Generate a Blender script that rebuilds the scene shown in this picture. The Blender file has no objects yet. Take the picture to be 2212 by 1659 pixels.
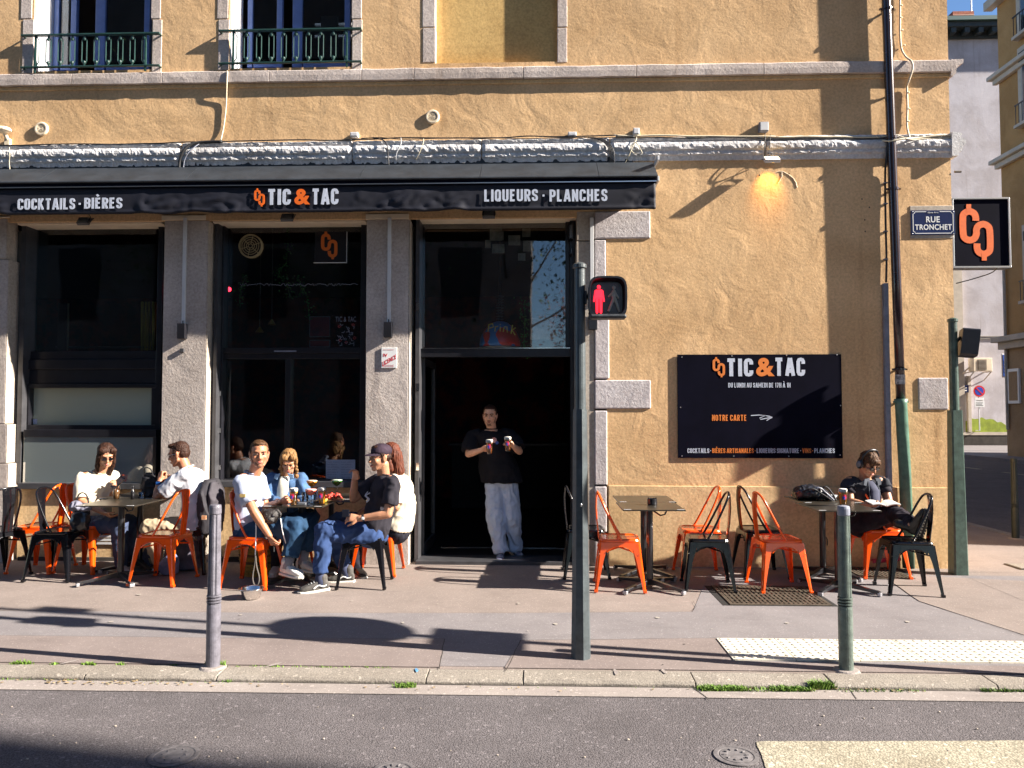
import bpy, bmesh, math, random
from mathutils import Vector, Matrix, noise, Euler
random.seed(7)
R = math.radians
S = bpy.context.scene
COL = S.collection

# ------------------------------------------------------------------ camera, sky, sun
CAM = Vector((0.0, -7.8, 1.6))
FPX = 1600.0                       # focal length in units of a 2212 px wide picture
cd = bpy.data.cameras.new('camera'); cam = bpy.data.objects.new('camera', cd); COL.objects.link(cam)
cd.sensor_width = 36.0; cd.lens = 36.0 * FPX / 2212.0
cd.clip_start = 0.05; cd.clip_end = 600
cam.location = CAM
cam.rotation_euler = (R(92.18), 0, R(1.9))
S.camera = cam
CR = Euler((R(92.18), 0, R(1.9))).to_matrix()
SUNV = Vector((1.0, -0.178, 0.57)).normalized()
w = bpy.data.worlds.new('World'); S.world = w; w.use_nodes = True
nt = w.node_tree; nt.nodes.clear()
sky = nt.nodes.new('ShaderNodeTexSky'); sky.sky_type = 'NISHITA'; sky.sun_disc = False
sky.sun_elevation = math.asin(SUNV.z); sky.sun_rotation = math.atan2(SUNV.x, SUNV.y)
sky.altitude = 200; sky.air_density = 1.0; sky.dust_density = 0.0; sky.ozone_density = 5.0
bg = nt.nodes.new('ShaderNodeBackground'); bg.inputs[1].default_value = 0.055
wo = nt.nodes.new('ShaderNodeOutputWorld')
nt.links.new(sky.outputs[0], bg.inputs[0]); nt.links.new(bg.outputs[0], wo.inputs[0])
sl = bpy.data.lights.new('sun', 'SUN'); sl.energy = 5.0; sl.angle = R(0.53); sl.color = (1.0, 0.91, 0.80)
so = bpy.data.objects.new('sun', sl); COL.objects.link(so)
so.rotation_euler = SUNV.to_track_quat('Z', 'Y').to_euler(); so.location = (20, -5, 15)
S.view_settings.view_transform = 'Standard'; S.view_settings.look = 'None'
S.view_settings.exposure = 1.80; S.view_settings.gamma = 1.0
S.view_settings.use_curve_mapping = False

# ------------------------------------------------------------------ where a sight line meets a plane
def ray(px, py):
    return CR @ Vector(((px - 1106) / FPX, (829.5 - py) / FPX, -1.0))
def P(px, py, Y=0.0):
    d = ray(px, py); t = (Y - CAM.y) / d.y
    return CAM + d * t
def G(px, py, z=0.0):
    d = ray(px, py); t = (z - CAM.z) / d.z
    return CAM + d * t
def PX(px, py, X):
    d = ray(px, py); t = (X - CAM.x) / d.x
    return CAM + d * t

# ------------------------------------------------------------------ materials
MATS = {}
def mat(name, col, rough=0.6, metal=0.0, var=0.0, vscale=4.0, bump=0.0, bscale=60.0, bdist=0.004,
        spec=0.5, emit=None, estr=0.0, coat=0.0, detail=6, stretch=None, col2=None, fac=None, sub=0.0):
    if name in MATS: return MATS[name]
    m = bpy.data.materials.new(name); m.use_nodes = True
    n = m.node_tree.nodes; l = m.node_tree.links; b = n['Principled BSDF']
    b.inputs['Base Color'].default_value = (*col, 1); b.inputs['Roughness'].default_value = rough
    b.inputs['Metallic'].default_value = metal; b.inputs['Specular IOR Level'].default_value = spec
    b.inputs['Coat Weight'].default_value = coat
    if sub:
        b.inputs['Subsurface Weight'].default_value = sub; b.inputs['Subsurface Radius'].default_value = (1, .4, .2)
        b.inputs['Subsurface Scale'].default_value = 0.01
    tc = n.new('ShaderNodeTexCoord'); src = tc.outputs['Object']
    if stretch:
        mp = n.new('ShaderNodeMapping'); mp.inputs['Scale'].default_value = stretch
        l.new(src, mp.inputs[0]); src = mp.outputs[0]
    if var > 0 or col2:
        no = n.new('ShaderNodeTexNoise'); no.inputs['Scale'].default_value = vscale
        no.inputs['Detail'].default_value = detail; no.inputs['Roughness'].default_value = 0.65
        l.new(src, no.inputs['Vector'])
        cr = n.new('ShaderNodeValToRGB')
        a = col2 or tuple(c * (1 - var) for c in col)
        bb = tuple(min(1, c * (1 + var)) for c in col) if not col2 else col
        cr.color_ramp.elements[0].position = 0.34; cr.color_ramp.elements[1].position = 0.66
        if fac: cr.color_ramp.elements[0].position, cr.color_ramp.elements[1].position = fac
        cr.color_ramp.elements[0].color = (*a, 1); cr.color_ramp.elements[1].color = (*bb, 1)
        l.new(no.outputs[0], cr.inputs[0]); l.new(cr.outputs[0], b.inputs['Base Color'])
    if bump > 0:
        nb = n.new('ShaderNodeTexNoise'); nb.inputs['Scale'].default_value = bscale
        nb.inputs['Detail'].default_value = 5; nb.inputs['Roughness'].default_value = 0.6
        l.new(src, nb.inputs['Vector'])
        bp = n.new('ShaderNodeBump'); bp.inputs['Strength'].default_value = bump; bp.inputs['Distance'].default_value = bdist
        l.new(nb.outputs[0], bp.inputs['Height']); l.new(bp.outputs[0], b.inputs['Normal'])
    if emit:
        b.inputs['Emission Color'].default_value = (*emit, 1); b.inputs['Emission Strength'].default_value = estr
    MATS[name] = m
    return m

def plaster(name, c1, c2, fine=1.0, coarse=1.0, dirt=0.35):
    """hand trowelled render: swirling ridges, grain, dirt rising from the foot of the wall"""
    m = bpy.data.materials.new(name); m.use_nodes = True; MATS[name] = m
    n = m.node_tree.nodes; l = m.node_tree.links; b = n['Principled BSDF']
    b.inputs['Roughness'].default_value = 0.9; b.inputs['Specular IOR Level'].default_value = 0.15
    tc = n.new('ShaderNodeTexCoord'); o = tc.outputs['Object']
    def tex(scale, det=6, rough=.6, dist=0.0, vec=o):
        t = n.new('ShaderNodeTexNoise'); t.inputs['Scale'].default_value = scale; t.inputs['Detail'].default_value = det
        t.inputs['Roughness'].default_value = rough; t.inputs['Distortion'].default_value = dist
        l.new(vec, t.inputs['Vector']); return t.outputs[0]
    cr = n.new('ShaderNodeValToRGB'); cr.color_ramp.elements[0].position = .3; cr.color_ramp.elements[1].position = .7
    cr.color_ramp.elements[0].color = (*c1, 1); cr.color_ramp.elements[1].color = (*c2, 1)
    l.new(tex(1.3, 8, .7), cr.inputs[0])
    # grime patches
    d = n.new('ShaderNodeValToRGB'); d.color_ramp.elements[0].position = .56; d.color_ramp.elements[1].position = .80
    d.color_ramp.elements[0].color = (0, 0, 0, 1); d.color_ramp.elements[1].color = (dirt, dirt, dirt, 1)
    mp = n.new('ShaderNodeMapping'); mp.inputs['Scale'].default_value = (3.0, 3.0, .8); l.new(o, mp.inputs[0])
    l.new(tex(1.1, 9, .75, 0, mp.outputs[0]), d.inputs[0])
    mx = n.new('ShaderNodeMix'); mx.data_type = 'RGBA'
    l.new(d.outputs[0], mx.inputs[0]); l.new(cr.outputs[0], mx.inputs[6]); mx.inputs[7].default_value = (c1[0]*.45, c1[1]*.42, c1[2]*.5, 1)
    # fine speckle
    sp = n.new('ShaderNodeValToRGB'); sp.color_ramp.elements[0].position = .36; sp.color_ramp.elements[1].position = .60
    sp.color_ramp.elements[0].color = (.72, .70, .70, 1); sp.color_ramp.elements[1].color = (1, 1, 1, 1)
    l.new(tex(38, 4, .7), sp.inputs[0])
    m2 = n.new('ShaderNodeMix'); m2.data_type = 'RGBA'; m2.blend_type = 'MULTIPLY'; m2.inputs[0].default_value = 0.8
    l.new(mx.outputs[2], m2.inputs[6]); l.new(sp.outputs[0], m2.inputs[7])
    pt = n.new('ShaderNodeValToRGB'); pt.color_ramp.elements[0].position = .40; pt.color_ramp.elements[1].position = .58
    pt.color_ramp.elements[0].color = (.84, .82, .80, 1); pt.color_ramp.elements[1].color = (1, 1, 1, 1)
    l.new(tex(.75, 7, .62, .6), pt.inputs[0])
    sk = n.new('ShaderNodeMapping'); sk.inputs['Scale'].default_value = (5.5, 5.5, .30); l.new(o, sk.inputs[0])
    sr = n.new('ShaderNodeValToRGB'); sr.color_ramp.elements[0].position = .60; sr.color_ramp.elements[1].position = .74
    sr.color_ramp.elements[0].color = (1, 1, 1, 1); sr.color_ramp.elements[1].color = (.80, .77, .74, 1)
    l.new(tex(1.0, 5, .6, 0, sk.outputs[0]), sr.inputs[0])
    m5 = n.new('ShaderNodeMix'); m5.data_type = 'RGBA'; m5.blend_type = 'MULTIPLY'; m5.inputs[0].default_value = 1
    l.new(m2.outputs[2], m5.inputs[6]); l.new(pt.outputs[0], m5.inputs[7])
    m6 = n.new('ShaderNodeMix'); m6.data_type = 'RGBA'; m6.blend_type = 'MULTIPLY'; m6.inputs[0].default_value = 1
    l.new(m5.outputs[2], m6.inputs[6]); l.new(sr.outputs[0], m6.inputs[7]); l.new(m6.outputs[2], b.inputs['Base Color'])
    b1 = n.new('ShaderNodeBump'); b1.inputs['Strength'].default_value = .30 * coarse; b1.inputs['Distance'].default_value = .010
    l.new(tex(7, 6, .62, .9), b1.inputs['Height'])
    b2 = n.new('ShaderNodeBump'); b2.inputs['Strength'].default_value = .62 * fine; b2.inputs['Distance'].default_value = .0042
    l.new(tex(42, 5, .7, .2), b2.inputs['Height']); l.new(b1.outputs[0], b2.inputs['Normal'])
    b3 = n.new('ShaderNodeBump'); b3.inputs['Strength'].default_value = .35 * coarse; b3.inputs['Distance'].default_value = .03
    l.new(tex(2.6, 3, .5, 1.0), b3.inputs['Height']); l.new(b3.outputs[0], b1.inputs['Normal'])
    l.new(b2.outputs[0], b.inputs['Normal'])
    return m

def asphalt(name, c1, c2, grain=0.5, gscale=150, stain=.3, spk=(.45, 1.0)):
    m = bpy.data.materials.new(name); m.use_nodes = True; MATS[name] = m
    n = m.node_tree.nodes; l = m.node_tree.links; b = n['Principled BSDF']
    b.inputs['Roughness'].default_value = 0.88; b.inputs['Specular IOR Level'].default_value = 0.25
    tc = n.new('ShaderNodeTexCoord'); o = tc.outputs['Object']
    def tex(scale, det=6, rough=.6, vec=o):
        t = n.new('ShaderNodeTexNoise'); t.inputs['Scale'].default_value = scale; t.inputs['Detail'].default_value = det
        t.inputs['Roughness'].default_value = rough; l.new(vec, t.inputs['Vector']); return t.outputs[0]
    cr = n.new('ShaderNodeValToRGB'); cr.color_ramp.elements[0].position = .3; cr.color_ramp.elements[1].position = .7
    cr.color_ramp.elements[0].color = (*c1, 1); cr.color_ramp.elements[1].color = (*c2, 1)
    l.new(tex(1.7, 9, .72), cr.inputs[0])
    v = n.new('ShaderNodeTexVoronoi'); v.inputs['Scale'].default_value = gscale; l.new(o, v.inputs['Vector'])
    sp = n.new('ShaderNodeValToRGB'); sp.color_ramp.elements[0].position = .1; sp.color_ramp.elements[1].position = .75
    sp.color_ramp.elements[0].color = (spk[1],)*3 + (1,); sp.color_ramp.elements[1].color = (spk[0],)*3 + (1,)
    l.new(v.outputs['Distance'], sp.inputs[0])
    m2 = n.new('ShaderNodeMix'); m2.data_type = 'RGBA'; m2.blend_type = 'MULTIPLY'; m2.inputs[0].default_value = 1
    l.new(cr.outputs[0], m2.inputs[6]); l.new(sp.outputs[0], m2.inputs[7])
    # random bright stones
    v2 = n.new('ShaderNodeTexVoronoi'); v2.inputs['Scale'].default_value = gscale * .6; l.new(o, v2.inputs['Vector'])
    s2 = n.new('ShaderNodeValToRGB'); s2.color_ramp.elements[0].position = .82; s2.color_ramp.elements[1].position = .9
    s2.color_ramp.elements[0].color = (0, 0, 0, 1); s2.color_ramp.elements[1].color = (.28, .28, .28, 1)
    l.new(v2.outputs['Color'], s2.inputs[0])
    m3 = n.new('ShaderNodeMix'); m3.data_type = 'RGBA'; l.new(s2.outputs[0], m3.inputs[0])
    l.new(m2.outputs[2], m3.inputs[6]); m3.inputs[7].default_value = (min(1, c2[0]*2.2), min(1, c2[1]*2.2), min(1, c2[2]*2.2), 1)
    # stains
    st = n.new('ShaderNodeValToRGB'); st.color_ramp.elements[0].position = .55; st.color_ramp.elements[1].position = .72
    st.color_ramp.elements[0].color = (0, 0, 0, 1); st.color_ramp.elements[1].color = (stain,)*3 + (1,)
    mp = n.new('ShaderNodeMapping'); mp.inputs['Scale'].default_value = (.7, 2.5, 1); l.new(o, mp.inputs[0])
    l.new(tex(2.2, 8, .7, mp.outputs[0]), st.inputs[0])
    m4 = n.new('ShaderNodeMix'); m4.data_type = 'RGBA'; l.new(st.outputs[0], m4.inputs[0])
    l.new(m3.outputs[2], m4.inputs[6]); m4.inputs[7].default_value = (c1[0]*.5, c1[1]*.5, c1[2]*.5, 1)
    l.new(m4.outputs[2], b.inputs['Base Color'])
    bp = n.new('ShaderNodeBump'); bp.inputs['Strength'].default_value = grain; bp.inputs['Distance'].default_value = .004
    l.new(v.outputs['Distance'], bp.inputs['Height'])
    bp2 = n.new('ShaderNodeBump'); bp2.inputs['Strength'].default_value = grain*.6; bp2.inputs['Distance'].default_value = .006
    l.new(tex(25, 5, .6), bp2.inputs['Height']); l.new(bp.outputs[0], bp2.inputs['Normal'])
    l.new(bp2.outputs[0], b.inputs['Normal'])
    return m

def glass(name, tint=(0.6, 0.65, 0.65), refl=0.10, rough=0.02, clear=True, back=(.02, .02, .025)):
    m = bpy.data.materials.new(name); m.use_nodes = True; MATS[name] = m
    n = m.node_tree.nodes; l = m.node_tree.links; n.clear()
    out = n.new('ShaderNodeOutputMaterial'); mx = n.new('ShaderNodeMixShader')
    g = n.new('ShaderNodeBsdfGlossy'); g.inputs['Roughness'].default_value = rough
    if clear:
        t = n.new('ShaderNodeBsdfTransparent'); t.inputs[0].default_value = (*tint, 1)
    else:
        t = n.new('ShaderNodeBsdfDiffuse'); t.inputs[0].default_value = (*back, 1)
    lw = n.new('ShaderNodeFresnel'); lw.inputs[0].default_value = 1.5
    ad = n.new('ShaderNodeMath'); ad.operation = 'ADD'; ad.inputs[1].default_value = refl; ad.use_clamp = True
    # old panes are never quite flat
    no = n.new('ShaderNodeTexNoise'); no.inputs['Scale'].default_value = 1.5; no.inputs['Detail'].default_value = 1
    tc = n.new('ShaderNodeTexCoord'); l.new(tc.outputs['Object'], no.inputs['Vector'])
    bp = n.new('ShaderNodeBump'); bp.inputs['Strength'].default_value = .05; bp.inputs['Distance'].default_value = .05
    l.new(no.outputs[0], bp.inputs['Height']); l.new(bp.outputs[0], g.inputs['Normal'])
    l.new(lw.outputs[0], ad.inputs[0]); l.new(ad.outputs[0], mx.inputs[0])
    l.new(t.outputs[0], mx.inputs[1]); l.new(g.outputs[0], mx.inputs[2]); l.new(mx.outputs[0], out.inputs[0])
    return m

# ------------------------------------------------------------------ object helpers
def root_matrix(o):
    while o.parent: o = o.parent
    return Matrix.Translation(o.location) @ Euler(o.rotation_euler).to_matrix().to_4x4()
def tag(o, label=None, cat=None, group=None, kind=None):
    if label: o['label'] = label
    if cat: o['category'] = cat
    if group: o['group'] = group
    if kind: o['kind'] = kind
    return o
def thing(name, label, cat, loc=(0, 0, 0), rz=0.0, group=None):
    o = bpy.data.objects.new(name, None); COL.objects.link(o); o.empty_display_size = .1
    o.location = loc; o.rotation_euler = (0, 0, rz)
    return tag(o, label, cat, group)
def kids(o): return [c for c in bpy.data.objects if c.parent == o]
def copy_tree(o, parent=None, cm=None):
    c = o.copy(); COL.objects.link(c); c.parent = parent
    for ch in cm[o.name]: copy_tree(ch, c, cm)
    return c
def childmap():
    cm = {o.name: [] for o in bpy.data.objects}
    for o in bpy.data.objects:
        if o.parent: cm[o.parent.name].append(o)
    return cm

class MB:
    """collects shapes into one mesh"""
    def __init__(s): s.bm = bmesh.new()
    def box(s, a, b, M=None):
        x0, y0, z0 = [min(a[i], b[i]) for i in range(3)]; x1, y1, z1 = [max(a[i], b[i]) for i in range(3)]
        v = [s.bm.verts.new(p) for p in ((x0,y0,z0),(x1,y0,z0),(x1,y1,z0),(x0,y1,z0),(x0,y0,z1),(x1,y0,z1),(x1,y1,z1),(x0,y1,z1))]
        if M:
            for q in v: q.co = M @ q.co
        for f in ((0,3,2,1),(4,5,6,7),(0,1,5,4),(1,2,6,5),(2,3,7,6),(3,0,4,7)): s.bm.faces.new([v[i] for i in f])
        return s
    def poly(s, pts):
        s.bm.faces.new([s.bm.verts.new(p) for p in pts]); return s
    def prism(s, pts2, y0, y1, fn=None):
        """polygon in XZ (list of (x,z)) extruded from y0 to y1; fn maps (x,y,z)->Vector"""
        fn = fn or (lambda x, y, z: Vector((x, y, z)))
        a = [s.bm.verts.new(fn(x, y0, z)) for x, z in pts2]; b = [s.bm.verts.new(fn(x, y1, z)) for x, z in pts2]
        s.bm.faces.new(a); s.bm.faces.new(list(reversed(b)))
        for i in range(len(a)):
            j = (i + 1) % len(a); s.bm.faces.new([a[i], b[i], b[j], a[j]])
        return s
    def rings(s, rings, cap=True, closed=False):
        vs = [[s.bm.verts.new(p) for p in r] for r in rings]
        n = len(vs[0]); m = len(vs)
        for i in range(m if closed else m - 1):
            A, B = vs[i], vs[(i + 1) % m]
            for k in range(n):
                s.bm.faces.new([A[k], A[(k + 1) % n], B[(k + 1) % n], B[k]])
        if cap and not closed:
            s.bm.faces.new(list(reversed(vs[0]))); s.bm.faces.new(vs[-1])
        return s
    def tube(s, pts, r, seg=8, closed=False):
        pts = [Vector(p) for p in pts]; m = len(pts)
        rr = r if isinstance(r, (list, tuple)) else [r] * m
        out = []; prev = None
        for i, p in enumerate(pts):
            if closed: t = (pts[(i + 1) % m] - pts[i - 1])
            else: t = (pts[min(i + 1, m - 1)] - pts[max(i - 1, 0)])
            t.normalize()
            if prev is None:
                a = Vector((0, 0, 1)) if abs(t.z) < .9 else Vector((1, 0, 0))
                u = t.cross(a).normalized()
            else:
                u = (prev - t * prev.dot(t)).normalized()
            prev = u; v = t.cross(u)
            out.append([p + (u * math.cos(2*math.pi*k/seg) + v * math.sin(2*math.pi*k/seg)) * rr[i] for k in range(seg)])
        return s.rings(out, True, closed)
    def cyl(s, a, b, r0, r1=None, seg=16):
        return s.tube([a, b], [r0, r0 if r1 is None else r1], seg)
    def lathe(s, prof, c=(0, 0, 0), seg=20, axis=None, ring=False):
        """profile of (r,z) about a vertical axis"""
        c = Vector(c); M = axis or Matrix.Identity(3)
        return s.rings([[c + M @ Vector((r*math.cos(2*math.pi*k/seg), r*math.sin(2*math.pi*k/seg), z)) for k in range(seg)] for r, z in prof], not ring, ring)
    def ell(s, c, r, M=None, u=12, v=8):
        c = Vector(c); M = M or Matrix.Identity(3); rg = []
        for i in range(1, v):
            th = math.pi * i / v
            rg.append([c + M @ Vector((r[0]*math.sin(th)*math.cos(2*math.pi*k/u), r[1]*math.sin(th)*math.sin(2*math.pi*k/u), -r[2]*math.cos(th))) for k in range(u)])
        b = s.bm.verts.new(c + M @ Vector((0, 0, -r[2]))); t = s.bm.verts.new(c + M @ Vector((0, 0, r[2])))
        vs = [[s.bm.verts.new(p) for p in q] for q in rg]
        for k in range(u):
            s.bm.faces.new([b, vs[0][(k+1) % u], vs[0][k]]); s.bm.faces.new([t, vs[-1][k], vs[-1][(k+1) % u]])
        for i in range(len(vs) - 1):
            for k in range(u): s.bm.faces.new([vs[i][k], vs[i][(k+1) % u], vs[i+1][(k+1) % u], vs[i+1][k]])
        return s
    def caps(s, a, b, ra, rb, seg=10):
        """tapered capsule"""
        a = Vector(a); b = Vector(b); t = (b - a)
        L = t.length
        if L < 1e-5: return s.ell(a, (ra,)*3)
        t /= L
        pts = []; rr = []
        for q in (-.95, -.7, -.35): pts.append(a + t*ra*q); rr.append(ra*math.sqrt(1-q*q))
        for q in (0, .5, 1): pts.append(a.lerp(b, q)); rr.append(ra + (rb-ra)*q)
        for q in (.35, .7, .95): pts.append(b + t*rb*q); rr.append(rb*math.sqrt(1-q*q))
        return s.tube(pts, rr, seg)
    def loft(s, secs, seg=18):
        """secs: (centre, u axis, v axis, ru, rv)"""
        rg = []
        for c, U, V, ru, rv in secs:
            rg.append([c + U*math.cos(2*math.pi*k/seg)*ru + V*math.sin(2*math.pi*k/seg)*rv for k in range(seg)])
        return s.rings(rg)
    def mesh(s, name, smooth=False):
        bmesh.ops.recalc_face_normals(s.bm, faces=s.bm.faces)
        me = bpy.data.meshes.new(name); s.bm.to_mesh(me); s.bm.free()
        if smooth: me.shade_smooth()
        return me
    def make(s, name, m, parent=None, local=False, smooth=False, bev=0.0, label=None, kind=None, cat=None, group=None, segs=2):
        return link(name, s.mesh(name, smooth), m, parent, local, bev, label, kind, cat, group, segs)
def link(name, me, m, parent=None, local=False, bev=0.0, label=None, kind=None, cat=None, group=None, segs=2):
    if m is not None and len(me.materials) == 0: me.materials.append(m)
    o = bpy.data.objects.new(name, me); COL.objects.link(o)
    if parent:
        if not local: me.transform(root_matrix(parent).inverted())
        o.parent = parent
    if bev > 0:
        b = o.modifiers.new('bevel', 'BEVEL'); b.width = bev; b.segments = segs; b.limit_method = 'ANGLE'; b.angle_limit = R(35)
    return tag(o, label, cat, group, kind)
def smooth_path(pts, n=6):
    pts = [Vector(p) for p in pts]; out = []
    for i in range(len(pts) - 1):
        p0 = pts[max(i-1, 0)]; p1 = pts[i]; p2 = pts[i+1]; p3 = pts[min(i+2, len(pts)-1)]
        for k in range(n):
            t = k / n
            out.append(.5*((2*p1) + (p2-p0)*t + (2*p0-5*p1+4*p2-p3)*t*t + (3*p1-p0-3*p2+p3)*t**3))
    out.append(pts[-1]); return out

def text_at(body, px0, px1, py0, py1, Y, m, parent, name='lettering', bold=0.018, tilt=0.0, depth=.002, cap_h=None, space=1.08):
    """flat lettering on a plane facing -Y, fitted between two columns and two rows"""
    c = bpy.data.curves.new(name, 'FONT'); c.body = body; c.size = 1; c.offset = bold; c.extrude = 0.01; c.resolution_u = 4; c.space_character = space
    o = bpy.data.objects.new(name, c); COL.objects.link(o)
    dg = bpy.context.evaluated_depsgraph_get(); me = bpy.data.meshes.new_from_object(o.evaluated_get(dg))
    bpy.data.objects.remove(o); bpy.data.curves.remove(c)
    xs = [v.co.x for v in me.vertices]; ys = [v.co.y for v in me.vertices]
    x0, x1, y0 = min(xs), max(xs), min(ys)
    y1 = max(ys) if cap_h is None else y0 + cap_h
    py = (py0 + py1) / 2; a = P(px0, py, Y); b = P(px1, py, Y); pc = (px0 + px1) / 2
    zt = P(pc, py0, Y).z; zb = P(pc, py1, Y).z
    for v in me.vertices:
        fx = (v.co.x - x0) / (x1 - x0); fz = (v.co.y - y0) / (y1 - y0)
        v.co = Vector((a.x + (b.x - a.x) * fx, Y - depth * (1 if v.co.z > 0 else 0), zb + (zt - zb) * fz + tilt * (fx - .5)))
    me.materials.clear()
    return link(name, me, m, parent)
def ribbon(mb, pts, wid, fn, y0=0, y1=-.004):
    pts = [Vector(p) for p in pts]; L = []; Rr = []
    for i, p in enumerate(pts):
        t = (pts[min(i+1, len(pts)-1)] - pts[max(i-1, 0)]).normalized(); nn = Vector((-t.y, t.x))
        L.append(p + nn*wid/2); Rr.append(p - nn*wid/2)
    for i in range(len(pts) - 1):
        mb.prism([tuple(L[i]), tuple(L[i+1]), tuple(Rr[i+1]), tuple(Rr[i])], y0, y1, fn)
LOGO = [(1057,335),(1057,305),(1043,272),(1005,257),(968,272),(953,305),(953,440),(968,478),(1005,493),(1043,478),(1060,440),(1060,410),(1075,378),(1115,362),(1152,378),(1168,415),(1168,555),(1152,592),(1115,607),(1078,592),(1063,560),(1063,520)]
def logo_at(px0, px1, py0, py1, Y, m, parent, name='logo', depth=.003):
    a = P(px0, (py0+py1)/2, Y); b = P(px1, (py0+py1)/2, Y); zt = P((px0+px1)/2, py0, Y).z; zb = P((px0+px1)/2, py1, Y).z
    fn = lambda x, y, z: Vector((a.x + (b.x-a.x)*(x-925)/270, Y + y, zt + (zb-zt)*(z-198)/462))
    mb = MB(); pts = [p.to_2d() for p in smooth_path([(x, y, 0) for x, y in LOGO], 3)]
    ribbon(mb, pts, 54, fn, 0, -depth)
    mb.prism([(982,198),(1022,198),(1022,262),(982,262)], 0, -depth-.0006, fn); mb.prism([(1098,602),(1138,602),(1138,660),(1098,660)], 0, -depth-.0006, fn)
    return mb.make(name, m, parent)
def zbox(mb, px0, py0, px1, py1, y0, y1, ref=None):
    """box whose front outline is seen between two picture corners on plane y0"""
    a = P(px0, (py0+py1)/2, y0); b = P(px1, (py0+py1)/2, y0); pc = (px0+px1)/2
    return mb.box((a.x, y0, P(pc, py0, y0).z), (b.x, y1, P(pc, py1, y0).z))

# ------------------------------------------------------------------ condensed sign-writer's capitals, drawn as strokes
LO, HI = -.102, 1.102
_C = [(1,.70),(1,.87),(.85,.97),(.5,1),(.15,.97),(0,.87),(0,.13),(.15,.03),(.5,0),(.85,.03),(1,.13),(1,.30)]
GLY = {'C':(.28,[_C]), 'O':(.28,[_C[1:11]+[(1,.87)]]), 'Q':(.28,[_C[1:11]+[(1,.87)],[(.62,.22),(1.08,-.08)]]), 'T':(.32,[[(-.1,1),(1.1,1)],[(.5,.92),(.5,LO)]]), 'I':(.0,[[(.5,LO),(.5,HI)]]),
 'K':(.30,[[(0,LO),(0,HI)],[(0,.36),(1,HI)],[(.30,.60),(1.05,LO)]]), 'A':(.33,[[(-.05,LO),(.44,HI)],[(1.05,LO),(.56,HI)],[(.2,.22),(.8,.22)]]), 'L':(.24,[[(0,HI),(0,LO)],[(0,0),(1.1,0)]]),
 'S':(.27,[[(1,.72),(1,.87),(.85,.97),(.5,1),(.15,.97),(0,.87),(0,.69),(.15,.58),(.85,.42),(1,.31),(1,.13),(.85,.03),(.5,0),(.15,.03),(0,.13),(0,.28)]]),
 'B':(.28,[[(0,LO),(0,HI)],[(0,1),(.6,1),(.92,.94),(1,.83),(1,.68),(.9,.57),(.6,.53),(0,.53)],[(.55,.52),(.92,.47),(1,.36),(1,.16),(.92,.05),(.6,0),(0,0)]]),
 'E':(.24,[[(0,LO),(0,HI)],[(0,1),(1.1,1)],[(0,.52),(.95,.52)],[(0,0),(1.1,0)]]), 'R':(.28,[[(0,LO),(0,HI)],[(0,1),(.6,1),(.92,.94),(1,.82),(1,.66),(.9,.53),(.6,.48),(0,.48)],[(.52,.46),(1.05,LO)]]),
 'P':(.28,[[(0,LO),(0,HI)],[(0,1),(.6,1),(.92,.94),(1,.82),(1,.62),(.9,.49),(.6,.44),(0,.44)]]), 'U':(.28,[[(0,HI),(0,.13),(.15,.03),(.5,0),(.85,.03),(1,.13),(1,HI)]]),
 'N':(.29,[[(0,LO),(0,HI)],[(0,1),(1,0)],[(1,LO),(1,HI)]]), 'H':(.28,[[(0,LO),(0,HI)],[(0,.5),(1,.5)],[(1,LO),(1,HI)]]), 'D':(.28,[[(0,LO),(0,HI)],[(0,1),(.55,1),(.88,.94),(1,.82),(1,.18),(.88,.06),(.55,0),(0,0)]]),
 'M':(.44,[[(0,LO),(0,HI)],[(0,1),(.5,.2),(1,1)],[(1,LO),(1,HI)]]), 'V':(.32,[[(0,HI),(.5,LO)],[(1,HI),(.5,LO)]]), 'G':(.28,[_C[:11]+[(1,.46),(.5,.46)]]), '1':(.12,[[(0,.84),(.9,1.0)],[(1,HI),(1,LO)]]), '7':(.27,[[(-.1,1),(1,1)],[(1,1),(.35,LO)]]), '-':(.20,[[(0,.48),(1,.48)]])}
GLY['È'] = (.24, GLY['E'][1] + [[(.1,1.46),(.62,1.24)]]); GLY['À'] = (.33, GLY['A'][1] + [[(.25,1.46),(.68,1.24)]])
def letters(body, px0, px1, py0, py1, Y, m, parent, name='lettering', wt=.17, gap=.095, depth=.0015):
    """capitals between two columns and two rows of a wall plane; py0 is the cap line (accents rise above it)"""
    x = 0; lay = []
    for ch in body:
        if ch == ' ': x += .20; continue
        w_, st = GLY[ch]; lay.append((x + wt/2, w_, st)); x += w_ + wt + gap
    tot = x - gap; pc = (px0+px1)/2; A = P(px0, (py0+py1)/2, Y).x; B = P(px1, (py0+py1)/2, Y).x; zt = P(pc, py0, Y).z; zb = P(pc, py1, Y).z
    kx_ = (B-A)/tot; kz = zt-zb; mb = MB(); i = 0
    for ox, w_, st in lay:
        for s_ in st:
            i += 1; pts = [((ox + p[0]*w_), wt/2 + p[1]*(1-wt)) for p in s_]
            ribbon(mb, pts, wt, lambda x_, y_, z_: Vector((A + x_*kx_, Y + y_, zb + z_*kz)), 0, -depth - .0003*(i % 4))
    return mb.make(name, m, parent)
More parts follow.
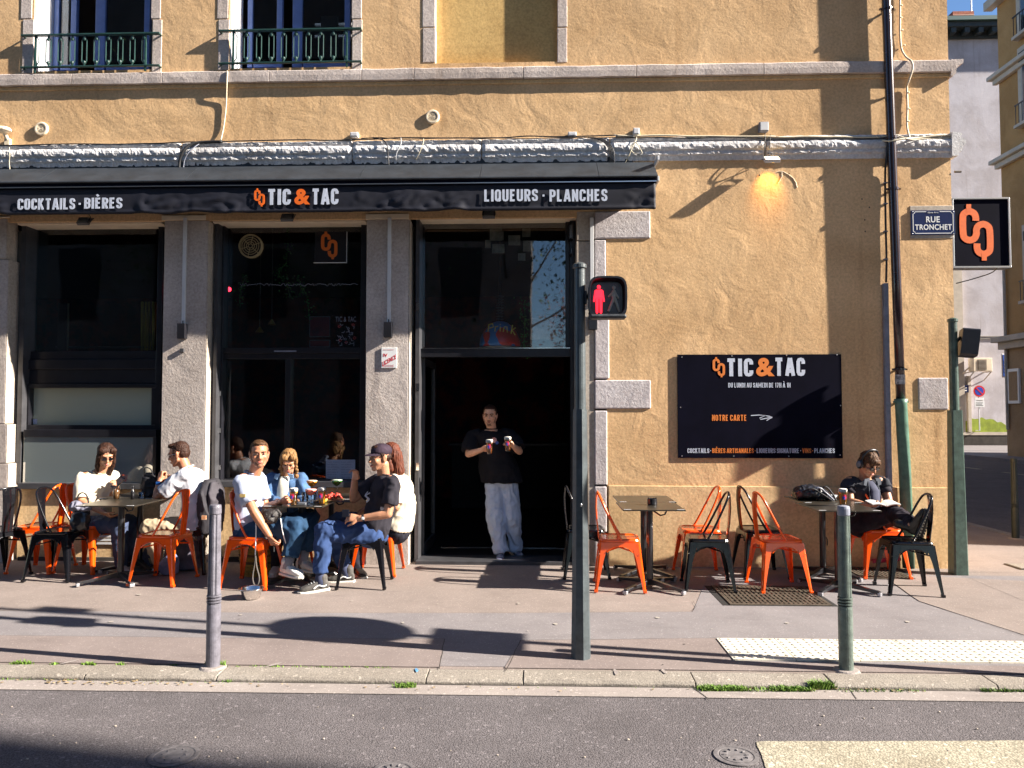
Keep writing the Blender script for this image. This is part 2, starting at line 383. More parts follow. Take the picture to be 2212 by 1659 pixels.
# ------------------------------------------------------------------ palette
M_plaster = plaster('ochre_render', (.72, .468, .242), (.84, .573, .318), dirt=.35)
M_dado = plaster('dado_render', (.70, .48, .25), (.82, .60, .34), coarse=.6)
M_recess = plaster('recess_render', (.66, .44, .17), (.72, .50, .21), coarse=.4, fine=.6, dirt=.1)
M_stone = plaster('roughcast_stone', (.46, .41, .375), (.64, .575, .53), fine=2.2, coarse=1.0, dirt=.4)
M_quoin = plaster('quoin_stone', (.52, .48, .49), (.68, .64, .65), fine=2.2, coarse=.9, dirt=.25)
M_smooth = plaster('dressed_stone', (.46, .41, .35), (.60, .54, .46), fine=.7, coarse=.3, dirt=.15)
M_course = plaster('string_course_stone', (.54, .47, .43), (.70, .62, .57), fine=1.6, coarse=.6, dirt=.35)
M_rock = plaster('weathered_limestone', (.62, .62, .63), (.84, .84, .84), fine=1.6, coarse=1.0, dirt=.45)
M_lintel = mat('cream_paint', (.80, .68, .50), .6, var=.12, vscale=3, bump=.2)
M_black = mat('black_paint', (.012, .012, .016), .35, var=.3, vscale=8, bump=.15, bscale=30)
M_frame = mat('dark_frame_paint', (.05, .05, .055), .38, var=.25, vscale=6, bump=.15, bscale=40)
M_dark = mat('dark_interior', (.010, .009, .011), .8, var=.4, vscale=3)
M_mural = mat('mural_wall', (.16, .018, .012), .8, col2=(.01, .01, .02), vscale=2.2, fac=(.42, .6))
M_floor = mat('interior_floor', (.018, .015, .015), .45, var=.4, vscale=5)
M_glass = glass('window_glass', (.85, .88, .9), .015)
M_glass_film = glass('mirror_film_glass', refl=.38, clear=False, back=(.20, .235, .235), rough=.02)
M_glass_frost = glass('frosted_glass', refl=.06, clear=False, back=(.36, .40, .32), rough=.25)
M_blueframe = mat('blue_grey_paint', (.10, .17, .42), .45, var=.1, vscale=9)
M_white = mat('white_paint', (.62, .62, .64), .5, var=.05, vscale=6, bump=.1)
M_rail = mat('green_railing_paint', (.020, .060, .052), .42, var=.25, vscale=20)
M_green = mat('lamp_post_green', (.05, .085, .068), .42, var=.35, vscale=14, bump=.4, bscale=70, coat=.2)
M_greybol = mat('grey_green_bollard_paint', (.105, .135, .118), .42, var=.35, vscale=18, bump=.6, bscale=90)
M_pipe_dark = mat('brown_drainpipe_paint', (.035, .020, .022), .22, var=.25, vscale=10, coat=.5)
M_pipe_green = mat('green_drainpipe_paint', (.075, .16, .115), .45, var=.3, vscale=9, bump=.3)
M_grey_duct = mat('grey_blue_conduit', (.20, .215, .27), .5, var=.2, vscale=12)
M_pvc = mat('white_pvc', (.62, .63, .64), .4, var=.06)
M_cable = mat('black_cable', (.018, .018, .02), .5)
M_cablew = mat('cream_cable', (.62, .55, .40), .5)
M_awn = mat('charcoal_awning_cover', (.022, .027, .034), .55, var=.35, vscale=5, bump=.25, bscale=35)
M_canvas = mat('black_awning_canvas', (.012, .013, .021), .65, spec=.3, var=.25, vscale=4, bump=.2, bscale=120, bdist=.001)
M_txt = mat('pale_blue_white_print', (.52, .57, .68), .5, var=.08, vscale=20)
M_orange = mat('orange_print', (.80, .14, .012), .5, var=.08, vscale=20)
M_orange2 = mat('dull_orange_print', (.72, .20, .03), .5)
M_sign = mat('gloss_black_panel', (.004, .004, .011), .7, var=.2, vscale=3, spec=.04)
M_silver = mat('brushed_aluminium', (.62, .62, .62), .32, 1.0, bump=.1, bscale=200)
M_steel = mat('polished_steel', (.75, .74, .72), .15, 1.0, var=.1)
M_navy = mat('navy_enamel', (.010, .022, .085), .25, var=.1, coat=.4)
M_enamel = mat('white_enamel', (.78, .80, .80), .3)
M_road = asphalt('road_asphalt', (.128, .116, .120), (.185, .168, .174), grain=.7, gscale=120, stain=.4, spk=(.45, 1.12))
M_pave = asphalt('beige_pavement_asphalt', (.225, .186, .166), (.30, .25, .224), grain=.25, gscale=230, stain=.35, spk=(.78, 1.04))
M_pave2 = asphalt('grey_pavement_asphalt', (.195, .178, .182), (.26, .24, .242), grain=.25, gscale=230, stain=.35, spk=(.76, 1.04))
M_pave3 = asphalt('pinkish_pavement_asphalt', (.20, .164, .154), (.27, .226, .21), grain=.25, gscale=230, stain=.35, spk=(.78, 1.04))
M_gutter = asphalt('concrete_gutter', (.28, .245, .228), (.36, .32, .295), grain=.25, gscale=140, stain=.5, spk=(.8, 1.04))
M_kerb = asphalt('granite_kerb', (.25, .22, .185), (.36, .325, .28), grain=.5, gscale=120, stain=.4, spk=(.66, 1.06))
M_paint = asphalt('worn_road_paint', (.34, .30, .22), (.52, .48, .37), grain=.6, gscale=90, stain=.6, spk=(.55, 1.05))
M_tactile = mat('cream_tactile_tile', (.62, .58, .48), .75, var=.16, vscale=7, bump=.3, bscale=80)
M_joint = mat('dark_joint', (.045, .038, .032), .9, var=.3)
M_iron = mat('cast_iron', (.095, .075, .055), .6, .3, var=.4, vscale=20, bump=.4, bscale=80)
M_pit = mat('drain_pit', (.010, .009, .008), .9)
M_grass = mat('roadside_grass', (0.128, 0.232, 0.027), .7, var=.45, vscale=30)
M_orange_chair = mat('orange_lacquer', (.88, .095, .003), .24, col2=(.42, .04, .006), vscale=22, fac=(.30, .36), coat=.5, bump=.05, bscale=15)
M_black_chair = mat('black_lacquer', (.005, .005, .007), .22, col2=(.03, .026, .024), vscale=22, fac=(.29, .33), coat=.25, spec=.4, bump=.05, bscale=15)
M_table = mat('black_table_top', (.032, .027, .020), .30, var=.25, vscale=5)
M_tcol = mat('black_table_base', (.014, .014, .017), .28, var=.2, vscale=9, coat=.3)

# ------------------------------------------------------------------ ground
KY = -3.30        # pavement edge
ZR = -0.038       # road level
b = MB(); b.poly([(-260, -160, ZR), (260, -160, ZR), (260, 260, ZR), (-260, 260, ZR)])
b.make('road', M_road, kind='structure')
# pavement of the terrace: a solid slab with the corner rounded off
KX = 6.12
cor = [(KX - 1.2 + 1.2*math.sin(a), KY + .165 + 1.2 - 1.2*math.cos(a)) for a in [i*math.pi/16 for i in range(9)]]
outl = [(-16, KY + .165)] + cor + [(KX, 26), (-16, 26)]
pv = MB(); pv.rings([[Vector((x, y, -.3)) for x, y in outl], [Vector((x, y, 0)) for x, y in outl]])
pave = pv.make('pavement', M_pave, kind='structure')
def sheet(name, pts, z, m, kind='structure', parent=None, th=.003):
    mb = MB(); mb.rings([[Vector((p[0], p[1], z - th)) for p in pts], [Vector((p[0], p[1], z)) for p in pts]])
    return mb.make(name, m, parent, kind=kind if not parent else None)
def gp(*xy): return [G(x, y) for x, y in xy]
EDGE = KY + .165
# grey resurfaced band, pinkish band beside the kerb, their joints
jA = gp((-260, 1318), (0, 1320), (700, 1325), (1100, 1325), (1496, 1322), (1504, 1312), (1498, 1300))
band = [p for p in jA[:5]] + [G(1506, 1300), G(1530, 1240)]
sheet('pavement_patch', [(p.x, p.y) for p in band] + [(4.9, band[-1].y), (KX, 1.0), (KX, -1.2), (5.3, EDGE+.06), (-15.9, EDGE+.02)], .003, M_pave2)
low = gp((-30, 1374), (500, 1380), (960, 1382))
sheet('pavement_patch', [(-15.9, low[0].y + .08)] + [(p.x, p.y) for p in low] + [(G(948, 1448).x, EDGE + .02), (-15.9, EDGE + .02)], .0065, M_pave3)
q = gp((1125, 1385), (1560, 1380), (1588, 1429), (1800, 1436), (2300, 1442))
sheet('pavement_patch', [(p.x, p.y) for p in q] + [(q[-1].x, EDGE + .02), (G(1088, 1460).x, EDGE + .02)], .0065, M_pave3)
q = gp((2082, 1250), (2330, 1262)); q2 = gp((2280, 1395), (1985, 1300), (1900, 1240))
sheet('pavement_patch', [(p.x, p.y) for p in q + q2], .0065, M_pave)
def crack(pts, wd=.006, z=.0075, name='pavement_joint'):
    mb = MB(); pts = [Vector((p.x, p.y, 0)) for p in pts]
    out = []
    for i in range(len(pts)-1):
        for k in range(8):
            t = k/8; p = pts[i].lerp(pts[i+1], t); p += Vector((noise.noise(p*9), noise.noise(p*9+Vector((5,5,5))), 0))*.008; out.append(p)
    out.append(pts[-1])
    L = []; Q = []
    for i, p in enumerate(out):
        t = (out[min(i+1, len(out)-1)] - out[max(i-1, 0)]).normalized(); nn = Vector((-t.y, t.x, 0)); ww = wd*(.6+.6*abs(noise.noise(p*14)))
        L.append(p+nn*ww/2); Q.append(p-nn*ww/2)
    for i in range(len(out)-1):
        v = [mb.bm.verts.new((a.x, a.y, z)) for a in (L[i], L[i+1], Q[i+1], Q[i])]; mb.bm.faces.new(v)
    return mb.make(name, M_joint, kind='structure')
crack(gp((0, 1320), (700, 1325), (1100, 1325), (1496, 1322), (1504, 1312), (1498, 1300)), .004)
crack(gp((0, 1374), (500, 1380), (960, 1382)), .005)
crack(gp((960, 1382), (948, 1448)), .007)
crack(gp((1125, 1385), (1092, 1452)), .007)
crack(gp((1125, 1385), (1560, 1380)), .005)
crack(gp((1900, 1240), (1985, 1300), (2212, 1375)), .005)
crack(gp((1800, 1242), (2060, 1236), (2212, 1238)), .006)
crack(gp((2060, 1236), (2212, 1300)), .004)

# kerb: separate granite stones on the pavement edge, gutter in front
kerb = bpy.data.objects.new('kerb', None); COL.objects.link(kerb); kerb['kind'] = 'structure'
kx = [G(p, 1465).x for p in (-700, -300, 168, 462, 920, 1130, 1498, 1788, 2130)] + [4.6]
kx[0] = -9
for i in range(len(kx) - 1):
    a, c = kx[i] + .003, kx[i+1] - .003
    mb = MB(); nseg = 26; rg = []
    for k in range(nseg + 1):
        x = a + (c - a)*k/nseg; j = lambda q: noise.noise(Vector((x*6, q, i)))*.007
        dz = (0.0, -.002, .001, 0.0, -.002, .001, -.002, .001, 0)[i]
        rg.append([Vector((x, KY+.163, -.2)), Vector((x, KY-.008+j(1), -.2)), Vector((x, KY-.006+j(2), -.018)), Vector((x, KY+.010+j(3), -.002+j(5)*.5+dz)), Vector((x, KY+.155, .004+j(4)*.4+dz)), Vector((x, KY+.163, 0))])
    mb.rings(rg); mb.make('kerb_stone', M_kerb, kerb, bev=.004)
# curved kerb round the corner and along the side street
ck = MB(); rg = []
path = [(4.62, EDGE)] + cor + [(KX, 26)]
for i, (x, y) in enumerate(path):
    p = Vector((x, y, 0)); t = Vector((path[min(i+1, len(path)-1)][0]-path[max(i-1,0)][0], path[min(i+1, len(path)-1)][1]-path[max(i-1,0)][1], 0)).normalized()
    nn = Vector((t.y, -t.x, 0))
    rg.append([p+Vector((0,0,-.2)), p+nn*.16+Vector((0,0,-.2)), p+nn*.16+Vector((0,0,-.006)), p+nn*.15+Vector((0,0,.004)), p+Vector((0,0,.004))])
ck.rings(rg); ck.make('corner_kerb', M_kerb, kerb)
gt = [(-16, KY - .01), (5.2, KY - .01), (5.2, KY - .165), (1.2, KY - .16), (-2.6, KY - .17), (-16, KY - .15)]
sheet('gutter', gt, ZR + .006, M_gutter)
crack([Vector((-9, KY-.008, 0)), Vector((5.2, KY-.006, 0))], .022, ZR + .0075, 'gutter_joint')
crack([G(1500, 1490, ZR), G(1530, 1513, ZR)], .01, ZR + .0078, 'gutter_joint')
crack([G(1835, 1490, ZR), G(1850, 1512, ZR)], .008, ZR + .0078, 'gutter_joint')
# painted crossing stripe
st = [G(1633, 1603, ZR), G(2420, 1601, ZR), G(2440, 1680, ZR), G(1664, 1680, ZR)]
jj = [Vector((p.x, p.y, 0)) for p in st]
ed = []
for i in range(4):
    for k in range(30):
        p = jj[i].lerp(jj[(i+1) % 4], k/30); ed.append((p.x + noise.noise(p*20)*.008, p.y + noise.noise(p*20+Vector((3,3,3)))*.008))
sheet('crossing_stripe', ed, ZR + .004, M_paint)
# faint marks sprayed or dropped on the pavement
def blot(px, py, w_, h_, ang, m, name='paint_mark', z=.0085):
    c = G(px, py); mb = MB(); pts = []
    for k in range(14):
        a = 2*math.pi*k/14; r = 1 + .35*noise.noise(Vector((px*.1 + math.cos(a), py*.1 + math.sin(a), 0)))
        u, v = math.cos(a)*w_*r, math.sin(a)*h_*r
        pts.append(mb.bm.verts.new((c.x + u*math.cos(ang) - v*math.sin(ang), c.y + u*math.sin(ang) + v*math.cos(ang), z)))
    mb.bm.faces.new(pts); return mb.make(name, m, kind='structure')
M_blue = mat('blue_chalk', (.10, .28, .5), .9, var=.4, vscale=40)
blot(152, 1432, .055, .012, .9, M_gutter); blot(593, 1438, .06, .012, .9, M_gutter); blot(1330, 1454, .012, .05, 0, M_gutter); blot(1435, 1453, .012, .04, .2, M_gutter)
blot(900, 1450, .01, .035, .3, M_blue)
for px, py, r_ in ((240,1345,.02),(470,1347,.03),(1200,1350,.02),(300,1332,.012),(870,1347,.016),(1960,1345,.02),(760,1300,.012),(1120,1305,.015),(300,1286,.02),(520,1330,.014),(1420,1336,.02),(1700,1348,.016)):
    blot(px, py, r_, r_*.8, random.random()*3, mat('pale_gum', (.33,.30,.26), .9), 'gum_spot')
for k in range(26):
    px = random.uniform(0, 2212); py = random.uniform(1245, 1440)
    blot(px, py, random.uniform(.004,.011), random.uniform(.004,.008), random.random()*3, MATS['pale_gum'] if k % 3 else M_joint, 'gum_spot', .0092)

# tactile warning tiles with domes
tt = bpy.data.objects.new('tactile_paving', None); COL.objects.link(tt); tt['kind'] = 'structure'
ta = G(1548, 1382); tb_ = G(1582, 1428); y1 = ta.y; y0 = tb_.y; x0 = (ta.x + tb_.x)/2; tw = .405
for i in range(7):
    a = x0 + i*tw; mb = MB(); mb.box((a+.003, y0, 0), (a+tw-.003, y1, .013))
    nx, ny = 7, int(round((y1-y0)/.058))
    for u in range(nx):
        for v in range(ny):
            cx = a + (u+.5)*tw/nx; cy = y0 + (v+.5)*(y1-y0)/ny
            mb.lathe([(.0155,.0125),(.0145,.0165),(.009,.0185)], (cx, cy, 0), 8)
    mb.make('tactile_tile', M_tactile, tt)

# iron gratings in the pavement
def grating(q, nb, name_lab):
    lab, nrow = name_lab
    c = sum(q, Vector())/4
    t = thing('iron_grating', lab, 'grating', (c.x, c.y, 0))
    mb = MB(); mb.box((min(p.x for p in q), min(p.y for p in q), .0035), (max(p.x for p in q), max(p.y for p in q), .0050)); mb.make('pit', M_pit, t)
    x0 = (q[0].x + q[3].x)/2; x1 = (q[1].x+q[2].x)/2; y0 = (q[2].y+q[3].y)/2; y1 = (q[0].y+q[1].y)/2
    f = MB(); e = .03
    for bx in (((x0,y0),(x1,y0+e)), ((x0,y1-e),(x1,y1)), ((x0,y0+e),(x0+e,y1-e)), ((x1-e,y0+e),(x1,y1-e))):
        f.box((*bx[0], .004), (*bx[1], .013))
    f.make('grating_frame', M_iron, t, bev=.001)
    for k in range(nb):
        xx = x0 + e + (x1-x0-2*e)*(k+.5)/nb
        MB().box((xx-.011, y0+e, .006), (xx+.011, y1-e, .0125)).make('bar', M_iron, t)
    for k in range(nrow):
        yy = y0 + e + (y1-y0-2*e)*(k+.5)/nrow
        MB().box((x0+e, yy-.006, .006), (x1-e, yy+.006, .0135)).make('cross_bar', M_iron, t)
grating(gp((1552, 1268), (1745, 1268), (1785, 1309), (1562, 1309)), 20, ('rusty iron grating in the pavement in front of the four leaning chairs', 7))
grating(gp((1838, 1226), (1935, 1226), (1958, 1252), (1846, 1252)), 11, ('smaller rusty iron grating under the seat of the man with headphones', 5))
M_mh = mat('tarred_iron', (.125, .115, .118), .85, 0, var=.4, vscale=25, bump=.4, bscale=80)
def manhole(px, py, r_, lab):
    c = G(px, py, ZR); t = thing('manhole_cover', lab, 'manhole cover', (c.x, c.y, ZR))
    MB().lathe([(r_, .002), (r_, .006), (r_-.02, .007), (r_-.025, .0045), (.01, .0045)], (c.x, c.y, ZR), 32).make('rim', M_mh, t)
    m2 = MB(); m2.lathe([(r_-.03, .003), (r_-.03, .0065), (r_-.05, .0075), (.05, .0075), (.04, .0055), (.005, .0055)], (c.x, c.y, ZR), 32)
    for k in range(10):
        a = 2*math.pi*k/10; m2.cyl((c.x+.06*math.cos(a), c.y+.06*math.sin(a), ZR+.009), (c.x+(r_-.06)*math.cos(a), c.y+(r_-.06)*math.sin(a), ZR+.009), .004, seg=6)
    m2.make('lid', mat('worn_iron', (.14, .13, .133), .8, 0, var=.3, vscale=25), t)
manhole(376, 1634, .115, 'round iron cover in the shaded road at bottom left')
manhole(1590, 1634, .105, 'round iron cover beside the white crossing stripe')
manhole(850, 1668, .10, 'round iron cover half cut off by the bottom of the picture')
c = G(2212, 1225); t = thing('hatch_cover', 'small square metal hatch in the pavement at the far right', 'hatch cover', (c.x, c.y, 0))
MB().box((c.x-.12, c.y-.14, .004), (c.x+.2, c.y+.14, .010)).make('hatch_frame', M_iron, t); MB().box((c.x-.10, c.y-.12, .006), (c.x+.18, c.y+.12, .013)).make('hatch_lid', M_kerb, t)

# grass and weeds in the gutter and kerb joints: one uncountable mass
def blades(mb, c, n, spread, h, depth=.03):
    for _ in range(n):
        x = c[0] + random.gauss(0, 1)*spread; y = c[1] + random.uniform(-depth, depth); a = random.uniform(0, 2*math.pi); hh = h*random.uniform(.4, 1.1)
        ww = .0028; dx, dy = math.cos(a)*hh*.5, math.sin(a)*hh*.5; u = Vector((-math.sin(a), math.cos(a), 0))*ww
        p0 = Vector((x, y, c[2])); p1 = p0 + Vector((dx*.4, dy*.4, hh*.65)); p2 = p0 + Vector((dx, dy, hh*.9))
        v = [mb.bm.verts.new(q) for q in (p0-u, p0+u, p1+u*.8, p2, p1-u*.8)]; mb.bm.faces.new(v)
gm = MB()
def strip(px0, px1, py, n, h, z=ZR, dep=.028):
    for k in range(n):
        px = random.uniform(px0, px1); p = G(px, py, z); blades(gm, (p.x, p.y, z), 3, .012, h, dep)
strip(1512, 1605, 1492, 330, .034); strip(1600, 1660, 1493, 50, .026); strip(1668, 1730, 1493, 170, .034); strip(1730, 1752, 1493, 60, .03)
strip(1752, 1798, 1490, 170, .062, dep=.02); strip(1798, 1990, 1494, 90, .02); strip(2120, 2212, 1494, 130, .03)
strip(855, 893, 1485, 110, .03); strip(0, 200, 1469, 60, .018); strip(200, 850, 1476, 60, .012); strip(1000, 1500, 1489, 30, .012)
strip(485, 505, 1473, 22, .03)
for a_, b_, n_, h_ in ((5,50,45,.02),(20,45,26,.032),(95,112,12,.02),(165,190,22,.026),(240,252,10,.022),(436,476,70,.04),(500,700,40,.012),(700,860,20,.012),(355,372,9,.014)):
    for k in range(n_):
        px = random.uniform(a_, b_); p = G(px, 1443 + (px/2212)*20, 0); blades(gm, (p.x, KY+.165, 0), 3, .01, h_, .014)
p = G(1816, 1443)
strip(1800, 1838, 1447, 14, .02, 0)
gm.make('gutter_grass', M_grass, kind='stuff', label='tufts of green grass growing along the kerb joint', cat='grass')
# dead leaves and grit lying in the gutter
lf = MB()
for k in range(170):
    px = random.choice((random.uniform(1600, 2000), random.uniform(0, 2212), random.uniform(100, 400))); p = G(px, 1492 + random.uniform(-4, 6) - (1106-min(px,1106))/1106*20, ZR)
    s_ = random.uniform(.004, .012); a = random.random()*6.28
    v = [lf.bm.verts.new((p.x + s_*math.cos(a+q)*(1 if q else 1.6), p.y + s_*math.sin(a+q), ZR + .009 + random.random()*.006)) for q in (0, 1.6, 3.1, 4.7)]; lf.bm.faces.new(v)
lf.make('leaf_litter', mat('dead_leaf', (.30, .22, .12), .8, var=.5, vscale=30), kind='stuff', label='dead leaves and grit lying in the gutter', cat='leaf litter')
lf = MB()
for k in range(40):
    px = random.uniform(0, 2212); py = random.uniform(1520, 1650); p = G(px, py, ZR); s_ = random.uniform(.003, .008)
    lf.ell((p.x, p.y, ZR + s_*.5), (s_, s_*.8, s_*.6), u=6, v=4)
lf.make('road_grit', mat('grit_stone', (.36, .31, .26), .8, var=.4, vscale=30), kind='stuff', label='loose pale stones scattered on the road', cat='grit')
# ------------------------------------------------------------------ the corner building
XC = P(2066, 900).x                    # right-hand corner of the facade
XL = -13.0
def zc(y, Y=0.0): return P(1106, y, Y).z
def xx(px, Y=0.0, py=600): return P(px, py, Y).x
bld = thing('corner_building', 'ochre rendered corner building with a bar on the ground floor', 'building', (0, 0, 0))
ZT = 9.6; ZO = zc(470)                 # top of the wall, top of the shop openings
XD = xx(1310)
# upper window openings: (x0,x1,z0)
UW = [(xx(72, 0, 100), xx(328, 0, 100), P(200, 152).z), (xx(495, 0, 100), xx(760, 0, 100), P(630, 146).z)]
BW = (xx(940, 0, 60), xx(1204, 0, 60), P(1072, 135).z)
ZW = 7.6
def wall_front(name, X0, X1, Z0, Z1, holes, Y, m, parent):
    xs = sorted({X0, X1} | {h[0] for h in holes} | {h[1] for h in holes}); zs = sorted({Z0, Z1} | {max(Z0, h[2]) for h in holes} | {min(Z1, h[3]) for h in holes})
    mb = MB(); th = .45
    for i in range(len(xs)-1):
        for k in range(len(zs)-1):
            cx = (xs[i]+xs[i+1])/2; czz = (zs[k]+zs[k+1])/2
            if any(h[0] < cx < h[1] and h[2] < czz < h[3] for h in holes): continue
            mb.poly([(xs[i], Y, zs[k]), (xs[i+1], Y, zs[k]), (xs[i+1], Y, zs[k+1]), (xs[i], Y, zs[k+1])])
    for h in holes:
        d = h[4]
        mb.poly([(h[0], Y, h[2]), (h[0], Y+d, h[2]), (h[0], Y+d, h[3]), (h[0], Y, h[3])])
        mb.poly([(h[1], Y, h[2]), (h[1], Y, h[3]), (h[1], Y+d, h[3]), (h[1], Y+d, h[2])])
        mb.poly([(h[0], Y, h[2]), (h[1], Y, h[2]), (h[1], Y+d, h[2]), (h[0], Y+d, h[2])])
        mb.poly([(h[0], Y, h[3]), (h[0], Y+d, h[3]), (h[1], Y+d, h[3]), (h[1], Y, h[3])])
    bmesh.ops.remove_doubles(mb.bm, verts=mb.bm.verts, dist=1e-5)
    me = bpy.data.meshes.new(name); mb.bm.to_mesh(me); mb.bm.free()
    return link(name, me, m, parent)
front = wall_front('wall', XL, XC, -.2, ZT, [(XL+.01, XD, -.19, ZO, .05)] + [(a, c_, z, ZW, .31) for a, c_, z in UW] + [(BW[0], BW[1], BW[2], ZW, .10)], 0, M_plaster, bld)
mb = MB(); mb.box((XC-.02, .001, -.2), (XC, 24, ZT)); mb.box((XL, 23.8, -.2), (XC-.02, 24, ZT)); mb.box((XL, .001, -.2), (XL+.2, 24, ZT)); mb.make('side_wall', M_plaster, bld)
mb = MB(); mb.box((XL, .45, ZT), (XC, 24, ZT+.15)); mb.make('roof', M_dark, bld)
# a slight swelling of the render at the foot of the right part
mb = MB(); a = P(1314, 1052); zz = zc(1050)
mb.prism([(a.x, -.1), (XC+.012, -.1), (XC+.012, zz), (a.x, zz+.01)], -.013, -.0005); mb.make('plinth', M_dado, bld, bev=.006)

# blind window
mb = MB(); zbox(mb, 941, -260, 1203.5, 135, .098, .16); mb.make('blind_window', M_recess, bld)
def stone(px0, py0, px1, py1, y0, y1, m=M_stone, parent=None, name='stone_block', bev=.006):
    mb = MB(); zbox(mb, px0, py0, px1, py1, y0, y1); return mb.make(name, m, parent or bld, bev=bev)
for px0, px1 in ((913, 940.5), (1204, 1225)):
    for k, (ya, yb) in enumerate(((-260, 58), (60, 134.5))): stone(px0, ya, px1, yb, -.006, .09, M_course)
for (px0, px1) in ((48, 72), (328.5, 349), (471, 494.5), (760.5, 782)):
    stone(px0, -260, px1, 40, -.006, .1, M_course); stone(px0, 42, px1, 158 if px0 < 400 else 151, -.006, .1, M_course)

# string course, stone by stone
cx = [-500, -180, 155, 350, 582, 781, 894, 1130, 1375, 1650]
zt, zb_ = P(1106, 142.5, -.05).z, P(1106, 168, -.05).z
xs = [P(p, 150, -.05).x for p in cx] + [XC + .05]
for i in range(len(xs) - 1):
    a, c_ = xs[i] + .003, xs[i+1] - .003
    if i == len(xs) - 2: c_ = XC + .055
    n = max(4, int((c_-a)/.05)); rg = []
    for k in range(n+1):
        x = a + (c_-a)*k/n; j = lambda q: noise.noise(Vector((x*7, q*3.1, 0)))
        rg.append([Vector((x, .05, zb_)), Vector((x, -.048+j(1)*.004, zb_+j(2)*.006)), Vector((x, -.052+j(3)*.003, (zt+zb_)/2)), Vector((x, -.050+j(4)*.005, zt-.012+j(5)*.006)), Vector((x, -.035, zt+j(5)*.006)), Vector((x, .05, zt+.01))])
    MBx = MB(); MBx.rings(rg); MBx.make('course_stone', M_course, bld, bev=.003)
mb = MB(); mb.prism([(XL, zb_-.045), (XC+.018, zb_-.045), (XC+.018, zb_-.001), (XL, zb_-.001)], -.016, .02); mb.make('course_fillet', M_dado, bld, bev=.008)
# its return round the corner, more boldly moulded
mb = MB(); prof = [(0, zb_-.05), (.02, zb_-.05), (.05, zb_-.02), (.055, zb_+.03), (.09, zb_+.07), (.125, zb_+.085), (.13, zt), (0, zt)]
mb.rings([[Vector((XC+x, y, z)) for x, z in prof] for y in (-.05, 2, 8, 23)]); mb.make('corner_cornice', M_course, bld)
# weathered moulding above the shop
z1, z2, z3 = P(1106, 301, -.055).z, P(1106, 337, -.055).z, P(1106, 349, -.04).z
prof = [(.02, z1+.02), (-.030, z1+.012), (-.046, z1-.004), (-.040, z1-.022), (-.028, z1-.034), (-.050, z1-.050), (-.062, z1-.075), (-.064, z1-.100), (-.058, z1-.122), (-.040, z1-.138), (-.046, z2+.018), (-.044, z2+.002), (-.028, z2-.012), (-.020, z3), (.02, z3)]
mx = [-500, -40, 388, 760, 1040, 1318, 1655]
xs = [P(p, 320, -.05).x for p in mx] + [XC+.012]
for i in range(len(xs)-1):
    a, c_ = xs[i] + (.006 if i != 2 else .02), xs[i+1] - .006
    n = int((c_-a)/.018); rg = []
    for k in range(n+1):
        x = a + (c_-a)*k/n; e = min(1, min(k, n-k)/2.0); row = []
        for q, (y, z) in enumerate(prof):
            v = Vector((x*16, q*1.7, i*3.0)); f = noise.noise(v)*.009 + noise.noise(v*2.7)*.005
            if y > 0: f = 0
            row.append(Vector((x + noise.noise(v*1.3)*.003, y*(.72+.28*e) + f, z + noise.noise(v+Vector((9,0,0)))*.007*(1 if y < 0 else 0))))
        rg.append(row)
    MBx = MB(); MBx.rings(rg); MBx.make('moulding_stone', M_rock, bld, smooth=False)
mb = MB(); rg = []
for k in range(60):
    y = -.07 + k*.06 if k < 50 else 3 + (k-50)*2; row = []
    for q, (yy, z) in enumerate(prof):
        v = Vector((y*16, q*1.7, 31)); row.append(Vector((XC + (-yy*2.0 if yy < 0 else -.02) + (noise.noise(v)*.014 if yy < 0 else 0), y, z)))
    rg.append(row)
mb.rings(rg); mb.make('corner_moulding', M_rock, bld)

# stone pillars between the openings, block by block (open to the camera on their right reveals)
def pillar(px0, px1, cuts, m=M_stone, y1=.34):
    for i in range(len(cuts)-1):
        stone(px0, cuts[i]+.7, px1, cuts[i+1]-.7, -.004, y1, m)
M_jamb = mat('grey_metal_jamb', (.085, .085, .078), .45, var=.25, vscale=5)
def jamb(px, pxf, yf, top):
    a = xx(px, 0, 700); f_ = xx(pxf, yf, 700)
    MB().box((a-.03, .168, 0), (f_-.002, .335, zc(top))).make('metal_jamb', M_jamb, bld, bev=.003)
pillar(-160, 13, [472, 560, 916, 1001, 1230], y1=.165); pillar(13.4, 15, [472, 560, 916, 1001, 1232], M_smooth, .165); jamb(15, 40, .14, 484)
pillar(349, 443, [476, 1230], y1=.165); pillar(443.4, 445, [476, 1232], M_smooth, .165); jamb(445, 461, .10, 480)
MB().box((xx(349), .166, 0), (xx(443), .34, zc(476))).make('pier_core', M_stone, bld)
MB().box((-13, .166, 0), (xx(13)-.04, .34, zc(476))).make('pier_core', M_stone, bld)
pillar(790, 882, [474, 1056, 1228]); pillar(882.4, 884, [474, 1230], M_smooth)
for a in ((1246, 457, 1284, 519), (1246, 521, 1284, 1228)): stone(*a, -.004, .34, M_smooth)
for a in ((1284.6, 456, 1405, 515), (1284.6, 518, 1309, 640), (1284.6, 643, 1316, 818), (1284.6, 821, 1406, 883), (1284.6, 887, 1312, 1048), (1284.6, 1051, 1311, 1150), (1284.6, 1153, 1309, 1228)): stone(*a, -.016, .05, M_quoin, bev=.012)
stone(1984, 816, 2049, 885, -.012, .05, M_quoin, bev=.012)
stone(1966, 444, 2060, 515, -.006, .02, M_smooth, name='sign_bed')
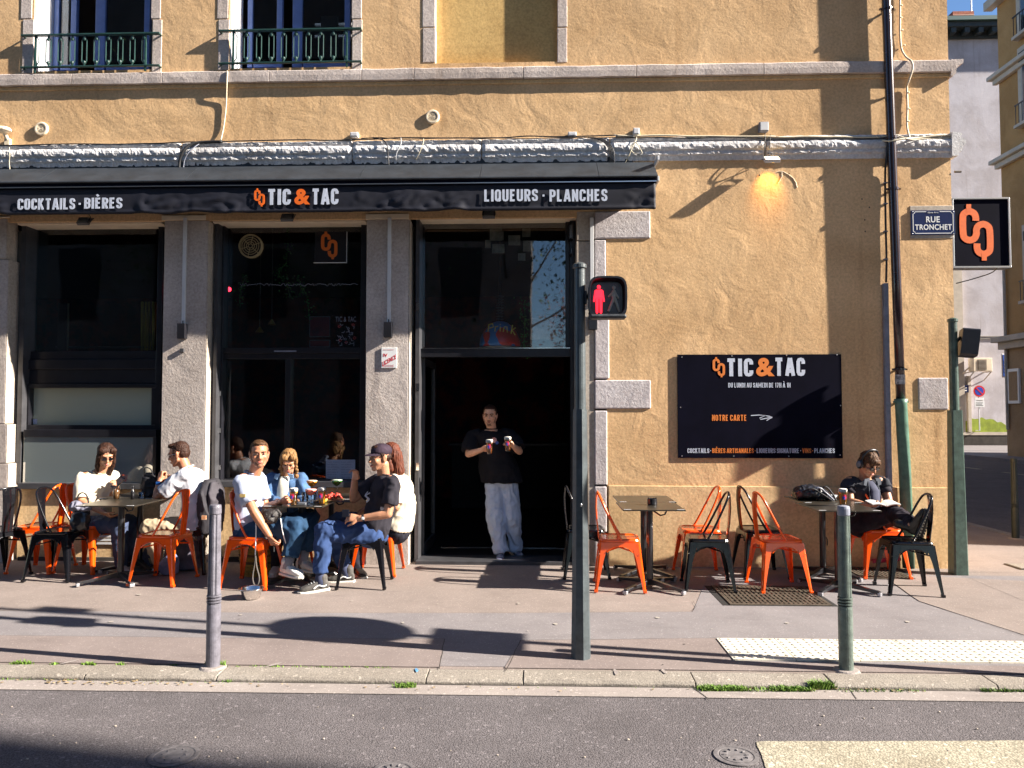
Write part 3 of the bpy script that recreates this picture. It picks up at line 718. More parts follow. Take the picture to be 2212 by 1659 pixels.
# lintel boards
for a in ((37.6, 470, 348.4, 484), (459.6, 466, 789.4, 480), (896.6, 456, 1245.4, 471)):
    mb = MB(); zbox(mb, *a, .06, .3); mb.make('lintel', M_lintel, bld, bev=.004)
for a in ((349, 465, 444, 475.3), (790, 462, 883, 473.3), (-160, 468, 20, 471)):
    mb = MB(); zbox(mb, *a, -.012, .1); mb.make('capital', M_lintel, bld, bev=.003)
# low rendered walls under the two windows, with sills
for (a0, a1, sy) in ((37.6, 348.4, 1056), (459.6, 789.4, 1052)):
    mb = MB(); zbox(mb, a0, sy, a1, 1232, .10, .34); mb.make('dado', M_dado, bld)
    mb = MB(); zbox(mb, a0, sy-12, a1, sy+1, .04, .36); mb.make('sill', M_frame, bld, bev=.004)
    mb = MB(); zbox(mb, a0, 1204, a1, 1232, .075, .099); mb.make('skirting', M_joint, bld)
# little louvre in the dado
vt = MB(); zbox(vt, 190, 1136, 262, 1150, .092, .0995)
for k in range(6):
    mb = MB(); zbox(mb, 193, 1134+k*7.5, 272, 1138.5+k*7.5, .084, .0985); mb.make('louvre', M_pvc, bld)
vt.bm.free()

# interior: dark bar room
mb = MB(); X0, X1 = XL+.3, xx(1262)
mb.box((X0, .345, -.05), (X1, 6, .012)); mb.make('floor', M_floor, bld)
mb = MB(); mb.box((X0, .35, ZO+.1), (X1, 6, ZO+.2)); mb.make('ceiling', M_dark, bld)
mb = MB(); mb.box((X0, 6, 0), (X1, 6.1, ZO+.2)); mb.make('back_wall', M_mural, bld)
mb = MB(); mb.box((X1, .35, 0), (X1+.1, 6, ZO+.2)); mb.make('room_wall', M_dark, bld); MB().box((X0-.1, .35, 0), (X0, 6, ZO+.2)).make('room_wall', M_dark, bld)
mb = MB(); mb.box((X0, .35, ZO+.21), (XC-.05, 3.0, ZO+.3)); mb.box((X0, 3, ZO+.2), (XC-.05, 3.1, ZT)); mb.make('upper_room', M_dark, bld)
th = MB(); zbox(th, 897, 1213, 1245, 1232, .01, .36); th.make('doorstep', M_frame, bld, bev=.004)
th = MB(); zbox(th, 965, 1163, 1206, 1166.5, 1.2, 1.24); 
th.bm.free()
MB().box((xx(955, 1.0, 1150), .92, .0125), (xx(1222, 1.0, 1150), .98, .018)).make('light_streak_strip', M_steel, bld)  # bright strip standing in for a streak of light on the floor

# ---- window 1 (far left): dark fixed light, roller box, frosted and mirror panes
def member(win, px0, py0, px1, py1, y0, y1, m=M_black, name='frame_bar', bev=.003):
    mb = MB(); zbox(mb, px0, py0, px1, py1, y0, y1); return mb.make(name, m, win, bev=bev)
w1 = MB(); zbox(w1, 40, 484.5, 50, 1043, .12, .33); w1 = w1.make('window', M_frame, bld)
for a in ((337, 484.5, 348, 1043, .20, .33), (50.5, 759, 336.5, 776, .24, .33), (50.5, 776.5, 336.5, 797, .21, .33), (50.5, 797.5, 336.5, 829, .23, .33),
          (50.5, 829.5, 336.5, 838, .20, .33), (50.5, 838.3, 62, 918, .20, .33), (327, 838.3, 336.5, 918, .2, .33), (50.5, 918.3, 336.5, 928, .20, .33), (50.5, 928.4, 336.5, 944, .11, .33), (330, 944.3, 336.5, 1043, .11, .33)):
    member(w1, *a)
zz1 = MB(); zbox(zz1, 51, 485.5, 336, 758.5, .30, .306); zz1.make('pane', M_glass, w1)
zz1 = MB(); zbox(zz1, 62.4, 838.6, 326.6, 917.8, .28, .286); zz1.make('pane', M_glass_frost, w1)
zz1 = MB(); zbox(zz1, 50.6, 944.4, 329.6, 1042.8, .13, .136); zz1.make('pane', M_glass_film, w1)
mb = MB(); zbox(mb, 66, 905, 80, 916, .278, .2795); mb.make('sticker', mat('blue_white_sticker', (.25, .3, .55), .5, col2=(.75, .76, .8), vscale=60), w1)
# ---- window 2
w2 = MB(); zbox(w2, 461, 480.5, 468, 1041, .10, .33); w2 = w2.make('window', M_frame, bld)
for a in ((468.5, 480.5, 481, 1041, .20, .33), (778, 480.5, 789.4, 1041, .20, .33), (481.5, 751, 777.5, 763, .20, .33), (481.5, 763.4, 777.5, 775, .22, .33), (615, 775.4, 626, 1041, .22, .33), (481.5, 1035, 614.6, 1041, .22, .33), (626.4, 1035, 777.5, 1041, .22, .33)):
    member(w2, *a)
mb = MB(); zbox(mb, 592, 757, 640, 760, .193, .1995); mb.make('name_strip', M_grey_duct, w2)
for a in ((482, 481, 777, 750.6), (482, 775.8, 614.4, 1034.6), (626.6, 775.8, 777, 1034.6)):
    zz1 = MB(); zbox(zz1, *a, .29, .296); zz1.make('pane', M_glass, w2)
for py in (1010, 930, 850):
    mb = MB(); zbox(mb, 470, py-5, 477, py+5, .186, .1995); mb.make('hinge', M_steel, w2)
# ---- door opening with transom light and a leaf folded back on the left
dr = MB(); zbox(dr, 897, 471.5, 905, 1213, .10, .33); dr = dr.make('door', M_frame, bld)
member(dr, 1232, 471.5, 1245.5, 1213, .2, .33); member(dr, 905.5, 471.5, 1231.5, 477, .24, .33); member(dr, 906, 753, 1231.5, 771, .22, .33); member(dr, 1222, 477.5, 1231.5, 752.5, .24, .33)
mb = MB(); zbox(mb, 906, 751.2, 1231.5, 752.8, .205, .219); mb.make('drip_strip', M_steel, dr)
zz1 = MB(); zbox(zz1, 906, 477.6, 1221.6, 751, .29, .296); zz1.make('pane', glass('transom_glass', (.9, .92, .93), .08), dr)
xl = xx(908, .33, 900)
leaf = MB(); 
za, zb2 = .02, P(1000, 772, .3).z
for a in (((xl, .335, za), (xl+.045, .40, zb2)), ((xl, 1.18, za), (xl+.045, 1.26, zb2)), ((xl, .401, za), (xl+.045, 1.179, za+.12)), ((xl, .401, zb2-.08), (xl+.045, 1.179, zb2))): leaf.box(*a)
leaf.make('door_leaf', M_frame, dr, bev=.003)
MB().box((xl+.015, .401, za+.121), (xl+.021, 1.179, zb2-.081)).make('door_pane', glass('leaf_glass', (.5,.52,.55), .03), dr)
for py in (668, 845, 1010, 1010+0):
    pass
for py in (662, 836, 1008): 
    mb = MB(); zbox(mb, 899, py-8, 905, py+8, .084, .0995); mb.make('hinge', M_steel, dr)

# ---- upper windows
for k, (U, lv, rv, lab) in enumerate(((UW[0], (118, 167), (208, 325), 0), (UW[1], (536, 611), (633, 757), 1))):
    mb = MB(); yb = 151 if k == 0 else 145
    mb.box((U[0]-.01, .02, U[2]+.004), (U[0]+.012, .305, ZW-.01)); win = mb.make('window', M_white, bld)
    for q, dx in enumerate((.10, .17, .235)):
        MB().box((U[0]+.0125, dx, U[2]+.01), (U[0]+.022+.006*q, dx+.045, ZW-.02)).make('shutter_slat', M_white, win)
    if k == 0: MB().box((U[0]+.013, .285, U[2]+.01), (U[0]+.055, .304, ZW-.02)).make('wood_edge', mat('varnished_wood', (.35, .12, .03), .4, var=.2), win)
    for (a, c_) in (lv, rv):
        wst = 11 if a in (118, 536) else 21
        for bx in ((a, -240, a+wst, yb), (c_-12, -240, c_, yb), (a+wst+.4, yb-11, c_-12.4, yb)):
            mb = MB(); zbox(mb, *bx, .27, .32); mb.make('sash', M_blueframe, win, bev=.004)
        mb = MB(); zbox(mb, a+wst+.2, -240, c_-12.2, yb-11.2, .292, .297); mb.make('pane', glass('blue_window_glass', (.35, .42, .5), .03), win)
    mb = MB(); mb.box((U[0]+.02, .10, U[2]-.0005), (U[1]-.01, .31, U[2]+.03)); mb.make('sill', M_blueframe, win, bev=.004)
    # things dimly seen in the room: a ceiling beam of light and a drying rack of bars
    if k == 1:
        for z_ in (.9, 1.05): MB().box((U[0]+.6, 1.1, U[2]+z_), (U[1]-.02, 1.14, U[2]+z_+.03)).make('rack_bar', M_white, win)
        m_ = MB(); m_.box((U[1]-.55, .7, U[2]+.25), (U[1]-.35, .74, U[2]+.95)); m_.make('desk_lamp', mat('pale_wood', (.5,.42,.25), .6), win)
    # railing
    rl = thing('window_railing', ('green iron railing of the upper window furthest left', 'green iron railing of the upper window nearer the blind window')[k], 'railing', (U[0], -.1, U[2]), 0, 'iron railings of the upper windows')
    Y = -.05
    e0, e1 = (47, 346) if k == 0 else (473, 781); t0, b0 = (75, 143.5) if k == 0 else (65, 135)
    xa, xb = xx(e0, Y, 75), xx(e1, Y, 75); zt_ = P((e0+e1)/2, t0, Y).z; zb3 = P((e0+e1)/2, b0, Y).z
    MB().box((xa, Y-.02, zt_-.008), (xb, Y+.02, zt_+.010)).make('top_rail', M_rail, rl, bev=.003)
    MB().box((xa, Y-.015, zb3-.008), (xb, Y+.015, zb3+.008)).make('bottom_rail', M_rail, rl, bev=.003)
    for X_ in (xa+.012, xb-.012):
        for z_ in (zt_, zb3):
            mb = MB(); mb.box((X_-.010, Y+.021, z_-.006), (X_+.010, -.001, z_+.006)); mb.make('bracket', M_rail, rl)
    n = 9; xi, xj = xa + .17, xb - .17; pw = (xj-xi)/n; H = zt_-zb3
    for q in range(n):
        xm = xi + pw*(q+.5); hw = pw*.30
        for s_ in (-1, 1):
            MB().tube([(xm+s_*pw*.48, Y, zb3+.012+H*.02), (xm+s_*hw, Y, zb3+H*.17), (xm+s_*hw, Y, zt_-H*.17), (xm+s_*pw*.48, Y, zt_-.012)], .0055, 6).make('baluster', M_rail, rl)
        for z_ in (zb3+H*.13, zt_-H*.13):
            mb = MB(); mb.ell((xm+pw*.5, Y-.003, z_), (.017, .010, .022), u=8, v=6); mb.cyl((xm+pw*.5, Y, z_), (xm+pw*.5, Y, zt_ if z_ > zb3+H/2 else zb3), .006, seg=6); mb.make('rosette', M_rail, rl)
    for X_ in (xi-.03, xj+.03, xa+.16):
        pass
    for X_ in (xi-.012, xj+.012): MB().box((X_-.009, Y-.009, zb3-.06), (X_+.009, Y+.009, zt_-.009)).make('post', M_rail, rl)

# ------------------------------------------------------------------ awning
aw = thing('awning', 'long black roller awning with cocktail lettering over the bar front', 'awning', (xx(400, -.2), 0, ZO))
AY = -.38
xl_, xr_ = -8.6, xx(1421, -.4, 400)
zA, zB, zC = P(1106, 357, -.12).z, P(1106, 381, -.41).z, P(1106, 391, -.41).z
hood = MB(); cutsx = [xl_] + [xx(p, -.2, 370) for p in (-330, -60, 110, 420, 560, 785, 1040, 1290)] + [xr_]
for i in range(len(cutsx)-1):
    mb = MB(); a, c_ = cutsx[i]+.002, cutsx[i+1]-.002
    pr = [(-.02, zA+.03), (-.10, zA+.025), (-.415, zB), (-.420, zB-.012), (-.405, zB-.02), (-.02, zB-.02)]
    mb.rings([[Vector((x, y, z)) for y, z in pr] for x in (a, c_)]); mb.make('hood_sheet', M_awn, aw)
hood.bm.free()
MB().box((xl_, -.398, zC-.02), (xr_-.005, -.05, zB-.021)).make('front_beam', M_sign, aw, bev=.006)
MB().box((xl_, -.406, zC-.018), (xr_-.012, -.3985, zC-.008)).make('trim_strip', M_silver, aw)
MB().box((xl_, -.02, zB-.02), (xr_-.2, -.001, zA+.12)).make('gap_shade_plate', M_awn, aw)  # dark strip standing in for the shadow in the gap above the hood
for z_ in (zA-.02, zB-.02):
    mb = MB(); mb.box((xr_+.001, -.38, z_-.03), (xr_+.02, -.06, z_+.02)); mb.cyl((xr_+.021, -.26, z_), (xr_+.03, -.26, z_), .016); mb.make('end_bracket', M_pvc, aw, bev=.003)
# valance: flat where printed, rucked up between
zv0, zv1 = zC-.02, P(1106, 455, AY).z
xv = xx(1416, AY, 420)
flat = [(xx(20, AY, 440), xx(285, AY, 440)), (xx(535, AY, 430), xx(755, AY, 430)), (xx(1020, AY, 425), xx(1345, AY, 425)), (-9, xx(-120, AY, 440))]
mb = MB(); NX, NZ = 430, 16; grid = []
for i in range(NX+1):
    x = xl_ + (xv-xl_)*i/NX; g = []
    dist = min([0 if a <= x <= c_ else min(abs(x-a), abs(x-c_)) for a, c_ in flat]); ru = min(1, dist/.10)
    for k in range(NZ+1):
        t = k/NZ; z = zv0 + (zv1-zv0)*t
        n1 = noise.noise(Vector((x*3.4, t*1.8, 2))); n2 = abs(noise.noise(Vector((x*7, t*3+x*3, 7))))
        y = AY - ru*(.018*n1 + .032*n2*min(1, t*2))*(.3+.7*t) - .02*t*(1-t)
        zz_ = z + ru*(.020*noise.noise(Vector((x*3, 0, 5))) + .004)*t*t
        if t > .86: y -= .012*math.sin((t-.86)/.14*math.pi)
        g.append(mb.bm.verts.new((x, y, zz_)))
    grid.append(g)
for i in range(NX):
    for k in range(NZ): mb.bm.faces.new([grid[i][k], grid[i+1][k], grid[i+1][k+1], grid[i][k+1]])
val = mb.make('valance', M_canvas, aw, smooth=True); s_ = val.modifiers.new('cloth', 'SOLIDIFY'); s_.thickness = .003
YT = AY - .012
letters('COCKTAILS', 38, 162, 428.5, 452.8, YT-.006, M_txt, val); letters('-', 168, 176, 427.8, 452, YT-.006, M_txt, val); letters('BIÈRES', 182, 264, 427, 450.5, YT-.006, M_txt, val)
logo_at(549, 572, 407, 446, YT-.006, M_orange, val)
letters('TIC', 577, 628, 408, 443, YT-.006, M_txt, val, wt=.19); text_at('&', 636, 670, 408, 442, YT-.006, M_orange, val, bold=.035); letters('TAC', 673, 731, 407, 442, YT-.006, M_txt, val, wt=.19)
letters('LIQUEURS', 1046, 1162, 409, 435, YT-.006, M_txt, val); letters('-', 1170, 1178, 409, 435, YT-.006, M_txt, val); letters('PLANCHES', 1187, 1312, 409, 435, YT-.006, M_txt, val)

# ------------------------------------------------------------------ things fixed to the facade
# three unlit floodlights under the awning and the lit one
def flood(px, py, lab, Y=-.16, lit=False, w_=.13, tilt=-35, nm='floodlight'):
    p = P(px, py, Y); t = thing(nm, lab, 'floodlight', tuple(p), 0, None if lit else 'floodlights under the awning')
    M = Matrix.Translation(p) @ Matrix.Rotation(R(tilt), 4, 'X')
    mb = MB(); mb.box((-w_/2, -.018, -.045), (w_/2, .018, .045), M)
    if lit:
        for q in range(7): mb.box((-w_/2+.012+q*w_/7.6, -.0175, .0455), (-w_/2+.018+q*w_/7.6, .0175, .058), M)
    mb.make('housing', M_frame if not lit else M_pvc, t, bev=.004)
    face = MB(); face.box((-w_/2+.012, -.0215, -.036), (w_/2-.012, -.0185, .036), M)
    face.make('lens', mat('lit_lamp_lens', (.9, .6, .25), .4, emit=(1, .62, .22), estr=5) if lit else mat('unlit_lamp_lens', (.30, .28, .24), .3), t)
    br = MB(); br.tube([M @ Vector((-w_/2-.004, 0, 0)), M @ Vector((-w_/2-.004, .02, .07)), M @ Vector((w_/2+.004, .02, .07)), M @ Vector((w_/2+.004, 0, 0))], .004, 6)
    br.make('bracket', M_cable, t)
    mb = MB(); mb.tube(smooth_path([M @ Vector((.02, .018, .02)), M @ Vector((.04, .04, .05)), Vector((p.x+.02, Y+.06, p.z+.08)), Vector((p.x-.02, -.02 if lit else Y+.06, p.z+.10))]), .0035, 6); mb.make('cord', M_cable, t)
    return t, p
flood(182, 478, 'unlit floodlight under the awning over the window with frosted panes'); flood(621, 470, 'unlit floodlight under the awning over the tall window'); flood(1056, 464, 'unlit floodlight under the awning over the doorway')
lt, lp = flood(1667, 345, 'small lit floodlight glowing amber on the plain wall', Y=-.13, lit=True, w_=.155, tilt=-52)
sd = bpy.data.lights.new('floodlight_glow', 'SPOT'); sd.energy = 5; sd.color = (1, .45, .06); sd.spot_size = R(80); sd.spot_blend = .9; sd.shadow_soft_size = .03
so2 = bpy.data.objects.new('floodlight_glow', sd); COL.objects.link(so2); so2.parent = lt; so2.location = (0, -.035, -.045); so2.rotation_euler = (R(42), 0, 0)

# junction boxes and cables along the moulding
def jbox(px, py, w_, h_, lab, m=M_pvc):
    p = P(px, py, -.03); t = thing('junction_box', lab, 'junction box', tuple(p), 0, 'cable boxes above the moulding')
    MB().box((p.x-w_/2, -.06, p.z-h_/2), (p.x+w_/2, -.001, p.z+h_/2)).make('case', m, t, bev=.006)
    MB().box((p.x-w_/2+.008, -.064, p.z-h_/2+.008), (p.x+w_/2-.008, -.0605, p.z+h_/2-.008)).make('lid', M_pvc if m != M_pvc else M_white, t, bev=.002)
jbox(766, 292, .085, .05, 'flat white junction box above the moulding, left of centre'); jbox(1236, 291, .09, .045, 'flat white junction box above the end of the awning lettering')
jbox(1374, 285, .065, .07, 'white junction box with a looping cream cable above the awning end'); jbox(1649, 275, .095, .10, 'larger grey junction box above the lit floodlight', M_grey_duct)
def cable(pts, lab, m=M_cable, r=.006, Y=-.02, nm='cable', group=None):
    pp = []
    for q in pts:
        y = q[2] if len(q) > 2 else Y; pp.append(P(q[0], q[1], y))
    o = MB().tube(smooth_path(pp, 5), r, 6).make(nm, m, None, smooth=True); return tag(o, lab, 'cable', group)
rr_ = random.Random(4)
def wob(y0, y1, x0, x1, n, amp): return [(x0+(x1-x0)*i/n, y0+(y1-y0)*i/n + rr_.uniform(-amp, amp)) for i in range(n+1)]
cable(wob(316, 301, -60, 760, 16, 1.5), 'black cable along the top of the moulding at left', Y=-.045, r=.007)
cable(wob(300, 293, 760, 1330, 12, 1.8), 'black cable along the top of the moulding over the awning', Y=-.045, r=.007)
cable(wob(299, 297, 780, 1370, 14, 2.2), 'thin second cable sagging along the moulding over the awning', Y=-.055, r=.004)
cable(wob(293, 297, 1330, 1900, 14, 1.2), 'cream cable running along the moulding towards the drainpipe', M_cablew, .009, -.045)
cable(wob(296, 301, 1330, 1910, 14, 1.8), 'dark cable just under the cream one towards the drainpipe', Y=-.05, r=.005)
cable([(1905,303),(1925,305,-.11),(1950,300,-.11),(1985,298),(2030,293),(2064,292)], 'twisted cream cables crossing in front of the drainpipe', M_cablew, .010, -.05)
cable([(1905,296),(1935,292,-.11),(1965,301,-.1),(2000,300),(2064,297)], 'thin cream cable crossing the drainpipe just above the moulding', M_cablew, .006, -.05)
cable([(387,364,-.09),(389,345,-.10),(397,325,-.11),(415,311,-.08),(440,307,-.05),(480,306,-.05)], 'thick black cable bending down over the moulding at left', r=.016)
cable([(396,364,-.09),(399,345,-.10),(407,330,-.11),(420,318,-.09),(430,311,-.06)], 'thin pale cable beside the thick black one at left', M_grey_duct, .005)
for k in range(4):
    cable([(1316+k*3,360,-.09),(1318+k*3,335,-.11),(1312+k*3,316,-.11),(1296+k*3,302,-.07),(1270+k*4,297,-.05)], ('outermost', 'second', 'third', 'innermost')[k] + ' strand of the black bundle bending over the moulding at the awning end', r=.006, group='cable bundle at the awning end')
cable([(840,358,-.09),(838,335,-.10),(836,314,-.11),(826,302,-.06),(805,297,-.05)], 'black cable hanging in front of the moulding right of the centre logo', r=.007)
cable([(1376,290),(1373,305,-.08),(1362,317,-.10),(1368,330,-.10),(1386,332,-.11),(1383,322,-.11),(1372,308,-.10),(1360,333,-.10),(1350,352,-.06)], 'cream cable looping over the moulding at the awning end', M_cablew, .005)
cable([(915,300,-.06),(914,310,-.09),(906,330,-.09),(898,345,-.06)], 'short cream cable end on the moulding above the doorway', M_cablew, .004)
cable([(866,298,-.06),(866,312,-.09),(857,330,-.09),(855,345,-.06)], 'short pale blue cable end on the moulding above the window logo', M_pvc, .004)
cable([(491,153,-.06),(490,180,-.055),(489,215,-.02),(487,245,-.016),(482,280,-.016),(477,303,-.04)], 'cream cable hanging down from the string course at left', M_cablew, .007)
cable([(1653,287),(1652,310,-.09),(1652,330,-.09),(1653,345,-.03)], 'straight black cable from the grey box over the moulding', r=.005)
cable([(1664,290),(1663,312,-.09),(1662,330,-.10),(1664,341,-.1)], 'wavy black cable feeding the lit floodlight', r=.004)
cable([(20,318,-.09),(21,335,-.09),(20,350,-.07),(22,372,-.06)], 'thin cream cable over the moulding at the left edge', M_cablew, .004)
# round vents
def vent(px, py, lab):
    p = P(px, py, 0); t = thing('wall_vent', lab, 'air vent', tuple(p), 0, 'round vents on the ochre wall')
    A = Matrix.Rotation(R(90), 3, 'X')
    MB().lathe([(.074,0),(.074,.016),(.066,.024),(.052,.024),(.050,.012),(.002,.012)], p, 26, A).make('flange', M_lintel, t)
    for r_ in (.044, .032, .020, .008):
        mb = MB(); ring = [p + Vector((r_*math.cos(a), -.018, r_*math.sin(a))) for a in [2*math.pi*k/24 for k in range(24)]]
        mb.tube(ring, .0035, 5, closed=True); mb.make('ring_slat', M_lintel, t)
    MB().lathe([(.050,.0125),(.002,.0128)], p, 20, A).make('dark_core', M_dark, t)
vent(91, 279, 'small round vent on the wall at the far left'); vent(935, 253, 'round vent on the wall above the doorway')
# camera-like lamp at the left edge
p = P(6, 290, -.1); t = thing('security_lamp', 'cream wall lamp cut off by the left edge above the moulding', 'wall lamp', tuple(p))
MB().ell(p+Vector((0,0,.05)), (.09,.07,.035)).make('head', M_lintel, t); MB().cyl(p+Vector((0,.02,.03)), p+Vector((0,.09,-.05)), .02).make('arm', M_lintel, t); MB().box(p+Vector((-.03,.06,-.12)), p+Vector((.03,.099,-.02))).make('base', M_lintel, t, bev=.005)
# conduits with control boxes on the pillars
for px, py1, lab in ((396, 699, 'white conduit ending in a black box on the pillar left of the tall window'), (840, 696, 'white conduit ending in a black box on the pillar left of the doorway'), (1279, 660, 'white conduit on the pillar right of the doorway')):
    p = P(px, py1, -.02); t = thing('conduit', lab, 'conduit', tuple(p), 0, 'white conduits on the stone pillars')
    MB().box((p.x-.019, -.026, p.z), (p.x+.019, -.0045, P(px, 470, -.02).z)).make('duct', M_pvc, t, bev=.003)
    if px < 1200:
        MB().box((p.x-.045, -.07, p.z-.165), (p.x+.04, -.0045, p.z-.002)).make('control_box', M_black, t, bev=.004)
        MB().cyl((p.x, -.03, p.z-.002), (p.x, -.03, p.z+.03), .006, seg=8).make('plug', M_cable, t)
    else:
        MB().box((p.x-.04, -.07, p.z-.26), (p.x+.05, -.017, p.z-.07)).make('control_box', M_black, t, bev=.004)
for (px, py, w_, h_, lab, nm) in ((1226, 464, .075, .05, 'flat black motion sensor under the awning at the right door corner', 'motion_sensor'), (1233, 503, .05, .16, 'narrow magnetic contact case down the right door post', 'door_contact'), (1234, 545, .03, .07, 'short lower contact case on the right door post', 'door_contact')):
    p = P(px, py, .18); t = thing(nm, lab, 'sensor', tuple(p)); MB().box((p.x-w_/2, .12, p.z-h_/2), (p.x+w_/2, .199, p.z+h_/2)).make('case', M_black, t, bev=.005)
    MB().box((p.x-w_/2+.01, .115, p.z-h_/2+.01), (p.x+w_/2-.01, .1195, p.z+h_/2-.01)).make('cover', mat('grey_lens', (.12,.12,.12), .3), t)
# licence plaque
p = P(840, 773, -.01); t = thing('licence_plaque', 'white LICENCE plaque with red diagonal letters on the pillar', 'plaque', tuple(p))
q0, q1 = P(824, 751, -.012), P(857, 795, -.012)
MB().box((q0.x, -.018, q1.z), (q1.x, -.0045, q0.z)).make('plate', M_enamel, t, bev=.003)
M_redp = mat('red_print', (.6, .03, .03), .5)
tx = text_at('LICENCE', 826, 856, 772, 782, -.0185, M_redp, t, bold=.02, depth=.001)
for v in tx.data.vertices: v.co.z += (v.co.x)*.55 - .01
text_at('IV', 828, 837, 764, 771, -.0185, M_redp, t, bold=.02, depth=.001)
for py in (756, 789, 792): text_at('lllllllll', 828, 850, py-1, py+.5, -.0185, M_redp, t, bold=0, depth=.001, name='small_print')
# small square hook box on the pillar and ring on the corner
p = P(394, 757, -.01); tag(MB().box((p.x-.02, -.03, p.z-.02), (p.x+.02, -.0045, p.z+.02)).make('wall_hook', M_frame), 'small dark square socket on the pillar under the black box', 'socket')
tag(MB().tube([P(2062, 371, .0)+Vector((0,-.0,0)), P(2076, 371, .0)], .012, 8).make('corner_bolt', M_iron), 'rusty bolt sticking out of the building corner', 'bolt')

# drainpipe with clamps
pp_ = thing('drainpipe', 'dark brown drainpipe with green lower end at the right of the facade', 'drainpipe', (xx(1940), -.05, 0))
zsp = P(1950, 868, -.05).z
def pipeX(z): return P(1952, 1000, -.05).x - .085*(z/5.2)
pts = [(pipeX(z)+0, -.075, z) for z in (zsp-.05, 3, 4, 5, 6, 7.6)]
MB().tube(pts, .046, 20).make('upper_pipe', M_pipe_dark, pp_, smooth=True)
MB().tube([(pipeX(.02)+.015, -.080, .02), (pipeX(1)+.012, -.080, 1), (pipeX(zsp), -.077, zsp-.02), (pipeX(zsp), -.077, zsp+.03)], [.058,.058,.058,.066], 20).make('lower_pipe', M_pipe_green, pp_, smooth=True)
for py in (300, 410, 798, 868, 22):
    z = P(1945, py, -.05).z; x = pipeX(z)
    mb = MB(); mb.lathe([(.048,-.012),(.056,-.012),(.056,.012),(.048,.012)], (x, -.075, z), 20); mb.box((x+.05, -.085, z-.008), (x+.075, -.065, z+.008)); mb.box((x-.075, -.085, z-.008), (x-.05, -.065, z+.008)); mb.box((x-.01, -.04, z-.008), (x+.01, -.001, z+.008)); mb.make('clamp', M_pipe_green if py in (868,) else M_pipe_dark, pp_)
z = P(1945, 820, -.05).z; MB().lathe([(.047,-.05),(.0485,-.05),(.0485,.05),(.047,.05)], (pipeX(z), -.075, z), 20).make('sticker', mat('torn_sticker', (.6,.6,.6), .6, col2=(.05,.05,.06), vscale=30), pp_)
# conduit left of it, thin cable above, meandering pale conduit to its right
p0 = P(1913, 612, -.03); t = thing('wall_duct', 'grey blue conduit standing beside the drainpipe', 'conduit', (p0.x, 0, 0))
MB().box((p0.x-.028, -.05, .35), (p0.x+.022, -.001, p0.z)).make('duct', M_grey_duct, t, bev=.006)
MB().tube(smooth_path([P(1914, 610, -.02), P(1915, 560, -.02), P(1913, 480, -.02), P(1912, 380, -.02), P(1914, 350, -.06), P(1918, 310, -.09)]), .011, 8).make('riser', M_cable, t, smooth=True)
for py in (395, 440, 500, 560): 
    q = P(1913, py, -.02); MB().box(q+Vector((-.02,-.012,-.006)), q+Vector((.02,.018,.006))).make('clip', M_grey_duct, t)
t = thing('wall_duct', 'thin pale conduit with kinks climbing right of the drainpipe', 'conduit', tuple(P(1960, 200)))
MB().tube(smooth_path([P(1943, -80, -.02), P(1944, 20, -.02), P(1944, 70, -.02), P(1947, 105, -.02), P(1957, 123, -.04), P(1969, 133, -.08), P(1971, 150, -.09), P(1963, 175, -.06), P(1959, 190, -.02), P(1960, 230, -.02), P(1959, 270, -.02), P(1963, 292, -.04), P(1966, 300, -.06)]), .010, 8).make('duct', M_lintel, t, smooth=True)
for px, py in ((1944, 12), (1943, 38), (1945, 65), (1950, 98), (1959, 200), (1960, 235), (1959, 262)):
    q = P(px+3, py, -.02); MB().ell(q, (.016,.012,.010)).make('clip', M_lintel, t)
# crack repair lines on the wall
for pts in ([(1805,0)],): pass
def wallcrack(pts):
    mb = MB(); pp = smooth_path([P(x, y, -.002) for x, y in pts], 6); mb.tube([p + Vector((noise.noise(p*30)*.006, 0, noise.noise(p*31)*.006)) for p in pp], .0035, 5)
    mb.make('crack_filler', M_lintel, bld)
wallcrack([(1672,374),(1688,370),(1710,382),(1718,392),(1722,405)]); wallcrack([(1690,371),(1688,385),(1680,396)])
for px, py in ((1641,378),(1948-70,448),(1869,500),(1862,430),(1868,475),(1705,375)):
    q = P(px, py, -.001); MB().ell(q, (.007,.004,.008)).make('screw_hole', M_dark, bld)

# street name plate
p = P(2015, 480, -.02); t = thing('street_sign', 'navy enamel plate reading RUE TRONCHET on the building corner', 'street sign', tuple(p))
def plate(t, px0, py0, px1, py1, y0, y1, m, nm='plate', bev=.003):
    mb = MB(); zbox(mb, px0, py0, px1, py1, y0, y1); return mb.make(nm, m, t, bev=bev)
plate(t, 1968, 454, 2063, 507, -.018, -.0065, M_navy)
a, c_ = P(1972, 457.5, -.0185), P(2059.5, 503.5, -.0185); e = .022
bd = [(a.x+e, a.z), (c_.x-e, a.z), (c_.x-e*.7, a.z-e*.7), (c_.x, a.z-e), (c_.x, c_.z+e), (c_.x-e*.7, c_.z+e*.7), (c_.x-e, c_.z), (a.x+e, c_.z), (a.x+e*.7, c_.z+e*.7), (a.x, c_.z+e), (a.x, a.z-e), (a.x+e*.7, a.z-e*.7)]
mb = MB(); ribbon(mb, bd + [bd[0]], .007, lambda x, y, z: Vector((x, -.0182+y, z)), 0, -.001); mb.make('border', M_enamel, t)
plate(t, 2001, 455.5, 2030, 461.5, -.0195, -.0185, M_navy, 'tab', 0)
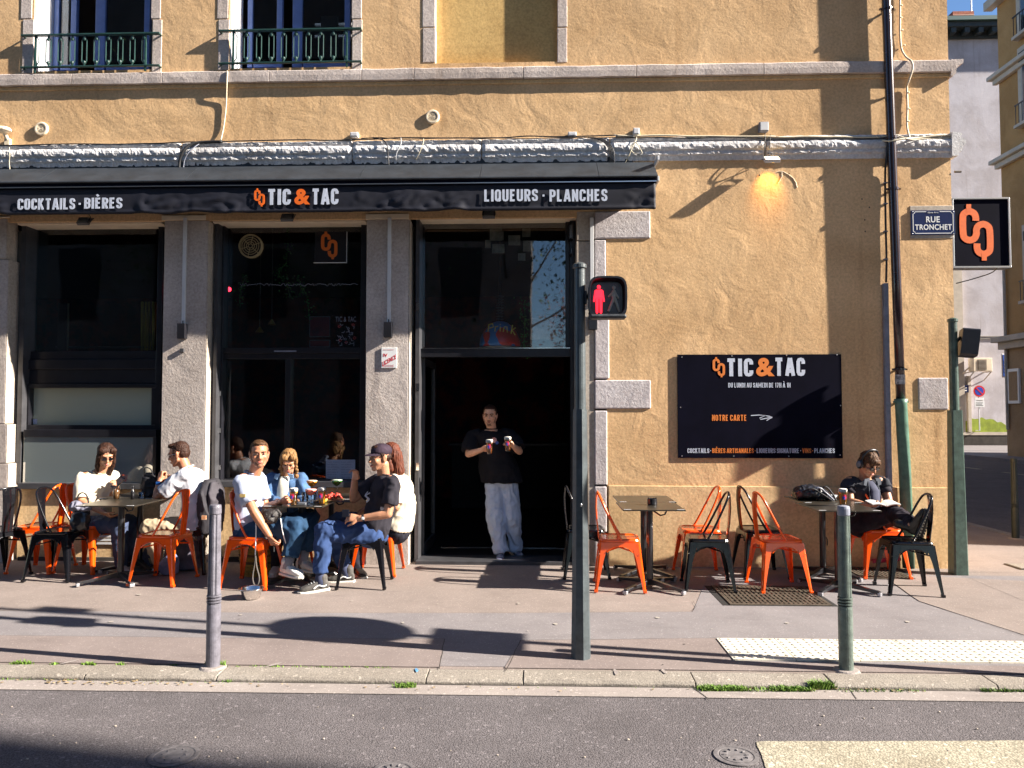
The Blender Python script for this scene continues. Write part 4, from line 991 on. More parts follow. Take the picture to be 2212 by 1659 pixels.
text_at('6ème Arrt', 2004, 2027, 457, 460.5, -.02, M_enamel, t, bold=.0, depth=.0008); text_at('RUE', 2000.5, 2030, 467.5, 480.5, -.0185, M_enamel, t, bold=.02, depth=.001); text_at('TRONCHET', 1976.5, 2056, 484.5, 496.5, -.0185, M_enamel, t, bold=.02, depth=.001)
for px, py in ((1972,458),(2060,458),(1972,504),(2060,504)):
    MB().ell(P(px, py, -.0195), (.004,.003,.004), u=8, v=6).make('screw', M_silver, t)

# projecting sign
t = thing('hanging_sign', 'square black projecting sign with orange chain logo on the corner', 'shop sign', (XC, .05, P(2120, 500).z))
xa, xb = XC+.012, P(2186, 500, .0).x; za, zb4 = P(2126, 425, 0).z, P(2126, 578, 0).z
MB().box((xa+.02, .035, zb4+.02), (xb-.02, .135, za-.02)).make('panel', M_sign, t)
for bx in (((xa, .02, za-.02), (xb, .15, za)), ((xa, .02, zb4), (xb, .15, zb4+.02)), ((xb-.02, .02, zb4+.0205), (xb, .15, za-.0205)), ((xa, .02, zb4+.0205), (xa+.02, .15, za-.0205))): MB().box(*bx).make('frame_bar', M_silver, t, bev=.003)
logo_at(2073, 2145, 441, 563, .0345, M_orange, t)
tag(MB().tube(smooth_path([P(2066, 612, .1), P(2100, 603, .2), P(2140, 590, .1), P(2155, 578, .02)]), .006, 6).make('cable', M_cable), 'thin black cable drooping under the projecting sign', 'cable')

# menu board on the wall
t = thing('wall_board', 'large black board with bar name, opening days and drinks list', 'sign board', tuple(P(1640, 880)))
a, c_ = P(1463, 766, -.018), P(1821, 990, -.018)
MB().box((a.x, -.018, c_.z), (c_.x, -.006, a.z)).make('panel', M_sign, t, bev=.002)
YB = -.0185
logo_at(1539.3, 1566, 771.5, 815, YB, M_orange2, t)
letters('TIC', 1568.5, 1627, 774, 813.5, YB, M_txt, t, wt=.20); text_at('&', 1633, 1673, 773, 813, YB, M_orange2, t, bold=.035); letters('TAC', 1672.5, 1739, 772.5, 812.5, YB, M_txt, t, wt=.20)
letters('DU LUNDI AU SAMEDI DE 17H À 1H', 1573, 1707.5, 827, 837, YB, M_txt, t, wt=.145)
letters('NOTRE CARTE', 1538, 1612.6, 896, 909, YB, M_orange2, t)
mb = MB(); f_ = lambda x, y, z: P(x, z, YB+y)
ribbon(mb, [(1622,897.5),(1640,896.5),(1654,897.5),(1641,903),(1643,906),(1668,901)], 1.8, f_, 0, -.001); mb.make('arrow', M_txt, t)
mb = MB(); ribbon(mb, [(1655,898),(1663,899.5),(1668,902),(1661,905),(1656,908.5)], 1.8, f_, -.0012, -.0022); mb.make('arrow_head', M_txt, t)
for s_, x0_, x1_, m_ in (('COCKTAILS', 1485, 1532, M_txt), ('BIÈRES ARTISANALES', 1538.4, 1628, M_orange2), ('LIQUEURS SIGNATURE', 1634.5, 1726, M_txt), ('VINS', 1733, 1752, M_orange2), ('PLANCHES', 1759, 1803, M_txt)):
    letters(s_, x0_, x1_, 968.5, 978.5, YB, m_, t, wt=.145)
for px, m_ in ((1535, M_txt), (1631.5, M_orange2), (1729.5, M_txt), (1755.5, M_orange2)): MB().box(P(px-.9, 972.6, YB)+Vector((0,0,0)), P(px+.9, 974.4, YB-.001)).make('dot', m_, t)
for px, py in ((1473,771.5),(1581,768.8),(1699,767.5),(1808,766.5),(1470,880),(1816,876),(1473,985),(1585,985.5),(1704,985.5),(1815,983)):
    MB().ell(P(px, py, YB-.001), (.006,.003,.006), u=8, v=6).make('screw', M_silver, t)

# ------------------------------------------------------------------ things seen behind the glass
def disc_fan():
    p = P(542.5, 532, .27); t = thing('extractor_fan', 'round cream extractor grille in the top of the tall window', 'extractor fan', tuple(p))
    A = Matrix.Rotation(R(90), 3, 'X')
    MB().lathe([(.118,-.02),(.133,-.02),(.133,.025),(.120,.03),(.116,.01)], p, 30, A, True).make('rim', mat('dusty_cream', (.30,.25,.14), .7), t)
    for r_ in (.095, .07, .045, .022):
        ring = [p + Vector((r_*math.cos(a), -.022, r_*math.sin(a))) for a in [2*math.pi*k/26 for k in range(26)]]
        MB().tube(ring, .004, 5, closed=True).make('ring', MATS['dusty_cream'], t)
    for k in range(6):
        a = k*math.pi/3+.3; MB().tube([p+Vector((.02*math.cos(a), -.022, .02*math.sin(a))), p+Vector((.12*math.cos(a), -.018, .12*math.sin(a)))], .004, 5).make('spoke', MATS['dusty_cream'], t)
    MB().lathe([(.115, 0), (.002, .001)], p, 24, A).make('backing', M_dark, t)
disc_fan()
t = thing('window_logo_panel', 'black panel with orange chain logo behind the tall window glass', 'sign', tuple(P(712, 530, .26)))
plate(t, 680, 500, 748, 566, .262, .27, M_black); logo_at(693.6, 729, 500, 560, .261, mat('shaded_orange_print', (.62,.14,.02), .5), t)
plate(t, 677, 566.4, 749, 568, .258, .27, M_pvc, 'edge'); plate(t, 748.3, 500, 749.5, 566, .258, .27, M_pvc, 'edge')
t = thing('menu_sheet', 'pale printed menu sheet taped low inside the tall window', 'menu', tuple(P(735, 1015, .28)))
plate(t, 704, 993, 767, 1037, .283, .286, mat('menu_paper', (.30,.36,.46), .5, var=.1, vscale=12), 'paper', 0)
for k in range(7):
    for (xa_, xb_) in ((707, 733), (737, 764)):
        text_at('ooii ooiio oi ooi ii'[: 10 + (k*3) % 8], xa_, xb_-(k*5) % 9, 997+k*5.4, 999+k*5.4, .2825, mat('faded_ink', (.08,.10,.15), .6), t, bold=0, depth=.0005, name='small_print')
t = thing('window_poster', 'TIC & TAC line drawing printed on the glass of the tall window', 'poster', tuple(P(747, 715, .28)))
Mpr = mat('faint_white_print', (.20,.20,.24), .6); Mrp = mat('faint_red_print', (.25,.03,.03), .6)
text_at('TIC & TAC', 725, 769, 684, 695, .2845, Mpr, t, bold=0, depth=.0005)
mb = MB(); f_ = lambda x, y, z: P(x, z, .284+y)
rg_ = random.Random(3)
for k in range(26):
    x_, y_ = rg_.uniform(730, 766), rg_.uniform(700, 742); a_ = rg_.uniform(0, 3.1)
    ribbon(mb, [(x_, y_), (x_+4*math.cos(a_), y_+4*math.sin(a_)), (x_+7*math.cos(a_+.8), y_+7*math.sin(a_+.8))], 1.1, f_, 0, -.0004)
mb.make('drawing', Mpr, t)
mb = MB()
for x_, y_ in ((733,705),(763,702),(735,735),(766,730),(748,740)): ribbon(mb, [(x_-3,y_),(x_,y_-3),(x_+3,y_),(x_,y_+3),(x_-3,y_)], 1.6, f_, 0, -.0004)
mb.make('accent', Mrp, t)
for (a_, lab) in (((668, 683, 713, 728, .9), 'upper framed picture on the dark bar wall'), ((668, 734, 713, 750, .9), 'lower framed picture half hidden by the window bar')):
    t = thing('framed_picture', lab, 'picture', tuple(P((a_[0]+a_[2])/2, (a_[1]+a_[3])/2, a_[4])), 0, 'framed pictures in the bar')
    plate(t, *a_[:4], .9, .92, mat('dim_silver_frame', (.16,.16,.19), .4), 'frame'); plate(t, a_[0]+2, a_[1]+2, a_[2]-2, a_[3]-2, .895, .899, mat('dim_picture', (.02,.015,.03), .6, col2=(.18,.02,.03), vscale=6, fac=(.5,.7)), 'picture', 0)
p = P(494.5, 625, .9); t = thing('red_lamp', 'small glowing red lamp in the dark behind the tall window', 'lamp', tuple(p))
MB().ell(p, (.028,.02,.028)).make('bulb', mat('red_glow', (.8,.02,.03), .4, emit=(1,.02,.04), estr=3), t); MB().cyl(p+Vector((0,0,.03)), p+Vector((0,0,.5)), .004, seg=6).make('cord', M_cable, t)
# hanging lamps with cords and plants
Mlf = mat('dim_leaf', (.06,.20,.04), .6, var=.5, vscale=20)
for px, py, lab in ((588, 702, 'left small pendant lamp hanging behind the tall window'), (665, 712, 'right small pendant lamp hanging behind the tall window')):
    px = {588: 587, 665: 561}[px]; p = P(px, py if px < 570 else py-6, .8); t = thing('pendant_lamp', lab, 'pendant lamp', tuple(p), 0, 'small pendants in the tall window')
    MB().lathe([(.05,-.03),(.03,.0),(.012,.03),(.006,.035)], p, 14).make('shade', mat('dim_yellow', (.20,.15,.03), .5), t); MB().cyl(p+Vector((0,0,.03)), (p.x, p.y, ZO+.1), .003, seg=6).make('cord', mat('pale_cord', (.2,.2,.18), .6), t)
def trailing(pts, n, lab, Y=.6, sz=.03):
    t = thing('trailing_plant', lab, 'plant', tuple(P(*pts[0], Y)), 0, 'trailing plants behind the glass')
    path = smooth_path([P(x, y, Y) for x, y in pts], 8); MB().tube(path, .003, 5).make('stem', Mlf, t)
    mb = MB(); rr2 = random.Random(n)
    for k in range(n):
        c = rr2.choice(path) + Vector((rr2.gauss(0, .035), rr2.gauss(0, .03), rr2.gauss(0, .03))); a = Vector((rr2.uniform(-1,1), rr2.uniform(-1,1), rr2.uniform(-1,.2))).normalized(); u = a.cross(Vector((0,1,0))).normalized()
        v = [mb.bm.verts.new(q) for q in (c, c+a*sz*.5+u*sz*.3, c+a*sz, c+a*sz*.5-u*sz*.3)]; mb.bm.faces.new(v)
    mb.make('leaves', Mlf, t, kind='stuff')
trailing([(620, 485), (622, 530), (617, 570), (600, 590), (618, 610), (626, 640)], 150, 'leafy trailing plant hanging in the middle of the tall window')
trailing([(530, 600), (519, 630), (518, 655)], 60, 'small trailing plant hanging beside the red lamp')
trailing([(640, 600), (662, 640), (668, 690)], 60, 'thin trailing plant right of the middle of the tall window')
trailing([(1133, 650), (1134, 690), (1132, 740), (1134, 770)], 120, 'trailing plant hanging right of the graffiti lamp', Y=.8)
# writing garland across the tall window
mb = MB(); f_ = lambda x, y, z: P(x, z, .283+y); rg_ = random.Random(8); pts = []
for k in range(95): pts.append((519 + k*2.7, 615 + rg_.uniform(-3.4, 3.4)))
ribbon(mb, pts, .8, f_, 0, -.0004); tag(mb.make('window_garland', mat('dim_garland', (.25,.27,.32), .6)), 'thin pale zigzag garland across the tall window', 'garland')
# yellow striped curtain inside the left window
t = thing('curtain', 'yellow striped curtain gathered at the right of the left window', 'curtain', tuple(P(322, 700, .6)))
mb = MB(); g = []
for i in range(41):
    pxx = 304 + 34*i/40; q0 = P(pxx, 652, .62); q1 = P(pxx, 757, .62); dy = .03*math.sin(i*.9); g.append((mb.bm.verts.new((q0.x, q0.y+dy, q0.z)), mb.bm.verts.new((q1.x, q1.y+dy, q1.z))))
for i in range(40): mb.bm.faces.new([g[i][0], g[i+1][0], g[i+1][1], g[i][1]])
Mcu = mat('yellow_striped_cloth', (.42,.30,.04), .8, col2=(.10,.05,.02), vscale=9, stretch=(3,1,.01), detail=1, fac=(.45,.52)); cu = mb.make('cloth', Mcu, t, smooth=True)
cu.modifiers.new('thick', 'SOLIDIFY').thickness = .004
MB().tube([P(120, 750, .62), P(340, 750, .62)], .012, 8).make('rail', M_frame, t)
t = thing('picture_panel', 'pale leaning panel edge dimly seen in the left window', 'panel', tuple(P(142, 700, .6)))
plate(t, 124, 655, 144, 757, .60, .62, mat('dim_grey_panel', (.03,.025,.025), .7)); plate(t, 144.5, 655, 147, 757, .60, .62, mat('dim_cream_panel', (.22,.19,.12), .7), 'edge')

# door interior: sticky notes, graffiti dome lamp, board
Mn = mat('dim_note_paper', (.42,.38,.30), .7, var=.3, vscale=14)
for k, (x0_, y0_, x1_, y1_) in enumerate(((1058,493,1085,520),(1070,500,1088,519),(1048,518,1060,536),(1063,527,1090,547),(1098,508,1124,530),(1130,520,1153,543),(1128,494,1146,512),(1119,547,1135,563))):
    p = P((x0_+x1_)/2, (y0_+y1_)/2, .31+.02*k); t = tag(MB().box(P(x0_, y0_, .31+.02*k), P(x1_, y1_, .312+.02*k)).make('paper_note', Mn), ('upper left faded paper note above the door', 'small note tucked behind the upper left one above the door', 'leftmost small paper note above the door', 'lower left faded square note above the door', 'middle faded paper note above the door', 'rightmost wide paper note above the door', 'upper right small paper note above the door', 'lowest paper note hanging above the door')[k], 'note', 'notes inside the glass above the door')
p = P(1080, 751, .9); t = thing('dome_lamp', 'big dome lamp shade with painted yellow graffiti word over the door', 'pendant lamp', tuple(p))
r_ = .245; 
sh = MB().lathe([(r_*math.cos(a), r_*1.28*math.sin(a)) for a in [i*math.pi/2/9*.96 for i in range(10)]], p, 30).make('lamp_shade', mat('painted_red_blue_shade', (.75,.06,.04), .35, col2=(.06,.30,.75), vscale=5, detail=1, fac=(.47,.5), coat=.4), t, smooth=True)
MB().lathe([(r_+.006,-.012),(r_+.008,.0),(r_-.002,.004)], p, 30).make('rim', M_silver, t)
for k in range(9): MB().lathe([(.03,.33+k*.033),(.045,.335+k*.033),(.045,.343+k*.033),(.03,.348+k*.033)], p, 14).make('cooling_fin', mat('dim_grey_metal', (.10,.11,.13), .4, .6), t)
MB().cyl(p+Vector((0,0,.28)), (p.x, p.y, ZO+.1), .012).make('stem', M_dark, t)
mb = MB(); f_ = lambda x, y, z: P(x, z, .645+y)
for s_ in ([(1054,716),(1056,701),(1064,699),(1066,706),(1057,709)],[(1069,716),(1070,706),(1076,705)],[(1080,716),(1081,706)],[(1080,701),(1081.5,701)],[(1087,717),(1089,706),(1095,706),(1096,718)],[(1104,721),(1107,702)],[(1114,708),(1106,713),(1113,724)]):
    ribbon(mb, s_, 2.2, f_, 0, -.002)
mb.make('graffiti', mat('graffiti_yellow', (.80,.72,.12), .6), t)
t = thing('notice_board', 'greyish poster board dimly seen right of the graffiti lamp', 'notice board', tuple(P(1172, 710, 1.0)))
plate(t, 1146, 686, 1199, 733, 1.0, 1.02, mat('dim_board', (.32,.25,.20), .6, var=.5, vscale=9))
# dim bar counter with bottles at the back of the room
t = thing('bar_counter', 'dark bar counter deep inside the doorway', 'bar counter', (-.1, 4.6, 0))
MB().box((-1.4, 4.4, .02), (.7, 5.0, 1.05)).make('body', M_dark, t, bev=.01); MB().box((-1.45, 4.33, 1.051), (.75, 5.05, 1.09)).make('top', M_floor, t, bev=.004)
# ------------------------------------------------------------------ street furniture
def bollard(px, py, lab, m, h=1.02, group='pavement bollards', r=.042):
    p = G(px, py); t = thing('bollard', lab, 'bollard', (p.x, p.y, 0), 0, group)
    c = (p.x, p.y, 0); k = h/1.02
    MB().lathe([(r*1.03,0),(r*1.03,.38*k),(r*.98,.40*k)], c, 24).make('lower_shaft', m, t, smooth=False)
    for z in (.412, .430, .448): MB().lathe([(r*.9,(z-.007)*k),(r*1.06,(z-.005)*k),(r*1.06,(z+.004)*k),(r*.9,(z+.006)*k)], c, 24).make('ring', m, t)
    n = 24; rg = []
    for z, q in ((.456*k, .96), (.50*k, .93), (.955*k, .84)):
        rg.append([Vector((p.x + r*q*(1 if (j % 4) else .86)*math.cos(2*math.pi*j/n), p.y + r*q*(1 if (j % 4) else .86)*math.sin(2*math.pi*j/n), z)) for j in range(n)])
    MB().rings(rg).make('fluted_shaft', m, t)
    MB().lathe([(r*.80,.955*k),(r*.90,.962*k),(r*.90,1.00*k),(r*.82,1.015*k),(r*.3,1.02*k)], c, 24).make('cap', M_grey_duct if m == M_greybol else m, t, bev=.002)
    MB().lathe([(r*2.0,.001),(r*1.7,.012),(r*1.05,.014)], c, 20).make('mortar_collar', M_gutter, t)
M_bol1 = mat('lilac_grey_bollard_paint', (.13, .125, .15), .40, var=.3, vscale=18, bump=.6, bscale=90)
bollard(460, 1442, 'lilac grey bollard in front of the men at the middle table', M_bol1)
bollard(1828, 1449, 'green bollard beside the white tactile tiles', M_greybol)
bollard(2194, 1164, 'dark far bollard at the kerb of the side street', mat('shade_darkened_green_paint', (.025,.032,.028), .5, var=.3, vscale=12))  # far bollard: shade of the side street put into its paint colour
t_ = None
# pedestrian signal in the foreground
p = G(1255, 1422); t = thing('pedestrian_signal', 'pedestrian light pole with lit red standing figure at centre', 'traffic light', (p.x, p.y, 0))
c = Vector((p.x, p.y, 0)); s_ = 334.0
def octa(z0, z1, r0, r1, name, m, rot=0.2, n=8):
    return MB().rings([[c + Vector((r*math.cos(2*math.pi*j/n+rot), r*math.sin(2*math.pi*j/n+rot), z)) for j in range(n)] for z, r in ((z0, r0), (z1, r1))]).make(name, m, t)
M_sigpole = mat('petrol_grey_pole_paint', (.060, .075, .082), .42, var=.3, vscale=10, bump=.35, bscale=60, coat=.1)
octa(0, .34, .066, .060, 'base_sleeve', M_sigpole); octa(.34, 1.62, .060, .048, 'lower_shaft', M_sigpole)
MB().lathe([(.038,1.62),(.036,2.55),(.046,2.555),(.046,2.578),(.03,2.59)], c, 18).make('upper_shaft', M_sigpole, t, smooth=False)
h0 = P(1310, 647, p.y); hx, hz = h0.x, h0.z
mb = MB(); n = 24; rg = []
def sq(u, rw, rh, z, e=4.2):
    out = []
    for j in range(n):
        a = 2*math.pi*j/n; ca, sa = math.cos(a), math.sin(a); out.append(Vector((hx + rw*abs(ca)**(2/e)*(1 if ca > 0 else -1), u, hz + z + rh*abs(sa)**(2/e)*(1 if sa > 0 else -1))))
    return out
py_ = p.y
rg = [sq(py_+.09, .06, .07, 0), sq(py_+.08, .108, .118, 0), sq(py_-.02, .124, .136, 0), sq(py_-.10, .126, .138, .002), sq(py_-.10, .113, .122, .006), sq(py_-.02, .105, .112, .004)]
mb.rings(rg); hd = mb.make('signal_housing', M_black, t, smooth=False)
MB().box((hx-.100, py_-.0235, hz-.100), (hx+.100, py_-.0205, hz+.108)).make('lens_plate', mat('smoked_lens', (.035,.033,.03), .25, coat=.3), t)
MB().box((hx-.118, py_-.128, hz-.140), (hx+.118, py_-.02, hz-.112)).make('chin', mat('scuffed_dark_plastic', (.045,.05,.055), .5, var=.6, vscale=30), t, bev=.012)
def figure(cx, cz, k, m, walk, nm):
    y = py_-.030; mb = MB(); mb.ell((cx, y, cz+.072*k), (.0125*k,.004,.014*k), u=12, v=8)
    T = lambda a, b, r0, r1: mb.caps((cx+a[0]*k, y, cz+a[1]*k), (cx+b[0]*k, y, cz+b[1]*k), r0*k, r1*k, 8)
    if not walk:
        mb.box((cx-.022*k, y-.004, cz-.004*k), (cx+.022*k, y+.004, cz+.054*k)); T((-.022,.045), (-.032,-.02), .007, .006); T((.022,.045), (.032,-.02), .007, .006); T((-.012,0), (-.013,-.095), .010, .008); T((.012,0), (.013,-.095), .010, .008)
    else:
        mb.ell((cx, y, cz+.025*k), (.018*k,.005,.035*k)); T((0,.045), (-.035,.01), .008, .006); T((.004,.045), (.03,0), .008, .006); T((.0,0), (-.036,-.09), .012, .008); T((.004,0), (.036,-.09), .012, .008)
    mb.make(nm, m, t)
figure(hx-.052, hz+.006, 1.0, mat('lit_red_leds', (.7,.02,.03), .4, emit=(1,.02,.04), estr=.8), False, 'red_figure')
figure(hx+.046, hz+.006, .95, mat('unlit_green_lens', (.62,.54,.42), .35), True, 'walking_figure')
MB().tube([c+Vector((.02,0,2.36)), c+Vector((.06,0,2.36)), Vector((hx-.09, py_+.02, hz+.09))], .018, 8).make('arm', M_black, t)
MB().box(c+Vector((.028,-.035,2.31)), c+Vector((.045,.035,2.40))).make('clamp', M_black, t, bev=.004)
MB().ell((c.x+.001, c.y-.066, 1.0), (.006,.004,.012)).make('screw', M_silver, t)

# second signal pole at the building corner, seen from the side
p = P(2070, 1233, -.27); t = thing('traffic_signal', 'dark green signal pole with side-on black lamp at the building corner', 'traffic light', (p.x, p.y, 0)); c = Vector((p.x, p.y, 0))
MB().rings([[c+Vector((r_*a, r_*b_, z)) for a, b_ in ((-1,-.8),(-.8,-1),(.8,-1),(1,-.8),(1,.8),(.8,1),(-.8,1),(-1,.8))] for z, r_ in ((0,.070),(1.62,.052))]).make('base_cabinet', M_green, t)
MB().lathe([(.043,1.62),(.040,2.50),(.048,2.505),(.048,2.53),(.02,2.545)], c, 18).make('upper_shaft', M_green, t)
MB().box(c+Vector((.0,-.0535,.9)), c+Vector((.022,-.0525,1.1))).make('hatch', mat('torn_dark_sticker', (.02,.03,.06), .5, col2=(.5,.52,.5), vscale=26, fac=(.55,.6)), t)
h = P(2088, 741, p.y); M = Matrix.Translation(h) @ Matrix.Rotation(R(8), 4, 'Y') @ Matrix.Rotation(R(70), 4, 'Z')
mb = MB(); mb.rings([[M @ Vector((x, y, z)) for x, z in ((-.10,-.135),(.10,-.135),(.115,-.12),(.115,.12),(.10,.135),(-.10,.135),(-.115,.12),(-.115,-.12))] for y in (-.09, .06)]); mb.make('signal_housing', M_black, t)
mb = MB(); mb.box((-.105, -.0935, -.12), (.105, -.0905, .12), M); mb.make('lens_plate', MATS['smoked_lens'], t)
MB().tube([c+Vector((.03,0,2.3)), h+Vector((-.05,.02,.06))], .015, 8).make('arm', M_black, t)

# post with round and square plates, just outside the right edge, whose shadow lies on the pavement
t = thing('road_sign_post', 'tall post carrying a round and a square plate beyond the right edge', 'sign post', (3.4, -3.22, 0))
MB().cyl((3.4,-3.22,0), (3.4,-3.22,4.6), .036, seg=16).make('post', M_green, t)
A = Matrix.Rotation(R(90), 3, 'Y')
MB().lathe([(.325,-.012),(.325,.012),(.31,.016),(.01,.016)], (3.45,-3.20,2.80), 36, A).make('round_plate', M_pvc, t)
MB().box((3.44,-3.42,2.02), (3.46,-3.02,2.40)).make('square_plate', M_pvc, t)
MB().box((3.35,-3.26,4.0), (3.45,-3.08,4.25)).make('box', M_green, t, bev=.01)

# ------------------------------------------------------------------ chairs
def make_chair(loc, rz, m, lab, cat='chair', group=None):
    t = thing('metal_chair', lab, cat, loc, rz, group)
    # seat pan, local +X is the front
    n = 28; out = []
    def ring(w_, z, e=6, sh=0):
        return [Vector((w_*abs(math.cos(a))**(2/e)*(1 if math.cos(a) > 0 else -1)+sh, w_*(.98)*abs(math.sin(a))**(2/e)*(1 if math.sin(a) > 0 else -1), z)) for a in [2*math.pi*(j+.5)/n for j in range(n)]]
    MB().rings([ring(.170,.424), ring(.178,.430), ring(.181,.444), ring(.176,.456), ring(.160,.460), ring(.150,.453), ring(.05,.450)]).make('seat', m, t, local=True)
    def cw(z): return .176 + .052*(1-z/.44)
    for sx in (-1, 1):
        for sy in (-1, 1):
            rg = []
            for z, wd in ((.430,.088),(.36,.066),(.28,.052),(.16,.040),(.05,.030),(.0,.028)):
                c = cw(z); th = .006; q = .014
                pr = [(c-wd, c), (c-q, c), (c-q*.3, c-q*.3), (c, c-q), (c, c-wd), (c-th, c-wd), (c-th-.002, c-q), (c-q*.3-th, c-q*.3-th), (c-q, c-th-.002), (c-wd, c-th)]
                row = [Vector((sx*a, sy*b_, z)) for a, b_ in pr]
                rg.append(row if sx*sy > 0 else list(reversed(row)))
            MB().rings(rg).make('leg', m, t, local=True)
            MB().box((sx*(cw(0)-.030), sy*(cw(0)-.030), -.001), (sx*(cw(0)+.003), sy*(cw(0)+.003), .022)).make('foot_cap', m, t, local=True, bev=.003)
    # arched aprons
    for k in range(4):
        pts = []
        for j in range(13):
            u = -1 + 2*j/12; x = u*.115; z = .345 + .052*(1-abs(u)**2.6); pts.append((x, z))
        poly = pts + [(.105, .43), (-.105, .43)]
        rot = Matrix.Rotation(k*math.pi/2, 4, 'Z')
        f = lambda x, y, z: rot @ Vector((x, y - (.178 + .052*(1-z/.44)*.9), z))
        MB().prism(poly, 0, .004, f).make('apron', m, t, local=True)
        mb = MB(); mb.tube([f(x, -.001, z) for x, z in pts], .0045, 6); mb.make('apron_bead', m, t, local=True)
    hoop = smooth_path([(.015,-.172,.452), (-.03,-.168,.53), (-.105,-.155,.68), (-.150,-.138,.775), (-.178,-.105,.835), (-.190,-.05,.857), (-.193,0,.861), (-.190,.05,.857), (-.178,.105,.835), (-.150,.138,.775), (-.105,.155,.68), (-.03,.168,.53), (.015,.172,.452)], 4)
    MB().tube(hoop, .0105, 8).make('back_hoop', m, t, local=True, smooth=True)
    mb = MB(); rg = []
    for z, x, wd in ((.44,-.178,.052), (.50,-.184,.052), (.60,-.196,.054), (.72,-.204,.058), (.80,-.202,.061), (.855,-.196,.062)):
        rg.append([Vector((x, -wd, z)), Vector((x-.008, -wd+.012, z)), Vector((x-.002, -.02, z)), Vector((x-.010, 0, z)), Vector((x-.002, .02, z)), Vector((x-.008, wd-.012, z)), Vector((x, wd, z)), Vector((x+.004, wd-.012, z)), Vector((x+.006, 0, z)), Vector((x+.004, -wd+.012, z))])
    mb.rings(rg); mb.make('back_splat', m, t, local=True)
    for s_ in (-1, 1): MB().tube([(-.185,-.185*s_,.33), (0,0,.36), (.185,.185*s_,.33)], .007, 6).make('cross_brace', m, t, local=True)
    return t
CH = [  # px of centre, Y, heading, colour, label
 (-11, -.70, 155, 'b', 'black metal chair cut off by the left edge of the picture'),
 (130, -.72, 0, 'b', 'black metal chair facing right, second from the left edge'),
 (90, -.40, 180, 'o', 'orange metal chair behind the two black chairs at the far left'),
 (190, -.38, -6, 'o', 'orange metal chair the woman in sunglasses sits on'),
 (354, -.86, 176, 'o', 'empty orange metal chair with hoop back in front of the man in white'),
 (416, -.37, 180, 'b', 'black metal chair under the man in the white t-shirt'),
 (547, -.95, -4, 'o', 'orange metal chair the man in the pale blue t-shirt sits on'),
 (616, -.30, 268, 'o', 'orange metal chair hidden behind the woman in the denim jacket'),
 (789, -.91, 182, 'b', 'black metal chair the man with the cap sits on'),
 (816, -.40, 178, 'o', 'orange metal chair of the red-haired woman beside the doorway pillar'),
 (1265, -.43, 0, 'b', 'black metal chair partly hidden by the pedestrian light pole'),
 (1337, -.95, -3, 'o', 'orange metal chair right of the pedestrian light pole'),
 (1511, -.41, 180, 'o', 'orange metal chair against the wall, left of the four leaning chairs'),
 (1528, -.92, 174, 'b', 'black metal chair in front on the left of the four leaning chairs'),
 (1642, -.38, 2, 'b', 'black metal chair against the wall, right of the four leaning chairs'),
 (1680, -.93, 3, 'o', 'orange metal chair in front on the right of the four leaning chairs'),
 (1896, -.33, 0, 'o', 'orange metal chair the man with headphones sits on'),
 (1960, -1.0, 172, 'b', 'black metal chair with the reader\'s boots resting on its seat'),
]
protos = {}
for px, Y, hd, cl, lab in CH:
    p = P(px, 1250, Y)
    if cl not in protos:
        protos[cl] = make_chair((p.x, Y, .008), R(hd), M_black_chair if cl == 'b' else M_orange_chair, lab, group='metal terrace chairs'); CM = childmap()
    else:
        o = copy_tree(protos[cl], None, CM); o.location = (p.x, Y, .008); o.rotation_euler = (0, 0, R(hd)); o['label'] = lab

# ------------------------------------------------------------------ tables
def make_table(loc, rz, lab, s_=.55, foot=45):
    t = thing('bistro_table', lab, 'table', loc, rz, 'folding bistro tables')
    h = s_/2
    MB().box((-h,-h,.728), (h,h,.740)).make('tabletop', M_table, t, local=True, bev=.002)
    MB().cyl((0,0,.03), (0,0,.715), .030, seg=18).make('column', M_tcol, t, local=True, smooth=False)
    MB().box((-.10,-.10,.712), (.10,.10,.7275)).make('top_plate', M_tcol, t, local=True, bev=.003)
    mb = MB(); mb.tube([(.03,-.02,.70), (.09,-.05,.66), (.13,-.05,.67), (.15,-.05,.71)], .008, 6); mb.make('folding_lever', M_tcol, t, local=True)
    for k in range(4):
        a = R(foot + 90*k); c, s2 = math.cos(a), math.sin(a); Mx = Matrix(((c,-s2,0,0),(s2,c,0,0),(0,0,1,0),(0,0,0,1)))
        rg = []
        for x, wd, z0, z1 in ((.02,.022,.035,.085), (.18,.020,.03,.062), (.33,.019,.022,.045), (.345,.019,.004,.045), (.36,.019,.004,.042)):
            rg.append([Mx @ Vector(q) for q in ((x,-wd,z0),(x,wd,z0),(x,wd,z1),(x,-wd,z1))])
        MB().rings(rg).make('foot', M_tcol, t, local=True, bev=.003)
        MB().box((.345,-.021,.001), (.372,.021,.030), Mx).make('foot_cap', mat('steel_foot_cap', (.42,.42,.45), .35, .6), t, local=True, bev=.003)
    for sx in (-1, 1): MB().box((sx*(h-.075),-h-.001,.7402), (sx*(h-.012),-h+.012,.7425)).make('edge_clip', M_pvc, t, local=True)
    return t
TB = [(263, -.845, 'front black table of the couple at the left'), (303, -.288, 'rear black table of the couple, against the left window'),
      (652, -.845, 'front black table crowded with beers and cocktails'), (716, -.288, 'rear black table behind the cocktails, against the tall window'),
      (1403, -.965, 'empty black table with an ashtray right of the light pole'), (1390, -.405, 'empty black table against the wall behind the ashtray table'),
      (1808, -.965, 'black table holding one beer in front of the reader'), (1776, -.405, 'black table against the wall with the backpack on it')]
tp = None
for px, Y, lab in TB:
    p = P(px, 1095, Y); sz = (p.x, Y, .006)
    if tp is None: tp = make_table(sz, 0, lab); CM = childmap()
    else: o = copy_tree(tp, None, CM); o.location = sz; o['label'] = lab
